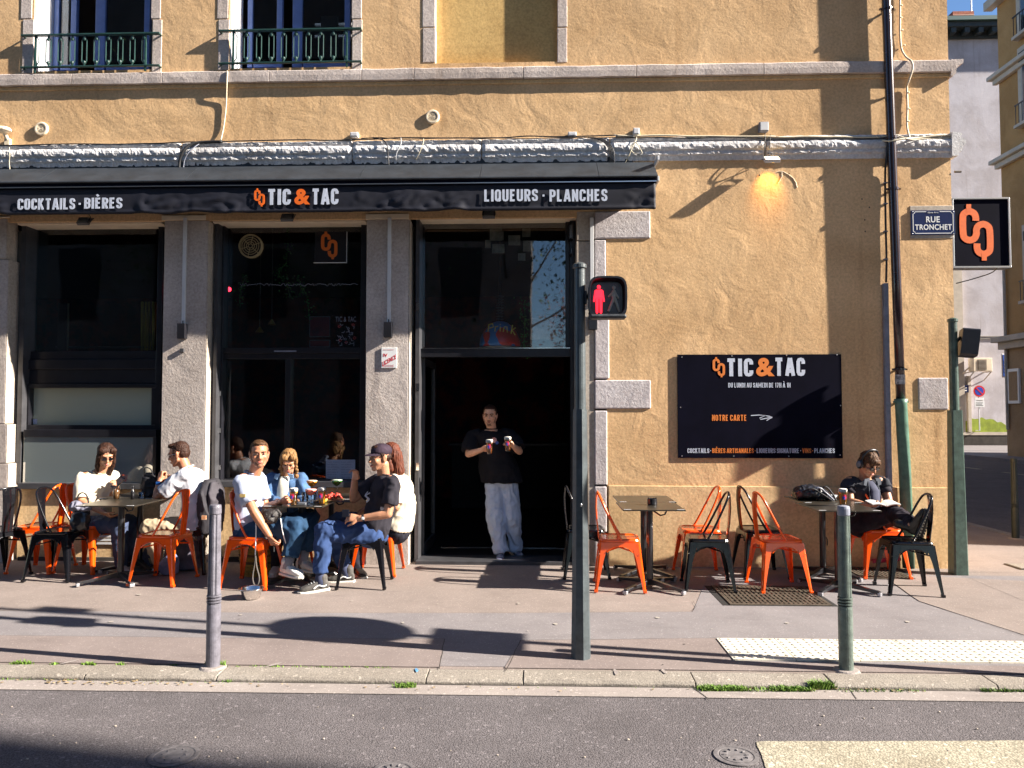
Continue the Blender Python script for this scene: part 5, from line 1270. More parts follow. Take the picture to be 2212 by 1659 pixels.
TZ = .747

# ------------------------------------------------------------------ things on the tables
M_beer = mat('lager', (.80,.36,.02), .12, var=.12, vscale=10, emit=None, coat=.6); M_beer2 = mat('amber_beer', (.30,.09,.01), .12, coat=.6)
M_foam = mat('beer_foam', (.82,.78,.70), .7, bump=.3)
M_gl = glass('drink_glass', (.96,.97,.98), .04)
M_badge = mat('blue_red_badge', (.03,.08,.50), .4, col2=(.50,.02,.05), vscale=26, detail=1, fac=(.48,.52))
def pint(x, y, z, lab, beer=M_beer, group='pint glasses of beer', h=.155):
    t = thing('beer_glass', lab, 'beer', (x, y, z), 0, group); c = (x, y, z)
    MB().lathe([(.027,.001),(.028,.006),(.030,.04),(.036,h-.045),(.0385,h-.040),(.0395,h)], c, 22).make('glass', M_gl, t, smooth=True)
    MB().lathe([(.0255,.008),(.0275,.04),(.0345,h-.042),(.0360,h-.030)], c, 22).make('beer', beer, t, smooth=True)
    MB().lathe([(.0362,h-.029),(.0378,h-.002),(.03,h+.003),(.004,h+.003)], c, 22).make('foam', M_foam, t, smooth=True)
    mb = MB(); rg = []
    for i in range(7):
        a = -math.pi/2 - .45 + i*.15 ; hh = .024*math.sqrt(max(.05, 1-((i-3)/3.4)**2)); rr = .0392
        rg.append([Vector((x+rr*math.cos(a), y+rr*math.sin(a), z+.085-hh)), Vector((x+rr*math.cos(a), y+rr*math.sin(a), z+.085+hh)), Vector((x+(rr+.001)*math.cos(a), y+(rr+.001)*math.sin(a), z+.085+hh)), Vector((x+(rr+.001)*math.cos(a), y+(rr+.001)*math.sin(a), z+.085-hh))])
    mb.rings(rg); mb.make('badge', M_badge, t)
    return t
def onT(px, Y): return P(px, 1090, Y).x
pint(onT(634, -1.045), -1.045, TZ, 'pint of beer in the hand of the man in the pale blue t-shirt'); pint(onT(695, -.98), -.98, TZ, 'pint of beer right of the pink cocktail on the crowded table'); pint(onT(1821, -.93), -.93, TZ, 'pint of beer on the table of the reading man')
def coupe(px, Y, h, col, nm, lab, top_r=.052):
    x = onT(px, Y); t = thing('cocktail_glass', lab, 'cocktail', (x, Y, TZ), 0, 'stemmed cocktail glasses'); c = (x, Y, TZ)
    MB().lathe([(.034,.001),(.034,.004),(.008,.008),(.0045,.02),(.0045,h-.065),(.012,h-.058),(.032,h-.045),(top_r-.006,h-.022),(top_r,h)], c, 24).make('glass', M_gl, t, smooth=True)
    MB().lathe([(.010,h-.054),(.030,h-.043),(top_r-.008,h-.022),(top_r-.002,h-.008)], c, 24).make('drink', mat(nm, col, .2, coat=.4), t, smooth=True)
    MB().lathe([(top_r-.0015,h-.0075),(top_r-.001,h-.001),(.03,h+.002),(.003,h+.002)], c, 24).make('froth', mat(nm+'_froth', tuple(min(.85, v*.5+.42) for v in col), .7), t, smooth=True)
coupe(671, -1.06, .150, (.75,.16,.10), 'pink_cocktail', 'pink cocktail in a stemmed glass at the front of the table'); coupe(673, -.80, .205, (.80,.32,.01), 'orange_cocktail', 'orange cocktail in the tallest stemmed glass'); coupe(727, -.50, .185, (.05,.22,.01), 'green_cocktail', 'green cocktail in a stemmed glass near the tall window', .056)
x = onT(716, -.70); t = thing('snack_tray', 'wooden tray of cured meat slices on the crowded table', 'tray', (x, -.70, TZ))
MB().box((x-.13,-.80,TZ), (x+.10,-.60,TZ+.018)).make('tray', mat('dark_wood_tray', (.10,.06,.03), .5, var=.4, vscale=12), t, bev=.004)
mb = MB(); rr3 = random.Random(2)
for k in range(26): mb.ell((x+rr3.uniform(-.06,.08), -.70+rr3.uniform(-.07,.07), TZ+.028+rr3.uniform(0,.035)), (.022,.018,.010), Euler((rr3.random(),rr3.random(),rr3.random())).to_matrix(), 8, 5)
mb.make('meat', mat('cured_meat', (.50,.05,.03), .45, var=.5, vscale=60), t, smooth=True)
for (px, Y, w_, col, nm, lab) in ((648, -1.0, .06, (.14,.15,.17), 'cigarette_pack', 'blue grey cigarette packet beside the pink cocktail'), (700, -.80, .05, (.75,.6,.1), 'snack_bowl', 'small bowl of yellow snacks between the drinks'), (745, -.78, .07, (.05,.05,.06), 'phone', 'black phone at the right edge of the crowded table')):
    x = onT(px, Y); mt = mat(nm+'_mat', col, .4)
    if nm == 'snack_bowl': o = MB().lathe([(.02,0),(.035,.03),(.033,.032),(.018,.02),(.003,.022)], (x, Y, TZ), 18).make(nm, mt, smooth=True)
    else: o = MB().box((x-w_, Y-.03, TZ), (x+w_, Y+.03, TZ+(.012 if nm == 'phone' else .022))).make(nm, mt, bev=.004)
    tag(o, lab, nm.replace('_', ' '))
def tumbler(px, Y, lab, h=.085):
    x = onT(px, Y); t = thing('tumbler', lab, 'glass', (x, Y, TZ), 0, 'small clear tumblers')
    MB().lathe([(.030,.001),(.034,h),(.031,h),(.027,.008),(.003,.008)], (x, Y, TZ), 20).make('glass', M_gl, t, smooth=True)
tumbler(659, -.72, 'clear water tumbler behind the pink cocktail'); tumbler(306, -.55, 'low clear tumbler on the table of the couple', .06); tumbler(684, -.6, 'clear tumbler between the orange cocktail and the tray')
def ashtray(px, Y, lab, m=M_tcol, r_=.045, h=.055):
    x = onT(px, Y); t = thing('ashtray', lab, 'ashtray', (x, Y, TZ)); c = (x, Y, TZ)
    MB().lathe([(r_*.92,.0),(r_,.008),(r_,h),(r_*.9,h+.004),(r_*.82,h),(r_*.78,h*.6),(.004,h*.6)], c, 22).make('bowl', m, t, smooth=False)
    for k in range(3):
        a = k*2.1+.4; MB().box((x+r_*.86*math.cos(a)-.006, Y+r_*.86*math.sin(a)-.006, TZ+h-.004), (x+r_*.86*math.cos(a)+.006, Y+r_*.86*math.sin(a)+.006, TZ+h+.010)).make('rest', m, t)
ashtray(1409, -.90, 'black ashtray on the empty table right of the light pole')
ashtray(1773, -.50, 'small glass jar with a steel lid on the wall table', mat('amber_jar', (.10,.05,.02), .15, coat=.5), .030, .060)
x = onT(1797, -.52); t = thing('sugar_bowl', 'white bowl beside the backpack on the wall table', 'bowl', (x, -.52, TZ)); MB().lathe([(.02,0),(.04,.035),(.05,.055),(.047,.056),(.03,.02),(.003,.02)], (x, -.52, TZ), 20).make('bowl', M_enamel, t, smooth=True)
# things on the couple's table
x = onT(298, -.62); t = thing('bag', 'black tote bag standing on the table between the couple', 'bag', (x, -.40, TZ))
def remesh(mb, name, m, parent, vox=.008, smooth_it=4, fold=0.0, fscale=9.0, stretch=(1,1,1), seed=0.0, label=None, local=False, fine=0.0):
    """fuse overlapping shapes into one continuous skin, then crease it"""
    me = mb.mesh(name); o = bpy.data.objects.new('tmp', me); COL.objects.link(o)
    r = o.modifiers.new('r', 'REMESH'); r.mode = 'VOXEL'; r.voxel_size = vox; r.adaptivity = 0
    if smooth_it: s = o.modifiers.new('s', 'SMOOTH'); s.iterations = smooth_it; s.factor = .5
    dg = bpy.context.evaluated_depsgraph_get(); m2 = bpy.data.meshes.new_from_object(o.evaluated_get(dg)); bpy.data.objects.remove(o); bpy.data.meshes.remove(me)
    m2.materials.clear(); m2.name = name
    if fold or fine:
        sv = Vector((seed, seed*1.7, seed*.3)); st = Vector(stretch)
        nn = [v.normal.copy() for v in m2.vertices]
        for v, q in zip(m2.vertices, nn):
            c = Vector((v.co.x*st.x, v.co.y*st.y, v.co.z*st.z))*fscale + sv
            w_ = noise.noise(c + Vector((noise.noise(c*.7), noise.noise(c*.7+sv), 0))*1.2)
            d = fold*((1-abs(w_)*2.2) - .45)
            if fine: d += fine*noise.noise(c*3.1)
            v.co += q*d
    m2.shade_smooth()
    return link(name, m2, m, parent, local, label=label)
M_blackcloth = mat('black_cloth', (.012,.012,.016), .75, var=.4, vscale=10, bump=.3, bscale=120)
mb = MB(); c = Vector((x, -.40, TZ))
mb.loft([(c+Vector((0,0,.003)), Vector((1,0,0)), Vector((0,1,0)), .075, .045), (c+Vector((0,0,.10)), Vector((1,0,0)), Vector((0,1,0)), .085, .05), (c+Vector((-.01,0,.19)), Vector((1,0,0)), Vector((0,1,0)), .075, .04), (c+Vector((.01,0,.24)), Vector((1,0,0)), Vector((0,1,0)), .05, .02)])
remesh(mb, 'body', M_blackcloth, t, .007, 2, .010, 14); MB().tube(smooth_path([c+Vector((-.05,-.03,.2)), c+Vector((-.03,-.05,.29)), c+Vector((.03,-.05,.28)), c+Vector((.05,-.03,.2))]), .006, 6).make('handle', M_blackcloth, t)
# tall dark spray bottle, white cup
x = onT(286, -.62); t = thing('bottle', 'slim dark bottle on the table beside the black tote bag', 'bottle', (x, -.62, TZ)); MB().lathe([(.018,0),(.019,.07),(.016,.085),(.008,.095),(.008,.115),(.010,.118),(.010,.13),(.004,.132)], (x, -.62, TZ), 16).make('body', M_tcol, t, smooth=True)
x = onT(251, -.60); t = thing('cup', 'small brown glass jar in front of the woman in sunglasses', 'jar', (x, -.60, TZ)); MB().lathe([(.026,0),(.032,.05),(.030,.085),(.026,.09),(.02,.09),(.004,.088)], (x, -.60, TZ), 18).make('body', mat('brown_glass', (.10,.05,.02), .15, coat=.5), t, smooth=True)
# backpack on the wall table
p = P(1752, 1062, -.45); t = thing('backpack', 'black backpack lying on the wall table left of the reader', 'backpack', (p.x, -.45, TZ)); c = Vector((p.x, -.45, TZ)); ux = Vector((1,0,0)); uz = Vector((0,0,1)); uy = Vector((0,1,0))
mb = MB(); mb.loft([(c+Vector((-.17,0,.055)), uy, uz, .05, .04), (c+Vector((-.13,0,.07)), uy, uz, .11, .065), (c+Vector((.0,0,.075)), uy, uz, .13, .075), (c+Vector((.12,0,.06)), uy, uz, .11, .055), (c+Vector((.19,0,.035)), uy, uz, .07, .03)])
remesh(mb, 'body', mat('black_nylon', (.015,.017,.024), .35, var=.4, vscale=14, coat=.2), t, .007, 2, .012, 13, fine=.004)
for k in range(3): MB().tube(smooth_path([c+Vector((-.12+.07*k,-.10,.09)), c+Vector((-.03+.06*k,-.13,.12+.01*k)), c+Vector((.06+.05*k,-.12,.07)), c+Vector((.14+.02*k,-.15,.012))]), .009, 6).make('strap', M_grey_duct if k == 1 else M_blackcloth, t)
# black jacket over the chair back of the man in white
def drape(name, lab, c, hx_, hz_, m, cat, yth=.05, ang=0, group=None):
    t = thing(name, lab, cat, tuple(c), 0, group); U = Vector((math.cos(ang), math.sin(ang), 0)); V = Vector((-math.sin(ang), math.cos(ang), 0)); c = Vector(c)
    mb = MB(); mb.loft([(c+Vector((0,0,-hz_)), U, V, hx_*1.05, yth*.7), (c+Vector((0,0,-hz_*.3)), U, V, hx_*1.1, yth), (c+Vector((0,0,hz_*.5)), U, V, hx_, yth), (c+Vector((0,0,hz_)), U, V, hx_*.6, yth*.5)])
    remesh(mb, 'cloth', m, t, .009, 2, .022, 8, (1,1,.35), label=None, fine=.004); return t
p = P(458, 1110, -.38); j = drape('jacket', 'black work jacket hung over the chair back behind the man in white', (p.x, -.40, .66), .085, .26, mat('washed_black_canvas', (.022,.020,.026), .8, var=.4, vscale=8, bump=.4, bscale=150), 'jacket', .22)
p = P(441, 1118, -.63); mb = MB(); mb.box((p.x-.022, -.640, p.z-.02), (p.x+.022, -.628, p.z+.02)); mb.make('label_patch', mat('tan_label', (.55,.42,.30), .6, col2=(.6,.2,.05), vscale=50), j)
p = P(478, 1075, -.30); drape('jacket', 'faded dark jacket slumped behind the man in the pale blue t-shirt', (p.x, -.45, .70), .07, .20, mat('faded_black_cloth', (.05,.045,.055), .8, var=.3, vscale=8), 'jacket', .14)
p = P(303, 1150, -.6)
# black shoulder bag with grey scarf on the chair beside the woman
p = P(176, 1130, -.70); t = thing('shoulder_bag', 'black shoulder bag with grey scarf on the second black chair', 'bag', (p.x, -.72, .46)); c = Vector((p.x+.0, -.72, .46))
mb = MB(); mb.loft([(c+Vector((0,0,.0)), ux, uy, .085,.06), (c+Vector((0,0,.08)), ux, uy, .10,.07), (c+Vector((0,0,.16)), ux, uy, .085,.05), (c+Vector((0,0,.2)), ux, uy, .05,.03)]); remesh(mb, 'body', mat('black_leather', (.010,.010,.013), .3, coat=.4), t, .008, 3, .010, 9)
mb = MB(); mb.ell(c+Vector((-.03,-.02,.23)), (.06,.05,.05)); mb.ell(c+Vector((.05,0,.22)), (.05,.05,.045)); remesh(mb, 'scarf', mat('grey_knit', (.17,.17,.22), .9, var=.3, vscale=30), t, .007, 1, .018, 16)
MB().tube(smooth_path([c+Vector((-.08,0,.14)), c+Vector((-.02,0,.34)), c+Vector((.06,0,.33)), c+Vector((.09,0,.15))]), .007, 6).make('strap', M_blackcloth, t)
# bags on the ground under the rear chairs
for (px, py, Y, sz, col, lab) in ((405, 1236, -.30, (.16,.12,.17), (.10,.09,.12), 'dark grey rucksack on the ground under the chair of the man in white'), (365, 1240, -.55, (.10,.08,.10), (.13,.15,.26), 'small blue grey bag on the ground by the empty orange chair'), (330, 1240, -.2, (.12,.1,.12), (.10,.10,.15), 'slate blue bag under the rear table of the couple')):
    g = P(px, 1200, Y); t = thing('bag', lab, 'bag', (g.x, Y, 0)); c = Vector((g.x, Y, 0)); mb = MB()
    mb.loft([(c+Vector((0,0,.012)), ux, uy, sz[0]*.9, sz[1]*.9), (c+Vector((0,0,sz[2])), ux, uy, sz[0], sz[1]), (c+Vector((.02,0,sz[2]*1.7)), ux, uy, sz[0]*.7, sz[1]*.6), (c+Vector((.03,0,sz[2]*2)), ux, uy, sz[0]*.3, sz[1]*.3)])
    remesh(mb, 'body', mat(lab[:12]+'_cloth', col, .8, var=.3, vscale=10), t, .011, 2, .014, 8)
# wicker basket
g = P(556, 1250, -.52); t = thing('straw_basket', 'yellow woven straw basket on the ground behind the orange chair', 'basket', (g.x, -.52, 0)); c = Vector((g.x, -.52, 0))
Mst = mat('woven_straw', (.33,.21,.035), .8, var=.3, vscale=30)
for k in range(13):
    z = .012 + k*.0235; w_ = .15 + .025*k/12; ring = [c+Vector((w_*1.05*math.cos(a), w_*.66*math.sin(a), z)) for a in [2*math.pi*i/30 for i in range(30)]]
    MB().tube(ring, .0125, 6, closed=True).make('coil', Mst if k not in (5, 8) else mat('dark_straw', (.12,.07,.02), .8, var=.3, vscale=40), t)
MB().lathe([(.14,.004),(.14,.012),(.003,.012)], c, 20).make('base', Mst, t)
for s_ in (-1, 1): MB().tube(smooth_path([c+Vector((-.07,.08*s_,.28)), c+Vector((-.05,.11*s_,.37)), c+Vector((.05,.11*s_,.37)), c+Vector((.07,.08*s_,.28))]), .008, 6).make('handle', Mst, t)
# steel water bowl
g = G(534, 1299); c = Vector((g.x, g.y+.09, .004)); t = thing('dog_bowl', 'polished steel dog bowl of water in the sun near the kerb side', 'bowl', tuple(c))
MB().lathe([(.062,0),(.070,.004),(.088,.070),(.094,.080),(.108,.084),(.109,.089),(.098,.090),(.086,.080),(.066,.012),(.003,.010)], c, 40).make('bowl', M_steel, t, smooth=True)
MB().lathe([(.083,.055),(.002,.0555)], c, 30).make('water', mat('bowl_water', (.10,.13,.16), .03, spec=1), t)
# pinkish coil behind the reader's chair and wall-side cable
g = P(1918, 1215, -.08); mb = MB(); pts = []
for k in range(90): pts.append((g.x - .16 + .28*k/90, -.09 + .022*math.cos(k*1.25), .085 + .022*math.sin(k*1.25) + .03*(k/90)))
tag(mb.tube(pts, .0055, 5).make('coiled_hose', mat('pink_plastic', (.45,.03,.10), .35)), 'coiled pink hose on the ground behind the reader\'s chair', 'hose')
t = thing('wall_hook', 'small metal wall ring low beside the rear table column', 'ring', tuple(P(1783, 1165, -.02))); MB().tube(smooth_path([P(1778,1178,-.03), P(1777,1165,-.04), P(1783,1160,-.04), P(1787,1166,-.04), P(1787,1178,-.03)]), .006, 6).make('ring', M_iron, t)
# ------------------------------------------------------------------ people
SK = dict(a=(.43,.185,.10), b=(.46,.225,.13), c=(.74,.40,.26), d=(.46,.21,.12))
def skin(k): return mat('skin_'+k, SK[k], .48, var=.10, vscale=22, bump=.15, bscale=160, bdist=.001, sub=.15)
def cloth(n, col, var=.12, bump=.25, rough=.85, **kw): return mat(n, col, rough, var=var, vscale=7, bump=bump, bscale=320, bdist=.0008, spec=.2, **kw)
def hairm(n, col): return mat(n, col, .62, var=.45, vscale=60, bump=.9, bscale=90, bdist=.004, stretch=(1,1,.18), spec=.25)
M_eye = mat('eye_dark', (.02,.012,.01), .1); M_eyew = mat('eye_white', (.16,.11,.09), .9, spec=.1)
M_lens = mat('sunglass_lens', (.006,.006,.008), .05, coat=1)
def N(v): return Vector(v).normalized()

def hand(mb, wrist, d, n, curl=.5, size=1.0, spread=.16, thumb_side=1, curls=None):
    """palm, four unequal bent fingers and a thumb leaving the side of the palm; d = towards the fingertips, n = out of the palm"""
    d = N(d); n = N(n); n = (n - d*n.dot(d)).normalized(); s = d.cross(n)*thumb_side; k = size
    W = Vector(wrist); pc = W + d*.045*k
    mb.loft([(W-d*.01*k, s, n, .026*k, .019*k), (W+d*.02*k, s, n, .034*k, .017*k), (W+d*.06*k, s, n, .041*k, .015*k), (W+d*.086*k, s, n, .040*k, .012*k)], 12)
    L = ((.045,.028,.021), (.049,.031,.023), (.046,.029,.022), (.036,.022,.019))
    for i in range(4):
        o = (1.5-i)*.0205*k; base = W + d*.078*k + s*o; a = 0; dd = d + s*(1.5-i)*spread*.5; dd.normalize(); q = base - dd*.01; r = (.0098,.0102,.0097,.0086)[i]*k
        for j in range(3):
            a += (curls[i] if curls else curl)*(.9,1.15,.8)[j]; v = dd*math.cos(a) + n*math.sin(a); e = q + v*L[i][j]*k; mb.caps(q, e, r*(1-.1*j), r*(.92-.1*j), 8); q = e
    tb = W + d*.022*k + s*.028*k; v = (d*.75 + s*.75 + n*.25).normalized(); e = tb + v*.040*k; mb.caps(tb, e, .0145*k, .0115*k, 8)
    v2 = (d*.85 + s*.15 + n*.55).normalized(); e2 = e + v2*.030*k; mb.caps(e, e2, .0110*k, .0100*k, 8); mb.caps(e2, e2 + (v2+n*.3).normalized()*.022*k, .0098*k, .0085*k, 8)

def head_frame(c, look):
    f = N(look); r = f.cross(Vector((0,0,1))).normalized(); u = r.cross(f).normalized()
    return Matrix((r, f, u)).transposed()        # columns: right, forward, up

def person(lab, sk, J, f, look, hair, top, legs, shoes, k=1.0, bare=False, face={}, sleeve=.62, fit=1.0, hands=None, hem=0.0, chest_r=1.0, toes=None, roll=0, collar=True, sock=None, sleeve_r=1.0, leg_end=1.0, top_name='shirt'):
    """J: joints in world space. f: torso facing, look: gaze"""
    J = {a: Vector(b) for a, b in J.items()}
    f = N((f[0], f[1], 0)); rt = Vector((f.y, -f.x, 0))        # the person's right
    up = (J['neck'] - J['pelvis']).normalized()
    for s_, q in (('R', 1), ('L', -1)):
        J.setdefault('sh'+s_, J['neck'] + rt*q*.158*k - up*.045*k)
        J.setdefault('hip'+s_, J['pelvis'] + rt*q*.085*k - Vector((0,0,.02)))
    t = thing('person', lab, 'person', (J['pelvis'].x, J['pelvis'].y, 0))
    pel, che, nek, hd = J['pelvis'], J['chest'], J['neck'], J['head']
    def spine(i, n_):                                     # quadratic through pelvis, chest, neck
        u = i/n_; return pel*(1-u)**2 + (che*2 - pel*.5 - nek*.5)*2*u*(1-u) + nek*u*u
    def fwd(p0, p1):
        a = (p1-p0).normalized(); g = (f - a*f.dot(a)).normalized(); return g
    secs = []
    prof = [(0,.160,.105), (.12,.158,.108), (.3,.140,.100), (.45,.142,.102), (.6,.160,.108), (.75,.165,.108), (.86,.155,.092), (.93,.110,.072), (1.0,.062,.062)]
    for u, ru, rv in prof:
        c_ = spine(u, 1); g = fwd(spine(max(0,u-.1),1), spine(min(1,u+.1),1)); secs.append((c_, rt, g, ru*k*chest_r, rv*k*chest_r))
    H = head_frame(hd, look)
    if roll: H = H @ Matrix.Rotation(R(roll), 3, 'Y')
    h = lambda x, y, z: hd + H @ Vector((x, y, z))*k
    # ---- body, one fused skin
    b = MB(); b.loft(secs)
    b.ell(pel - Vector((0,0,.05)), (.15*k, .12*k, .10*k), Matrix((rt, f, Vector((0,0,1)))).transposed())
    for s_ in 'RL':
        sh, el, wr = J['sh'+s_], J['el'+s_], J['wr'+s_]
        b.caps(sh + (nek-sh)*.25, sh, .054*k, .050*k); b.caps(sh, el, .050*k, .040*k); mid = el.lerp(wr, .3); b.caps(el, mid, .040*k, .041*k); b.caps(mid, wr, .041*k, .027*k)
        hp, kn, an = J['hip'+s_], J['kn'+s_], J['an'+s_]
        b.caps(hp, kn, .086*k, .056*k); m_ = kn.lerp(an, .3); b.caps(kn, m_, .055*k, .057*k); b.caps(m_, an, .055*k, .036*k)
    b.caps(nek - up*.05, hd + H @ Vector((0,-.022,-.06))*k, .058*k, .056*k, 14)
    E = lambda c_, r_: b.ell(h(*c_), tuple(q*k for q in r_), H, 16, 10)
    E((0,-.012,.036), (.074,.094,.084)); E((0,.018,-.022), (.063,.070,.082)); E((0,.034,-.072), (.048,.046,.038)); E((0,.064,-.096), (.024,.019,.018))
    E((0,.074,.030), (.052,.014,.013)); E((.039,.058,-.022), (.021,.022,.022)); E((-.039,.058,-.022), (.021,.022,.022))
    b.caps(h(0,.086,.012), h(0,.103,-.026), .0085*k, .0135*k, 8); E((.012,.092,-.032), (.008,.009,.007)); E((-.012,.092,-.032), (.008,.009,.007))
    E((0,.079,-.063), (.025,.013,.014))
    for q in (-1, 1): E((.076*q,-.008,-.008), (.009,.020,.033)); E((.082*q,-.016,.006), (.007,.014,.020)); b.caps(h(.058*q,.0,-.05), h(.03*q,.055,-.09), .018*k, .016*k, 8)
    for s_, q in (('R', 1), ('L', -1)):
        hh = (hands or {}).get(s_)
        if hh: hand(b, J['wr'+s_], hh[0], hh[1], hh[2], k*.98, thumb_side=q*(hh[3] if len(hh) > 3 else 1), curls=hh[4] if len(hh) > 4 else None)
    remesh(b, 'body', skin(sk), t, .0062, 3)
    # ---- face
    for q in (-1, 1):
        MB().ell(h(.031*q,.0785,.006), (.0135*k,.0075*k,.0065*k), H, 12, 8).make('eye', M_eyew, t, smooth=True)
        MB().ell(h(.031*q + face.get('gaze', 0)*.004,.0835,.006), (.0055*k,.0045*k,.0058*k), H, 10, 8).make('iris', M_eye, t, smooth=True)
        MB().tube(smooth_path([h(.014*q,.089,.022), h(.032*q,.088,.029), h(.052*q,.074,.024)], 4), [.0035*k]+[.0048*k]*7+[.002*k], 6).make('eyebrow', hair['m'], t)
    mb = MB(); mb.ell(h(0,.0905,-.0585), (.022*k,.006*k,.0042*k), H, 12, 8); mb.ell(h(0,.0895,-.067), (.019*k,.007*k,.0055*k), H, 12, 8); mb.make('lips', mat('lips', (.42,.13,.10), .45), t, smooth=True)
    # ---- hair
    hb = MB(); st = hair['style']; HE = lambda c_, r_: hb.ell(h(*c_), tuple(q*k for q in r_), H, 18, 12)
    if st == 'short':
        HE((0,-.026,.056), (.077,.088,.075)); HE((0,-.055,.01), (.070,.058,.065)); HE((0,.030,.100), (.062,.050,.026)); HE((.03,.045,.098), (.03,.03,.022)); HE((-.03,.045,.100), (.03,.03,.022))
        for q in (-1,1): HE((.069*q,.004,.022), (.011,.026,.036))
    elif st == 'crop':
        HE((0,-.022,.055), (.0765,.086,.071)); HE((0,-.048,.01), (.069,.056,.050)); HE((0,.022,.093), (.058,.050,.024))
        for q in (-1,1): HE((.071*q,.0,.030), (.008,.026,.030))
    elif st == 'fringe':
        HE((0,-.020,.056), (.083,.094,.080)); HE((0,-.05,.0), (.076,.060,.070)); HE((0,.064,.068), (.064,.032,.036)); HE((.03,.07,.052), (.034,.022,.024)); HE((-.03,.07,.056), (.034,.022,.024))
        for q in (-1,1): HE((.074*q,.012,.015), (.014,.03,.042))
    else:
        HE((0,-.020,.052), (.084,.096,.082)); HE((0,-.055,-.01), (.078,.058,.085))
        for q in (-1,1): HE((.045*q,.045,.082), (.042,.036,.034)); HE((.074*q,.018,.025), (.018,.034,.055))
        if st == 'long':
            for q in (-1,1):
                hb.caps(h(.074*q,.015,.0), h(.076*q,.010,-.12), .022*k, .024*k); hb.caps(h(.076*q,.01,-.12), h(.076*q,.0,-.24)*.75 + (nek+f*.07*k+rt*q*-.0)*.25, .024*k, .022*k)
            hb.caps(h(0,-.07,0), h(0,-.075,-.16), .068*k, .070*k); hb.caps(h(0,-.075,-.16), nek - f*.085 - Vector((0,0,.12)), .068*k, .05*k)
        if st == 'bob':
            for q in (-1,1): hb.caps(h(.074*q,-.01,.0), h(.072*q,-.01,-.14), .024*k, .026*k)
            hb.caps(h(0,-.06,0), h(0,-.06,-.17), .070*k, .062*k)
    if 'extra' in hair: hair['extra'](hb, h, k)
    remesh(hb, 'hair', hair['m'], t, .005, 1, .0045, 34, (1,1,.22) if st in ('long','bob','braids') else (1,1,1), fine=.005, seed=len(lab))
    if hair.get('beard'):
        bb = MB(); BE = lambda c_, r_: bb.ell(h(*c_), tuple(q*k for q in r_), H, 16, 10); g = hair['beard']
        BE((0,.0335,-.0745), (.0495*g,.0475*g,.040)); BE((0,.0655,-.097), (.026,.020,.019)); BE((0,.0845,-.0475), (.024,.0085,.0055))
        for q in (-1,1): bb.caps(h(.062*q,.004,-.02), h(.050*q,.035,-.072), .0115*k, .012*k, 8)
        remesh(bb, 'beard', mat(hair['m'].name+'_stubble', tuple(.35*a+.65*b_ for a, b_ in zip(SK[sk], hair.get('bc', (.05,.03,.02)))), .7, var=.5, vscale=160, bump=.8, bscale=260), t, .005, 1)
    # ---- trousers
    lb = MB(); fr = legs.get('fit', 1.0)
    lb.loft([(c_, U, V, a*1.05+.006, e*1.06+.008) for c_, U, V, a, e in secs[:4]])
    lb.ell(pel - Vector((0,0,.05)), (.165*k, .135*k, .11*k), Matrix((rt, f, Vector((0,0,1)))).transposed())
    for s_ in 'RL':
        hp, kn, an = J['hip'+s_], J['kn'+s_], J['an'+s_]; le = kn.lerp(an, leg_end)
        lb.caps(hp, kn, .100*k*min(fr,1.1), .076*k*fr, 14); dv = (le-kn).normalized()
        lb.caps(kn, kn.lerp(le, .35), .074*k*fr, .070*k*fr, 14); lb.tube([kn.lerp(le,.3), kn.lerp(le,.7), le - dv*.02, le+dv*.012], [.070*k*fr, .062*k*fr, .056*k*fr*legs.get('flare',1), .056*k*fr*legs.get('flare',1)], 14)
    remesh(lb, 'trousers', legs['m'], t, .0095, 2, legs.get('fold', .012), 9, (1.2,1.2,.9), seed=len(lab)*.7, fine=.003)
    # ---- top
    tb = MB(); i0 = 0
    off = .016*fit
    ss = [(c_ - (up*hem if i == 0 else Vector()), U, V, a*1.03+off+ (.018*fit if i < 3 else 0), e*1.03+off+(.02*fit if i < 4 else 0)) for i, (c_, U, V, a, e) in enumerate(secs[:-1])]
    ss.append((nek - up*.005, rt, fwd(che, nek), .070*k, .068*k)); tb.loft(ss, 22)
    for s_ in 'RL':
        sh, el = J['sh'+s_], J['el'+s_]; wr = J['wr'+s_]
        tb.caps(sh + (nek-sh)*.3 - up*.012, sh - up*.008, .056*k+off*.5, .056*k+off*.5, 14)
        if sleeve <= 1:
            e = sh.lerp(el, sleeve); tb.tube([sh, sh.lerp(e,.5), e], [.056*k+off*.5, (.055*k+off*.6)*sleeve_r, (.057*k+off*.7)*sleeve_r], 16)
        else:
            tb.caps(sh, el, .062*k+off*.5, .054*k+off*.5, 14); e = el.lerp(wr, sleeve-1); tb.tube([el, e], [.054*k+off*.4, .042*k+off*.5], 14)
    remesh(tb, top_name, top, t, .0085, 2, .0105, 8, (1,1,.8), seed=len(lab)*.37, fine=.003)
    if collar:
        c_ = nek + up*.004; g = fwd(che, nek); ring = [c_ + rt*math.cos(a)*.069*k + g*math.sin(a)*.067*k + up*.004 for a in [2*math.pi*i/20 for i in range(20)]]
        MB().tube(ring, .006*k, 6, closed=True).make('collar', top, t, smooth=True)
    # ---- socks and shoes
    for s_ in 'RL':
        an = J['an'+s_]; kn = J['kn'+s_]; td = N((toes or {}).get(s_, (f.x, f.y, 0))); dn = (an-kn).normalized()
        if sock: MB().tube([an.lerp(kn, .30), an.lerp(kn,.1), an + dn*.03], [.046*k,.042*k,.044*k], 14).make('sock', sock, t, smooth=True)
        sd_ = shoes.get('down'); un = Vector((0,0,1)) if not sd_ else N(sd_[s_]); un = (un - td*un.dot(td)).normalized(); sx_ = td.cross(un)
        sb = MB(); B = an - un*.045*k; F = lambda x, y, z: B + sx_*x*k + td*y*k + un*z*k
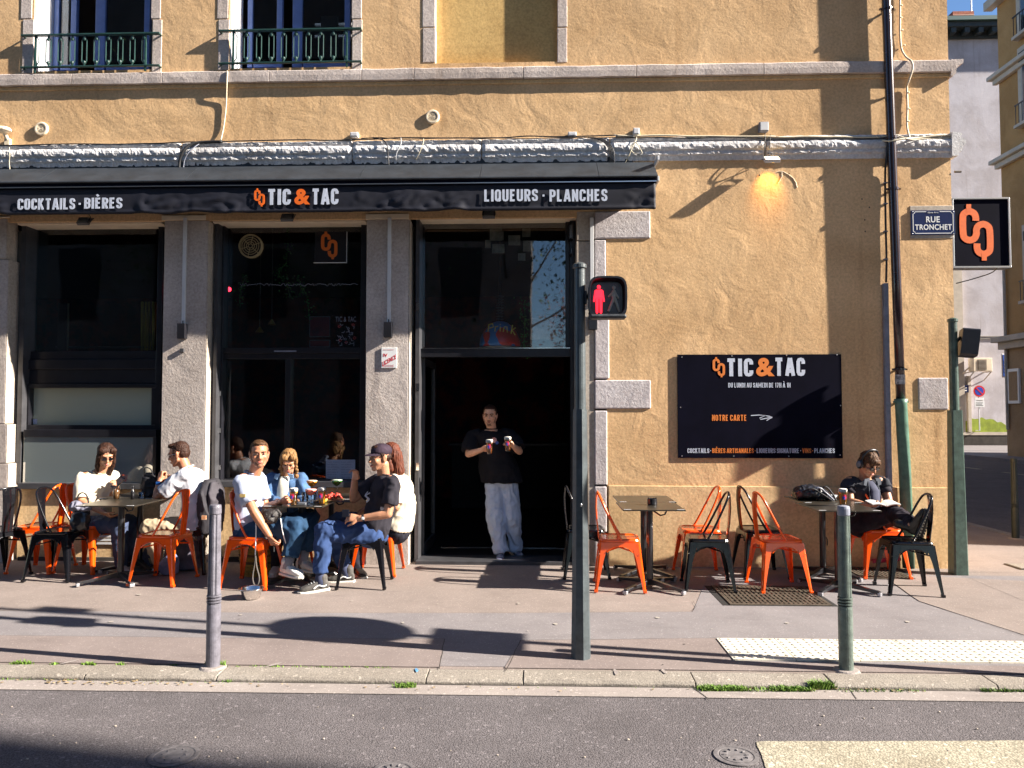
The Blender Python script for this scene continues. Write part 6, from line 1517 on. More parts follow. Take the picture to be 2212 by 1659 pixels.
        def sec(y, w_, z0, z1): return (F(0,y,(z0+z1)/2), sx_, un, w_*k, (z1-z0)/2*k)
        def seclist(L_): return [[F(w_*abs(math.cos(a))**.6*(1 if math.cos(a) > 0 else -1), y, (z0+z1)/2 + (z1-z0)/2*abs(math.sin(a))**.6*(1 if math.sin(a) > 0 else -1)) for a in [2*math.pi*i/16 for i in range(16)]] for y, w_, z0, z1 in L_]
        sb.rings(seclist([(-.075,.020,-.018,.02), (-.065,.032,-.022,.05), (-.03,.036,-.022,.066), (.02,.038,-.022,.062), (.07,.043,-.022,.040), (.12,.045,-.022,.026), (.160,.038,-.020,.014), (.182,.018,-.016,.002)]))
        sb.caps(F(0,-.028,.03), F(0,-.025,.08 if not shoes.get('boot') else .14), .038*k, .042*k, 12)
        remesh(sb, 'shoe', shoes['m'], t, .006, 2, .002, 30)
        so_ = MB(); so_.rings(seclist([(-.082,.020,-.044,-.016), (-.070,.036,-.045,-.014), (0,.040,-.045,-.016), (.07,.047,-.045,-.018), (.13,.047,-.045,-.018), (.170,.038,-.043,-.014), (.192,.016,-.038,-.012)])); so_.make('sole', shoes['sole'], t)
        if shoes.get('boot'):
            for i in range(9):
                y = -.06 + i*.028
                for q in (-1, 1): MB().box((0,0,0), (0,0,0)).bm.free(); m3 = MB(); Mx = Matrix((sx_, td, un)).transposed().to_4x4(); Mx.translation = F(q*.020, y, -.050); m3.box((-.014,-.009,-.006), (.014,.009,.006), Mx); m3.make('tread_lug', shoes['sole'], t)
        if shoes.get('stripe'):
            for q in (-1, 1):
                m3 = MB(); m3.tube(smooth_path([F(.040*q,-.05,.018), F(.0415*q,-.02,.008), F(.044*q,.02,.022), F(.045*q,.06,.0)], 4), .0055*k, 6); m3.make('stripe', shoes['stripe'], t)
            for i in range(4): MB().tube([F(-.024,.03+i*.02,.055-i*.010), F(0,.034+i*.02,.064-i*.010), F(.024,.03+i*.02,.055-i*.010)], .0035*k, 5).make('lace', shoes['stripe'], t)
    info = lambda a, b_: (J[a]-J[b_]).length
    print('LIMB %-40s thigh %.2f %.2f shin %.2f %.2f uarm %.2f %.2f farm %.2f %.2f torso %.2f neckhead %.2f' % (lab[:40], info('hipR','knR'), info('hipL','knL'), info('knR','anR'), info('knL','anL'), info('shR','elR'), info('shL','elL'), info('elR','wrR'), info('elL','wrL'), info('pelvis','neck'), info('neck','head')))
    return t, h, H, J
def sunglasses(t, h, H, big=1.0, round_=False, frame=None):
    fm = frame or M_lens
    for q in (-1, 1):
        mb = MB(); n = 14; e = 3.0
        for y in (0,): pass
        rr_ = [[h(.033*q + .023*big*abs(math.cos(a))**(2/e)*(1 if math.cos(a) > 0 else -1), .094 + y - .004*abs(math.cos(a)), .004 + .0155*big*abs(math.sin(a))**(2/e)*(1 if math.sin(a) > 0 else -1)) for a in [2*math.pi*i/n for i in range(n)]] for y in (0, .004)]
        mb.rings(rr_); g = mb.make('sunglass_lens', M_lens, t)
        MB().tube([h(.058*q,.090,.010), h(.078*q,.05,.008), h(.083*q,-.005,.006)], .003, 6).make('temple_arm', fm, t)
    MB().tube([h(-.012,.097,.010), h(0,.100,.012), h(.012,.097,.010)], .003, 6).make('bridge', fm, t)

W = P
denim = cloth('blue_denim', (.030,.058,.150), .25); denim_l = cloth('pale_denim', (.27,.33,.43), .15); teal_d = cloth('teal_denim', (.018,.050,.105), .25)
black_t = cloth('black_jersey', (.010,.010,.014), .2); char = cloth('charcoal_jersey', (.026,.024,.032), .25); white_t = cloth('white_jersey', (.56,.57,.62), .04); pale_b = cloth('pale_blue_jersey', (.36,.40,.52), .05)
cream = cloth('cream_cotton', (.60,.54,.43), .05); khaki = cloth('khaki_cotton', (.42,.34,.23), .15); dark_p = cloth('dark_trouser', (.014,.014,.022), .3)
dk = hairm('dark_brown_hair', (.035,.014,.008)); md = hairm('brown_hair', (.075,.035,.015)); rd = hairm('auburn_hair', (.10,.026,.012)); lb_ = hairm('light_brown_hair', (.23,.12,.045))
sn_w = mat('white_sneaker', (.62,.60,.55), .55, var=.12, vscale=30); sn_g = mat('grey_suede_sneaker', (.07,.065,.06), .8, var=.25, vscale=20); rub = mat('white_rubber', (.55,.53,.48), .5); blk = mat('black_leather_boot', (.014,.013,.012), .35, var=.3, vscale=20); blk_s = mat('black_rubber', (.055,.048,.036), .7)
runner = mat('silver_runner', (.34,.33,.36), .4, col2=(.12,.13,.20), vscale=28, fac=(.42,.6))

# woman in sunglasses
t, h, H, J = person('woman in cream blouse and sunglasses looking down at her phone', 'b',
  dict(pelvis=W(196,1130,-0.26), chest=W(205,1068,-0.28), neck=W(214,1020,-0.32), head=W(229,984,-0.38), elR=W(176,1083,-0.52), wrR=W(226,1108,-0.56), elL=W(238,1076,-0.22), wrL=W(254,1058,-0.33),
       knR=W(258,1132,-0.52), knL=W(282,1128,-0.26), anR=W(262,1220,-0.46), anL=W(272,1220,-0.21)), (.72,-.70), (.62,-.70,-.42), dict(style='long', m=dk), cream, dict(m=cloth('slate_denim', (.045,.06,.11), .25), fit=1.15), dict(m=sn_w, sole=rub), k=.95, sleeve=.92, sleeve_r=1.15, fit=1.0, hem=.02,
  hands={'R': ((.8,.1,-.5), (.1,.5,.8), .5), 'L': ((.3,-.5,.75), (-.6,-.5,.2), .6)})
sunglasses(t, h, H, .95, frame=mat('tortoise_frame', (.05,.02,.01), .2))
p = J['wrL'] + N((.3,-.5,.75))*.10; Mx = Matrix.Translation(p) @ Euler((R(-35), R(25), R(-20))).to_matrix().to_4x4()
o = MB().box((-.037,-.005,-.072), (.037,.005,.072), Mx).make('phone', mat('dark_phone', (.03,.02,.015), .15, coat=.6), bev=.004); tag(o, 'dark phone held up by the woman in sunglasses', 'phone')

# man in white t-shirt
t, h, H, J = person('man in white t-shirt and glasses resting chin on his hand', 'a',
  dict(pelvis=W(424,1133,-.38), chest=W(424,1066,-.38), neck=W(404,1012,-.38), head=W(386,982,-.40), shL=W(396,1026,-.56), shR=W(416,1022,-.20), elL=W(338,1076,-.55), wrL=W(346,1036,-.49), elR=W(352,1074,-.27), wrR=W(357,1040,-.38),
       knL=W(322,1140,-.52), knR=W(330,1138,-.26), anL=W(350,1226,-.50), anR=W(338,1222,-.22)), (-1,.05), (-.95,-.05,-.22), dict(style='short', m=dk), white_t, dict(m=khaki, fit=1.15), dict(m=sn_w, sole=rub), k=1.0, sleeve=.74, sleeve_r=1.15, fit=1.0, hem=.03,
  hands={'L': ((-.1,.35,.85), (.5,.8,0), 1.25, -1), 'R': ((-.05,-.5,.8), (.3,-.8,0), 1.25)}, sock=cloth('slate_sock', (.08,.09,.12)))
for q in (-1, 1):
    MB().tube([h(.033*q+.022*math.cos(a), .094, .004+.017*math.sin(a)) for a in [2*math.pi*i/14 for i in range(14)]], .0018, 5, closed=True).make('glasses_rim', M_silver, t)
    MB().tube([h(.055*q,.092,.010), h(.080*q,.04,.010), h(.084*q,-.01,.006)], .002, 5).make('temple_arm', M_silver, t)
d_ = (J['wrL']-J['elL']).normalized(); MB().tube([J['wrL']-d_*.05, J['wrL']-d_*.022], .032, 14).make('watch_strap', M_tcol, t); MB().box(J['wrL']-d_*.036+Vector((-.02,-.040,-.014)), J['wrL']-d_*.036+Vector((.02,-.026,.016))).make('watch_face', mat('blue_watch_face', (.02,.10,.35), .1, coat=1), t, bev=.004)
mb = MB(); mb.loft([(J['pelvis']+Vector((.01,0,-.06)), Vector((1,0,0)), Vector((0,1,0)), .135, .17), (J['pelvis']+Vector((.012,0,.075)), Vector((1,0,0)), Vector((0,1,0)), .138, .175), (J['pelvis']+Vector((.015,0,.12)), Vector((1,0,0)), Vector((0,1,0)), .10, .14)])

# bearded man
t, h, H, J = person('bearded man in pale blue t-shirt turning to the camera with a lead in his hand', 'a',
  dict(pelvis=W(546,1142,-.90), chest=W(540,1080,-.93), neck=W(546,1022,-.98), head=W(560,981,-1.04), shR=W(519,1040,-1.15), shL=W(560,1032,-.86), elR=W(548,1104,-1.22), wrR=W(582,1158,-1.20), elL=W(572,1098,-.90), wrL=W(608,1084,-1.02),
       knR=W(640,1138,-1.08), knL=W(668,1122,-.80), anR=W(622,1222,-1.12), anL=W(655,1212,-.84)), (.95,-.28), (.42,-.90,-.04), dict(style='crop', m=md, beard=1.0, bc=(.08,.04,.02)), pale_b, dict(m=teal_d, fit=1.3, fold=.016), dict(m=sn_w, sole=rub), k=1.04, sleeve=.74, sleeve_r=1.08, fit=1.0, hem=.04,
  hands={'R': ((.35,-.05,-.9), (.7,.6,.3), 1.0), 'L': ((.75,-.25,.30), (.3,-.9,.2), .75, -1, (.55,.6,.65,.7))}, toes={'R': (.9,-.5,-.05), 'L': (.8,-.5,0)}, sock=cloth('grey_sock', (.22,.22,.25)), leg_end=.72, chest_r=.86)
p = J['wrL']; MB().tube([p - (p-J['elL']).normalized()*.03, p - (p-J['elL']).normalized()*.02], .031, 12).make('wrist_band', M_blackcloth, t)
q0 = J['shR'].lerp(J['elR'], .45); MB().box(q0+Vector((-.022,-.098,-.012)), q0+Vector((.028,-.080,.016))).make('sleeve_patch', mat('yellow_patch', (.65,.45,.12), .7, col2=(.2,.15,.1), vscale=50), t)
wr = J['wrR']
ld = thing('dog_lead', 'black and white dog lead looping down from the bearded man\'s lap', 'lead', tuple(wr))
MB().tube(smooth_path([W(592,1192,-1.22), W(590,1170,-1.2), W(575,1130,-1.18), W(553,1112,-1.16)]), .004, 6).make('inner_strand', M_cable, ld)
MB().tube(smooth_path([W(553,1130,-1.20), W(553,1150,-1.21), W(551.5,1200,-1.2)]), .005, 6).make('white_strap', M_enamel, ld)
MB().tube(smooth_path([W(551.5,1199,-1.2), W(551,1215,-1.2), W(546,1245,-1.2), W(549,1262,-1.2), W(557,1262,-1.2), W(560,1248,-1.2), W(554,1222,-1.2), W(552,1200,-1.2)]), .006, 6).make('hand_loop', mat('grey_rope', (.10,.09,.08), .8), ld)
MB().tube(smooth_path([W(606,1120,-1.16), W(611,1150,-1.17), W(620,1181,-1.16)]), .0055, 6).make('white_strap', M_enamel, ld); MB().tube(smooth_path([W(620,1181,-1.16), W(628,1204,-1.14), W(633,1218,-1.12)]), .006, 6).make('black_strap', M_cable, ld); MB().box(W(631,1216,-1.12)+Vector((-.012,-.008,-.06)), W(631,1216,-1.12)+Vector((.014,.008,.0))).make('clasp', M_steel, ld, bev=.004)

# small black dog in his lap
dc = W(585,1114,-1.13); D = thing('dog', 'small black flat-faced dog in the lap of the bearded man', 'dog', tuple(dc)); HD = head_frame(dc, (.15,-1,-.1)); dh = lambda x, y, z: dc + HD @ Vector((x, y, z))
mb = MB(); E = lambda c_, r_: mb.ell(dh(*c_), r_, HD, 16, 10)
E((0,0,0), (.075,.070,.068)); E((0,.055,-.022), (.046,.034,.034)); E((.022,.066,-.034), (.024,.022,.020)); E((-.022,.066,-.034), (.024,.022,.020)); E((0,.05,-.048), (.026,.024,.014)); E((.03,.052,.018), (.022,.018,.018)); E((-.03,.052,.018), (.022,.018,.018))
for q in (-1, 1): mb.caps(dh(.056*q,.0,.045), dh(.088*q,.015,.02), .024, .012); mb.caps(dh(.088*q,.015,.02), dh(.086*q,.03,-.015), .014, .008)
mb.caps(dh(0,-.03,-.03), dh(.01,-.12,-.13), .065, .085, 14); mb.caps(dh(.01,-.12,-.13), dh(-.02,-.26,-.14), .085, .075, 14)
for q in (-1, 1): mb.caps(dh(.045*q,-.07,-.11), dh(.04*q,.0,-.19), .030, .020); mb.ell(dh(.04*q,.02,-.195), (.022,.032,.016), HD)
remesh(mb, 'body', mat('black_fur', (.018,.014,.013), .5, var=.7, vscale=50, bump=1, bscale=140), D, .006, 2, .003, 30)
MB().ell(dh(0,.092,-.018), (.012,.009,.008), HD).make('nose', M_lens, D, smooth=True)
for q in (-1, 1): MB().ell(dh(.030*q,.067,.008), (.011,.009,.011), HD).make('eye', M_lens, D, smooth=True)

# girl with braids
def braids(hb, h, k):
    for q in (-1, 1):
        for i in range(9):
            u = i/8; hb.ell(h(.078*q + .008*math.sin(i*2), .030 + .03*u, -.045 - .022*i), (.017*k, .017*k, .016*k))
t, h, H, J = person('woman with two braids in a denim jacket bending over the table', 'b',
  dict(pelvis=W(612,1128,-.36), chest=W(615,1078,-.42), neck=W(619,1026,-.48), head=W(624,997,-.56), elR=W(577,1078,-.55), wrR=W(603,1084,-.72), elL=W(664,1078,-.55), wrL=W(640,1084,-.72),
       knR=W(596,1138,-.74), knL=W(636,1138,-.74), anR=W(598,1222,-.62), anL=W(634,1222,-.62)), (.08,-1), (.22,-.80,-.52), dict(style='braids', m=lb_, extra=braids), cloth('washed_denim_jacket', (.06,.12,.235), .55), dict(m=dark_p), dict(m=sn_w, sole=rub), k=.93, sleeve=1.85, fit=1.0, collar=False,
  hands={'R': ((.75,-.3,.1), (0,.2,-.9), .6), 'L': ((-.75,-.3,.1), (0,.2,-.9), .6)}, top_name='denim_jacket')
# pale top in the open front of the jacket and the collar flaps
up_ = (J['neck']-J['pelvis']).normalized(); fz = Vector((.08,-1,0)).normalized()
mb = MB(); c0 = J['neck']+fz*.075-up_*.01; rt_ = Vector((fz.y,-fz.x,0)); c1 = J['chest']+fz*.115; c2 = J['pelvis']+fz*.118+up_*.06
rg = []
for c_, w_ in ((c0, .045), (c0.lerp(c1,.5)+fz*.012, .055), (c1, .058), (c2, .055)): rg.append([c_ + rt_*w_*math.cos(a) + fz*.022*math.sin(a) for a in [2*math.pi*i/14 for i in range(14)]])
mb.rings(rg); mb.make('pale_top', cloth('cream_top', (.78,.74,.60)), t, smooth=True)
for q in (-1, 1):
    mb = MB(); a0 = c0 + rt_*q*.035; mb.prism([(0,0),(.055*q,-.012),(.062*q,-.050),(.028*q,-.068)], 0, .010, lambda x, y, z: a0 + rt_*x + up_*(z+.035) - fz*(y-.032)); mb.make('collar_flap', cloth('pale_denim_edge', (.20,.32,.48), .3), t, bev=.003)

# man with cap
t, h, H, J = person('man in black t-shirt and dark cap raising one hand, legs bent', 'b',
  dict(pelvis=W(806,1146,-.90), chest=W(824,1086,-.92), neck=W(832,1026,-.95), head=W(821,989,-1.01), shL=W(850,1043,-1.13), shR=W(812,1040,-.80), elL=W(838,1110,-1.19), wrL=W(776,1120,-1.20), elR=W(764,1078,-.86), wrR=W(766,1036,-.94),
       knL=W(700,1146,-1.14), knR=W(716,1140,-.84), anL=W(691,1256,-1.18), anR=W(748,1238,-.80)), (-.97,-.20), (-.80,-.62,-.06), dict(style='crop', m=dk), char, dict(m=denim, fit=1.12, fold=.016), dict(m=sn_g, sole=rub, stripe=M_enamel), k=1.03, sleeve=.72, sleeve_r=1.1, fit=1.1, hem=.03,
  hands={'L': ((-.95,-.05,.12), (.1,.7,-.5), .55, -1), 'R': ((.25,-.35,.9), (-.45,-.85,0), .55, 1, (.5,.6,.8,.9))}, toes={'L': (-.90,-.42,-.05), 'R': (-1,-.1,0)}, sock=cloth('blue_grey_sock', (.05,.06,.11)), leg_end=.80, chest_r=.88)
mb = MB(); Mm = H
mb.ell(h(0,-.016,.062), (.086,.102,.070), H, 20, 12); mb.bm.verts.ensure_lookup_table()
remesh(mb, 'cap_crown', cloth('faded_plum_cap', (.040,.026,.040), .3), t, .006, 2, .003, 16)
rg = []
for i in range(9):
    a = -1.15 + 2.3*i/8; x, y = math.sin(a)*.074, math.cos(a)*.084 - .012; w_ = .080*max(.05, math.cos(a*1.25))
    rg.append([h(x, y, .040), h(x*1.0, y + w_, .030 - .16*x*x/.01*.1), h(x, y + w_, .036 - .16*x*x/.01*.1), h(x, y, .050)])
MB().rings(rg).make('cap_peak', MATS['faded_plum_cap'], t, smooth=False)
d_ = (J['wrL']-J['elL']).normalized(); MB().tube([J['wrL']-d_*.05, J['wrL']-d_*.03], .031, 14).make('watch_strap', M_tcol, t); MB().box(J['wrL']-d_*.04+Vector((-.012,-.036,-.012)), J['wrL']-d_*.04+Vector((.012,-.029,.012))).make('watch_face', M_enamel, t, bev=.003)
q0 = J['chest'] + Vector((-.10,-.125,.05)); m3 = MB(); m3.tube(smooth_path([q0+Vector((.02,0,.055)), q0+Vector((-.015,-.012,.03)), q0+Vector((.015,-.012,.0)), q0+Vector((-.01,-.008,-.03))], 5), .006, 6); m3.tube(smooth_path([q0+Vector((.0,0,.065)), q0+Vector((-.025,0,.03)), q0+Vector((-.005,-.01,.01)), q0+Vector((.01,-.01,-.02))], 5), .004, 6); m3.make('shirt_print', mat('pale_print', (.55,.56,.62), .6), t)
p = J['wrL'] + Vector((-.12,-.01,.03)); o = MB().box(p+Vector((-.032,-.004,-.015)), p+Vector((.032,.004,.05)), None).make('phone', mat('dark_blue_card', (.010,.012,.022), .3), bev=.003); tag(o, 'dark phone held low by the man with the cap', 'phone')
fl = W(735,1120,-.86); o = MB(); o.loft([(fl+Vector((-.16,.03,-.07)), Vector((0,1,0)), Vector((0,0,1)), .03,.05), (fl+Vector((-.03,0,0)), Vector((0,1,0)), Vector((0,0,1)), .04,.065), (fl+Vector((.16,0,0)), Vector((0,1,0)), Vector((0,0,1)), .04,.06)]); remesh(o, 'folded_jacket', cloth('slate_jacket', (.04,.05,.08)), None, .009, 2, .01, 10); tag(bpy.data.objects['folded_jacket'], 'slate blue jacket folded on the lap behind the man with the cap', 'jacket')

# red-haired woman
t, h, H, J = person('red-haired woman in cream shirt half hidden behind the man with the cap', 'b',
  dict(pelvis=W(858,1140,-.42), chest=W(868,1082,-.42), neck=W(857,1026,-.43), head=W(842,984,-.45), elR=W(846,1090,-.22), wrR=W(800,1100,-.28), elL=W(856,1096,-.62), wrL=W(806,1100,-.55),
       knR=W(766,1138,-.26), knL=W(764,1138,-.48), anR=W(764,1226,-.24), anL=W(772,1226,-.52)), (-1,.05), (-.92,.15,-.2), dict(style='bob', m=rd), cream, dict(m=dark_p), dict(m=blk, sole=rub), k=.98, sleeve=.9, sleeve_r=1.1, fit=1.0, hem=.0,
  hands={'R': ((-.9,0,.1), (0,0,-1), .5), 'L': ((-.9,0,.1), (0,0,-1), .5)}, toes={'R': (-1,-.3,0), 'L': (.6,-.8,0)})

# standing barman
t, h, H, J = person('man in black t-shirt standing in the doorway holding two beers', 'c',
  dict(pelvis=W(1082,1030,0.45), chest=W(1068,972,0.45), neck=W(1061,927,0.43), head=W(1058.5,898,0.38), shR=W(1019,941,0.43), shL=W(1103,938,0.43), elR=W(1012,981,0.32), wrR=W(1040,972,0.15), elL=W(1122,975,0.32), wrL=W(1108,963,0.15),
       hipR=W(1068,1036,0.45), hipL=W(1096,1034,0.45), knR=W(1070,1118,0.35), knL=W(1106,1116,0.40), anR=W(1082,1192,0.30), anL=W(1113,1184,0.48)), (-.08,-1), (-.10,-1,-.10), dict(style='crop', m=dk, beard=.985, bc=(.05,.025,.015)), black_t, dict(m=cloth('sky_blue_denim', (.46,.54,.68), .12), fit=1.38, flare=1.2, fold=.015), dict(m=runner, sole=rub), k=.96, sleeve=.86, sleeve_r=1.25, fit=1.6, hem=.06, chest_r=1.12,
  hands={'R': ((.62,-.35,.35), (.45,-.8,-.3), .55, 1, (.55,.6,.6,.65)), 'L': ((-.35,-.45,.45), (-.5,-.8,-.2), .7, 1, (.6,.6,.65,.7))}, toes={'R': (-.05,-1,-.05), 'L': (.55,-1,-.22)})
for q, (px, py0, py1) in enumerate(((1057, 949, 981), (1096.5, 944, 975))):
    b0 = W(px, py1, .05 if q == 0 else .06); pint(b0.x, b0.y, b0.z, ('glass of dark beer in the barman\'s right hand, on the left of the picture', 'glass of dark beer with blue badge in the barman\'s left hand')[q], M_beer2, 'beers carried by the barman', .152)
q0 = J['chest']+Vector((.005,-.155,.115)); mb = MB(); mb.lathe([(.030,0),(.030,.005),(.002,.006)], q0, 9, Matrix.Rotation(R(90), 3, 'X')); mb.make('badge_print', mat('red_badge_print', (.55,.05,.04), .5, col2=(.7,.55,.5), vscale=60), t)
mb = MB(); mb.lathe([(.018,0),(.018,.006),(.002,.007)], q0+Vector((.032,0,-.028)), 9, Matrix.Rotation(R(90), 3, 'X')); mb.make('badge_tip', mat('blue_badge_print', (.05,.12,.4), .5), t)

# reader with headphones
t, h, H, J = person('man with headphones reading a book, boots up on a black chair', 'b',
  dict(pelvis=W(1864,1126,-.34), chest=W(1866,1078,-.33), neck=W(1869,1033,-.36), head=W(1876,1003,-.43), shR=W(1832,1042,-.38), shL=W(1906,1040,-.33), elR=W(1836,1084,-.46), wrR=W(1874,1092,-.62), elL=W(1920,1084,-.42), wrL=W(1928,1100,-.62),
       knR=W(1928,1108,-.68), knL=W(1936,1112,-.46), anR=W(1966,1134,-1.06), anL=W(1976,1136,-.84)), (.35,-.94), (.30,-.82,-.50), dict(style='fringe', m=md), cloth('black_denim_vest', (.020,.022,.030), .5), dict(m=cloth('black_faded_jeans', (.016,.013,.020), .5), fit=1.15), dict(m=blk, sole=blk_s, boot=True, down={'R': (-.75,.35,.25), 'L': (-.85,.45,.2)}), k=.98, sleeve=.32, sleeve_r=1.15, fit=.9, collar=False,
  hands={'R': ((.8,-.35,0), (0,.3,.9), .5), 'L': ((-.2,-.5,-.5), (-.6,0,.7), .7)}, toes={'R': (.22,-.25,.93), 'L': (.30,-.15,.9)}, top_name='denim_vest')
for s_ in 'RL':
    a, b_ = J['sh'+s_], J['el'+s_]; mb = MB(); mb.tube([a.lerp(b_,.3), a.lerp(b_,.58)], [.062,.060], 14); mb.make('shirt_sleeve', MATS['charcoal_jersey'], t, smooth=True)
fz = Vector((.35,-.94,0)).normalized(); rt_ = Vector((fz.y,-fz.x,0)); up_ = (J['neck']-J['pelvis']).normalized(); c0 = J['neck']+fz*.062-up_*.02; rg = []
for c_, w_ in ((c0, .040), (c0.lerp(J['chest']+fz*.145,.5)+fz*.03, .050), (J['chest']+fz*.145, .056), (J['pelvis']+fz*.165+up_*.05, .066)): rg.append([c_ + rt_*w_*math.cos(a) + fz*.022*math.sin(a) for a in [2*math.pi*i/14 for i in range(14)]])
mb = MB(); mb.rings(rg); mb.make('t_shirt', cloth('slate_jersey', (.06,.065,.10), .2), t, smooth=True)
for q in (-1, 1):
    a0 = c0 + rt_*q*.03; mb = MB(); mb.prism([(0,0),(.070*q,-.01),(.080*q,-.065),(.030*q,-.085)], 0, .010, lambda x, y, z: a0 + rt_*x + up_*(z+.03) - fz*(y-.035)); mb.make('collar_flap', cloth('worn_denim_edge', (.08,.09,.11), .5), t, bev=.003)
    MB().tube(smooth_path([c0+rt_*q*.055+fz*.035, J['chest']+rt_*q*.068+fz*.150, J['pelvis']+rt_*q*.085+fz*.172+up_*.05], 6), .005, 6).make('vest_seam', MATS['worn_denim_edge'], t)
sunglasses(t, h, H, 1.05)
hp = thing('headphones', 'big black headphones worn by the man reading', 'headphones', tuple(h(0,0,.12)))
MB().tube(smooth_path([h(-.092,-.01,.03), h(-.094,-.015,.09), h(-.055,-.02,.142), h(0,-.02,.156), h(.055,-.02,.142), h(.094,-.015,.09), h(.092,-.01,.03)]), .0105, 10).make('headband', M_black, hp, smooth=True)
for q in (-1, 1):
    A = H @ Matrix.Rotation(R(90), 3, 'Y'); mb = MB(); mb.ell(h(.100*q,-.008,.0), (.024,.040,.048), H, 18, 12); mb.make('ear_cup', M_black, hp, smooth=True); MB().ell(h(.118*q,-.008,.0), (.009,.028,.034), H, 14, 10).make('cup_plate', mat('grey_plastic', (.12,.14,.17), .3), hp, smooth=True)
bk = thing('book', 'open paperback book in the hands of the man with headphones', 'book', tuple(W(1905,1092,-.70))); c_ = W(1906,1090,-.66)
for q in (-1, 1):
    rg = []
    for i in range(7):
        u = i/6; x = q*(.004 + .125*u); z = .018*math.sin(u*math.pi*.8); rg.append([c_+Vector((x,-.09,z-.004)), c_+Vector((x,.07,z+.014)), c_+Vector((x,.07,z+.020)), c_+Vector((x,-.09,z+.004))])
    MB().rings(rg).make('pages', mat('book_paper', (.74,.72,.68), .7), bk)
    MB().rings([[p_+Vector((0,0,-.0065 if i_ in (2,3) else -.002)) for i_, p_ in enumerate(r_)] for r_ in [[c_+Vector((q*(.002+.128*u/6),-.092,.018*math.sin(u/6*math.pi*.8)-.008)), c_+Vector((q*(.002+.128*u/6),.072,.018*math.sin(u/6*math.pi*.8)+.010)), c_+Vector((q*(.002+.128*u/6),.072,.018*math.sin(u/6*math.pi*.8)+.014)), c_+Vector((q*(.002+.128*u/6),-.092,.018*math.sin(u/6*math.pi*.8)-.004))] for u in range(7)]]).make('cover', mat('book_cover', (.30,.10,.08), .5), bk)
# ------------------------------------------------------------------ side street and far buildings
M_far_white = plaster('pale_grey_gable_render', (.56,.54,.58), (.66,.64,.68), fine=.3, coarse=.5, dirt=.12)
M_far_yel = plaster('yellow_ochre_facade', (.46,.27,.11), (.52,.32,.14), fine=.2, coarse=.2, dirt=.12)
M_far_base = plaster('buff_shopfront', (.40,.28,.16), (.46,.33,.20), fine=.2, coarse=.2, dirt=.1)
M_far_stone = mat('pale_carved_stone', (.50,.44,.36), .8, var=.12, vscale=3)
M_slate = mat('dark_slate', (.035,.045,.045), .6, var=.2)
M_dglass = glass('far_window_glass', refl=.12, clear=False, back=(.03,.035,.045))
sheet('far_pavement', [(15.3,-.3), (30,-.3), (30,27), (15.3,27)], ZR+.12, M_pave2, th=.12)
sheet('far_pavement', [(-13,24.6), (15.0,24.6), (15.3,27.2), (-13,27.2)], ZR+.12, M_pave2, th=.12)
for y in (6.2, 8.9, 11.6, 14.0, 16.6, 19.2): sheet('lane_marking', [(12.65,y), (12.80,y), (12.80,y+1.3), (12.65,y+1.3)], ZR+.004, M_paint)
for x in (8.5, 10.0): sheet('lane_marking', [(x,19.2), (x+.9,19.2), (x+.9,19.4), (x,19.4)], ZR+.004, M_paint)
# gable building
g = thing('gable_building', 'tall pale grey blind gable with dark eaves at the end of the side street', 'building', (19, 27, 0))
YG = 27.0; zt = P(2120, 44, YG).z; x0, x1 = 9.0, 26.0
MB().box((x0, YG, -.1), (x1, YG+12, zt-.9)).make('wall', M_far_white, g)
MB().box((x0, YG-.12, zt-.9), (x1, YG+12, zt-.55)).make('frieze', M_slate, g); MB().box((x0-.2, YG-.55, zt-.55), (x1, YG+12, zt-.30)).make('eaves', M_slate, g, bev=.02); MB().box((x0-.2, YG-.68, zt-.30), (x1, YG-.40, zt-.12)).make('gutter', mat('far_gutter_green', (.06,.12,.11), .5), g)
MB().rings([[Vector((x, YG-.4, zt-.12)), Vector((x, YG+5, zt+1.9)), Vector((x, YG+12, zt-.1))] for x in (x0, x1)]).make('roof', M_slate, g)
for k in range(40):
    x = 15.5 + k*.62
    if x < x1: MB().box((x, YG-.5, zt-.80), (x+.22, YG-.121, zt-.56)).make('eaves_bracket', M_slate, g)
ch = P(2078, 18, YG+1.2); mb = MB(); mb.box((ch.x-.55, YG+1, zt-.2), (ch.x+.45, YG+1.7, zt+1.0)); c1 = mb.make('chimney', mat('red_chimney_brick', (.36,.11,.06), .85, var=.35, vscale=9), g)
for k in range(7): MB().box((ch.x-.56, YG+.985, zt-.1+k*.15), (ch.x+.46, YG+.999, zt-.085+k*.15)).make('mortar_course', M_lintel, c1)
MB().box((ch.x-.62, YG+.95, zt+.55), (ch.x+.52, YG+1.75, zt+.68)).make('cornice', mat('red_chimney_brick', (0,0,0)), c1)
MB().cyl((P(2098,20,YG+1.2).x, YG+1.2, zt-.2), (P(2098,20,YG+1.2).x, YG+1.2, zt+2.5), .03, seg=8).make('aerial', M_pvc, g)
MB().box((x0, YG-.10, .1), (x1, YG-.002, .55)).make('plinth', M_joint, g); MB().box((x0, YG-.12, .551), (x1, YG-.002, .68)).make('plinth_coping', M_far_stone, g)
zc_ = P(2130, 727, YG).z
for k in range(2): MB().box((x0, YG-.05, zc_-.10*k-.02), (x1, YG-.002, zc_-.10*k+.02)).make('wall_cable', mat('grey_cable', (.25,.23,.2), .6), g)
q = P(2092, 905, YG); MB().box((q.x-.07, YG-.14, .69), (q.x+.07, YG-.002, P(2092, 812, YG).z)).make('downpipe', M_far_stone, g)
MB().box((x0, YG-.2, .69), (q.x-.25, YG-.002, 9)).make('neighbour_pier', M_far_stone, g)
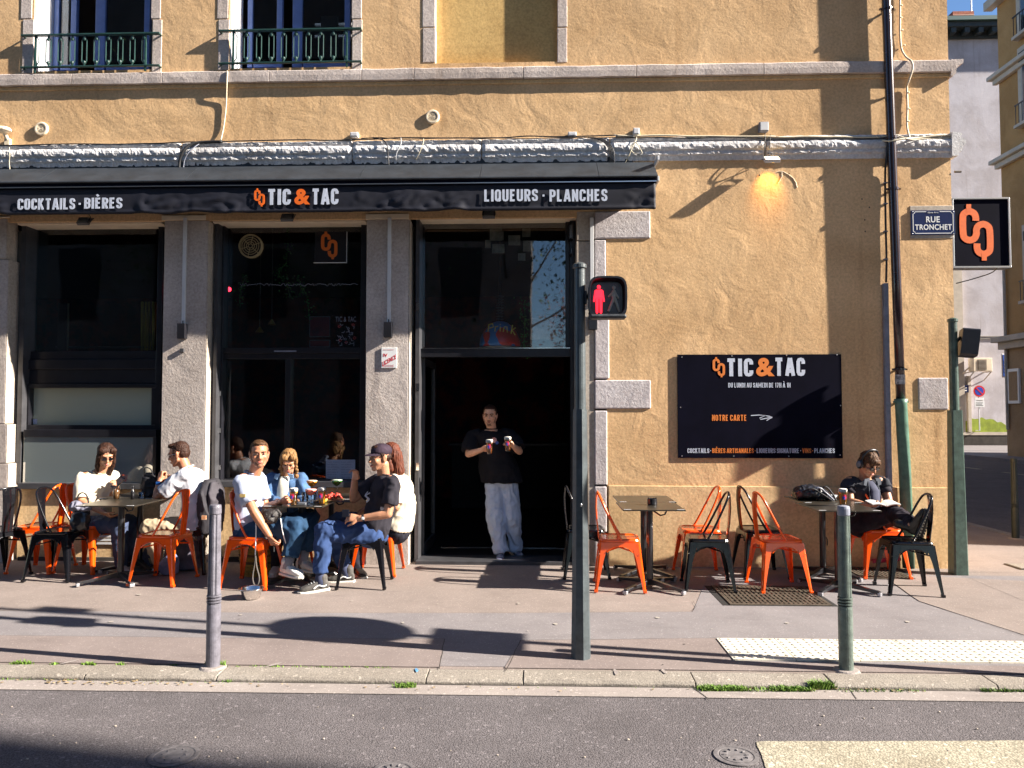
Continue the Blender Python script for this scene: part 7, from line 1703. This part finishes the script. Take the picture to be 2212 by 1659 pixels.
# air conditioner
q = P(2117, 788, YG-.4); a = thing('air_conditioner', 'wall mounted air conditioner on the pale gable', 'air conditioner', tuple(q))
MB().box((q.x-.42, YG-.62, q.z-.30), (q.x+.42, YG-.20, q.z+.30)).make('case', M_lintel, a, bev=.02); MB().box((q.x-.22, YG-.632, q.z-.24), (q.x+.16, YG-.621, q.z+.22)).make('fan_grille', mat('brown_grille', (.12,.09,.06), .6), a)
for k in range(8): MB().box((q.x-.21, YG-.645, q.z-.22+k*.056), (q.x+.15, YG-.633, q.z-.205+k*.056)).make('grille_bar', M_far_stone, a)
for s_ in (-.38, .38): MB().tube([(q.x+s_, YG-.01, q.z-.7), (q.x+s_, YG-.6, q.z-.32)], .025, 6).make('bracket', M_far_stone, a); MB().box((q.x+s_-.03, YG-.62, q.z-.35), (q.x+s_+.03, YG-.003, q.z-.31)).make('rail', M_far_stone, a)
MB().tube(smooth_path([(q.x-.42,YG-.3,q.z-.1), (q.x-.8,YG-.1,q.z-.6), (q.x-1.0,YG-.03,q.z-1.2)]), .04, 6).make('duct', M_lintel, a)
# green bush mural patch at the wall foot
q0 = P(2118, 950, YG); mb = MB(); pts = []
for k in range(18):
    u = k/17; pts.append((q0.x-1.45+2.9*u, .70 + .62*math.sin(math.pi*u)**.6 + .05*math.sin(k*2.3)))
mb.prism(pts + [(q0.x+1.45, .69), (q0.x-1.45, .69)], YG-.012, YG-.003); mb.make('green_painted_patch', mat('green_wall_paint', (.22,.28,.02), .8, var=.3, vscale=3), g)
# no parking sign on the wall
q = P(2115, 845, YG-.35); s_ = thing('no_parking_sign', 'round red and blue no parking sign with two small plates', 'road sign', tuple(q)); A = Matrix.Rotation(R(90), 3, 'X')
Y0 = YG-.35
MB().cyl((q.x, Y0+.03, q.z-1.8), (q.x, YG-.01, q.z-1.8), .02, seg=8).make('bracket', M_pvc, s_); MB().cyl((q.x, Y0+.04, q.z-1.8), (q.x, Y0+.04, q.z+.2), .025, seg=8).make('post', M_pvc, s_)
MB().lathe([(.26,0),(.26,.012),(.002,.013)], q, 28, A).make('red_disc', mat('sign_red', (.62,.02,.03), .4), s_); MB().lathe([(.185,.0135),(.185,.016),(.002,.017)], q, 28, A).make('blue_disc', mat('sign_blue', (.02,.06,.45), .4), s_)
mb = MB(); Mx = Matrix.Translation(q) @ Matrix.Rotation(R(45), 4, 'Y'); mb.box((-.19,-.022,-.024), (.19,-.0175,.024), Mx); mb.make('red_bar', MATS['sign_red'], s_)
for (dz, hh, w_) in ((-.38,.07,.20), (-.60,.13,.22)):
    MB().box((q.x-w_, Y0-.01, q.z+dz-hh), (q.x+w_, Y0+.005, q.z+dz+hh)).make('plate', M_enamel, s_, bev=.01)
    for k in range(1 if hh < .1 else 3): MB().box((q.x-w_*.7, Y0-.013, q.z+dz-.06+k*.06), (q.x+w_*(.7-.2*(k % 2)), Y0-.0105, q.z+dz-.04+k*.06)).make('text_line', M_tcol, s_)
q = P(2078, 840, YG-.06); s_ = thing('street_sign', 'tiny navy street plate on the pale gable beside the signal pole', 'street sign', tuple(q)); MB().box((q.x-.30, YG-.16, q.z-.17), (q.x+.25, YG-.14, q.z+.17)).make('plate', M_navy, s_)
for k in range(2): MB().box((q.x-.2, YG-.166, q.z-.1+k*.12), (q.x+.16, YG-.161, q.z-.05+k*.12)).make('text_line', M_enamel, s_)
MB().box((q.x-.35, YG-.20, q.z-.2), (q.x-.31, YG-.002, q.z+.2)).make('bracket', M_far_stone, s_)
# blue direction sign on its pole
q = P(2173, 790, 22); s_ = thing('direction_sign', 'tall pole carrying a small blue rectangular sign at the far kerb', 'road sign', (q.x, 22, 0))
pl = P(2184, 968, 22); MB().cyl((pl.x, 22, .05), (P(2179,735,22).x, 22, P(2179,735,22).z), .05, seg=10).make('post', M_rail, s_)
MB().box((q.x-.22, 21.90, q.z-.47), (q.x+.20, 21.94, q.z+.47)).make('white_plate', M_enamel, s_, bev=.02); MB().box((q.x-.18, 21.88, q.z-.42), (q.x+.16, 21.899, q.z+.42)).make('blue_panel', mat('sign_blue2', (.03,.12,.55), .4), s_)
MB().box((q.x-.01, 21.87, q.z-.3), (q.x+.06, 21.879, q.z+.3)).make('white_arrow', M_enamel, s_)
for k in range(4): MB().box((q.x-.14, 21.87, q.z-.25+k*.13), (q.x-.06, 21.879, q.z-.19+k*.13)).make('white_mark', M_enamel, s_)
# yellow building across the side street
XY = 16.5; yb = thing('yellow_building', 'yellow ochre apartment building with stone cornices across the side street', 'building', (XY, 10, 0))
ye = PX(2166, 500, XY).y; HT = 22
def ZX(py, px=2190): return PX(px, py, XY).z
MB().box((XY, -.60, -.1), (XY+12, ye, HT)).make('wall', M_far_yel, yb)
MB().box((XY-.02, -.62, -.1), (XY+.5, ye+.01, PX(2170, 738, XY).z)).make('shopfront_wall', M_far_base, yb)
for (px, py, hgt, pr) in ((2166, 165, .42, .30), (2168, 350, .42, .30), (2172, 740, .55, .38)):
    z = PX(px, py, XY).z
    MB().box((XY-pr, -.8, z), (XY-.001, ye+.25, z+hgt*.35)).make('cornice', M_far_stone, yb, bev=.02); MB().box((XY-pr*.55, -.8, z-hgt*.45), (XY-.001, ye+.12, z-.001)).make('cornice_moulding', M_far_stone, yb, bev=.02)
zt = PX(2162, 8, XY).z; MB().box((XY-.3, -.8, zt), (XY-.001, ye+.3, zt+.3)).make('cornice', M_far_stone, yb)
levels = [PX(2166,165,XY).z, PX(2168,350,XY).z]; zlow = PX(2172,740,XY).z
for z0, z1 in ((zlow+1.3, zlow+3.6), (levels[1]+.9, levels[1]+3.3), (levels[0]+.9, levels[0]+3.4)):
    for k in range(5):
        yc = ye - 1.95 - k*3.0
        if yc < 1: continue
        wn = MB().box((XY-.06, yc-.85, z0-.1), (XY-.001, yc+.85, z1+.28)).make('window', M_far_stone, yb, bev=.02)
        MB().box((XY-.10, yc-.60, z0), (XY-.062, yc+.60, z1)).make('frame', mat('far_frame', (.32,.30,.27), .5), wn)
        for s2 in (-1, 1): MB().box((XY-.106, yc+s2*.31-.22, z0+.08), (XY-.1015, yc+s2*.31+.22, z1-.08)).make('pane', M_dglass, wn)
        MB().box((XY-.17, yc-.62, z1-.30), (XY-.108, yc+.62, z1+.02)).make('valance_board', M_slate, wn)
        MB().box((XY-.30, yc-.75, z0-.12), (XY-.101, yc+.75, z0-.02)).make('sill', M_far_stone, wn)
        mb = MB(); 
        for j in range(9): mb.box((XY-.285, yc-.66+j*.163, z0-.02), (XY-.27, yc-.64+j*.163, z0+.62))
        mb.box((XY-.295, yc-.70, z0+.62), (XY-.26, yc+.70, z0+.66)); mb.make('balcony_rail', M_tcol, wn)
q = PX(2196, 900, XY); MB().box((XY-.09, q.y-.3, 1.9), (XY-.021, q.y+.3, 3.1)).make('notice_case', M_enamel, yb); MB().box((XY-.095, q.y-.23, 2.0), (XY-.0905, q.y+.23, 3.0)).make('notice_sheet', M_far_base, yb)
q = PX(2180, 850, XY); MB().cyl((XY-.08, q.y, 1.0), (XY-.08, q.y, 7.5), .05, seg=8).make('downpipe', M_far_stone, yb)
# tall house further along our side of the road: throws the soft shade lying on the asphalt at lower left
ob = thing('opposite_building', 'tall house on the near side of the road beyond the right edge', 'building', (20, -14, 0))
MB().box((12, -20, -.1), (22.9, -8.6, 24)).make('wall', M_far_yel, ob)
for k in range(3):
    for j in range(5): MB().box((12.9+k*3.0, -8.62, 3.5+j*3.6), (14.1+k*3.0, -8.601, 5.7+j*3.6)).make('pane', M_dglass, ob)
hb_ = thing('opposite_building', 'unseen grey house added behind the camera to darken window reflections', 'building', (-12, -17, 0))  # added out of view so the panes mirror a dark front, not sky
MB().box((-34, -26, -.1), (-.2, -16.5, 17)).make('wall', plaster('dull_grey_render', (.16,.14,.13), (.22,.20,.18), fine=.3, coarse=.3), hb_)
for k in range(10):
    for j in range(4): MB().box((-33+k*3.3, -16.499, 1.0+j*3.8), (-31.6+k*3.3, -16.47, 3.4+j*3.8)).make('pane', M_dark, hb_)
# trees standing behind the camera, seen mirrored in the panes
M_bark = mat('tree_bark', (.06,.045,.035), .9, var=.4, vscale=8, bump=.8); M_leafg = mat('tree_leaf', (.045,.085,.02), .7, var=.5, vscale=1.2); M_leafr = mat('autumn_leaf', (.22,.05,.02), .7, var=.5, vscale=1.2)
def tree(x, y, hh, rr_, m, lab, seed):
    rn = random.Random(seed); t = thing('tree', lab, 'tree', (x, y, 0), 0, 'trees across the road'); mb = MB(); mb.tube([(x,y,-.1), (x+.1,y,hh*.35), (x,y+.1,hh*.6)], [.28,.2,.12], 10)
    cl = []
    for k in range(14):
        a = rn.uniform(0, 6.28); q = Vector((x+rr_*.75*math.cos(a)*rn.random()**.5, y+rr_*.75*math.sin(a), hh*rn.uniform(.42,.98))); mb.tube([(x,y,hh*rn.uniform(.3,.55)), q], [.07,.02], 6); cl.append(q)
    mb.make('trunk', M_bark, t); mb = MB()
    for k in range(5200):
        c = rn.choice(cl) + Vector((rn.gauss(0,1), rn.gauss(0,1), rn.gauss(0,.8)))*rr_*.26; a = Vector((rn.uniform(-1,1), rn.uniform(-1,1), rn.uniform(-1,1))).normalized(); u = a.cross(Vector((.3,.2,1))).normalized(); s2 = rn.uniform(.09,.20)
        v = [mb.bm.verts.new(p_) for p_ in (c, c+a*s2*.5+u*s2*.35, c+a*s2, c+a*s2*.5-u*s2*.35)]; mb.bm.faces.new(v)
    mb.make('crown', m, t, kind='stuff')
tree(-6.5, -17, 12, 3.6, M_leafg, 'leafy tree behind the camera at left', 1); tree(-1.0, -18, 13, 3.9, M_leafg, 'tallest leafy tree behind the camera', 2); tree(3.6, -24, 7.5, 3.0, M_leafr, 'small tree with red autumn leaves behind the camera', 3); tree(-12, -16, 12, 3.6, M_leafg, 'leafy tree far left behind the camera', 4)
tree(3.0, -16, 3.6, 2.2, M_leafg, 'low green shrub tree behind the camera', 5)
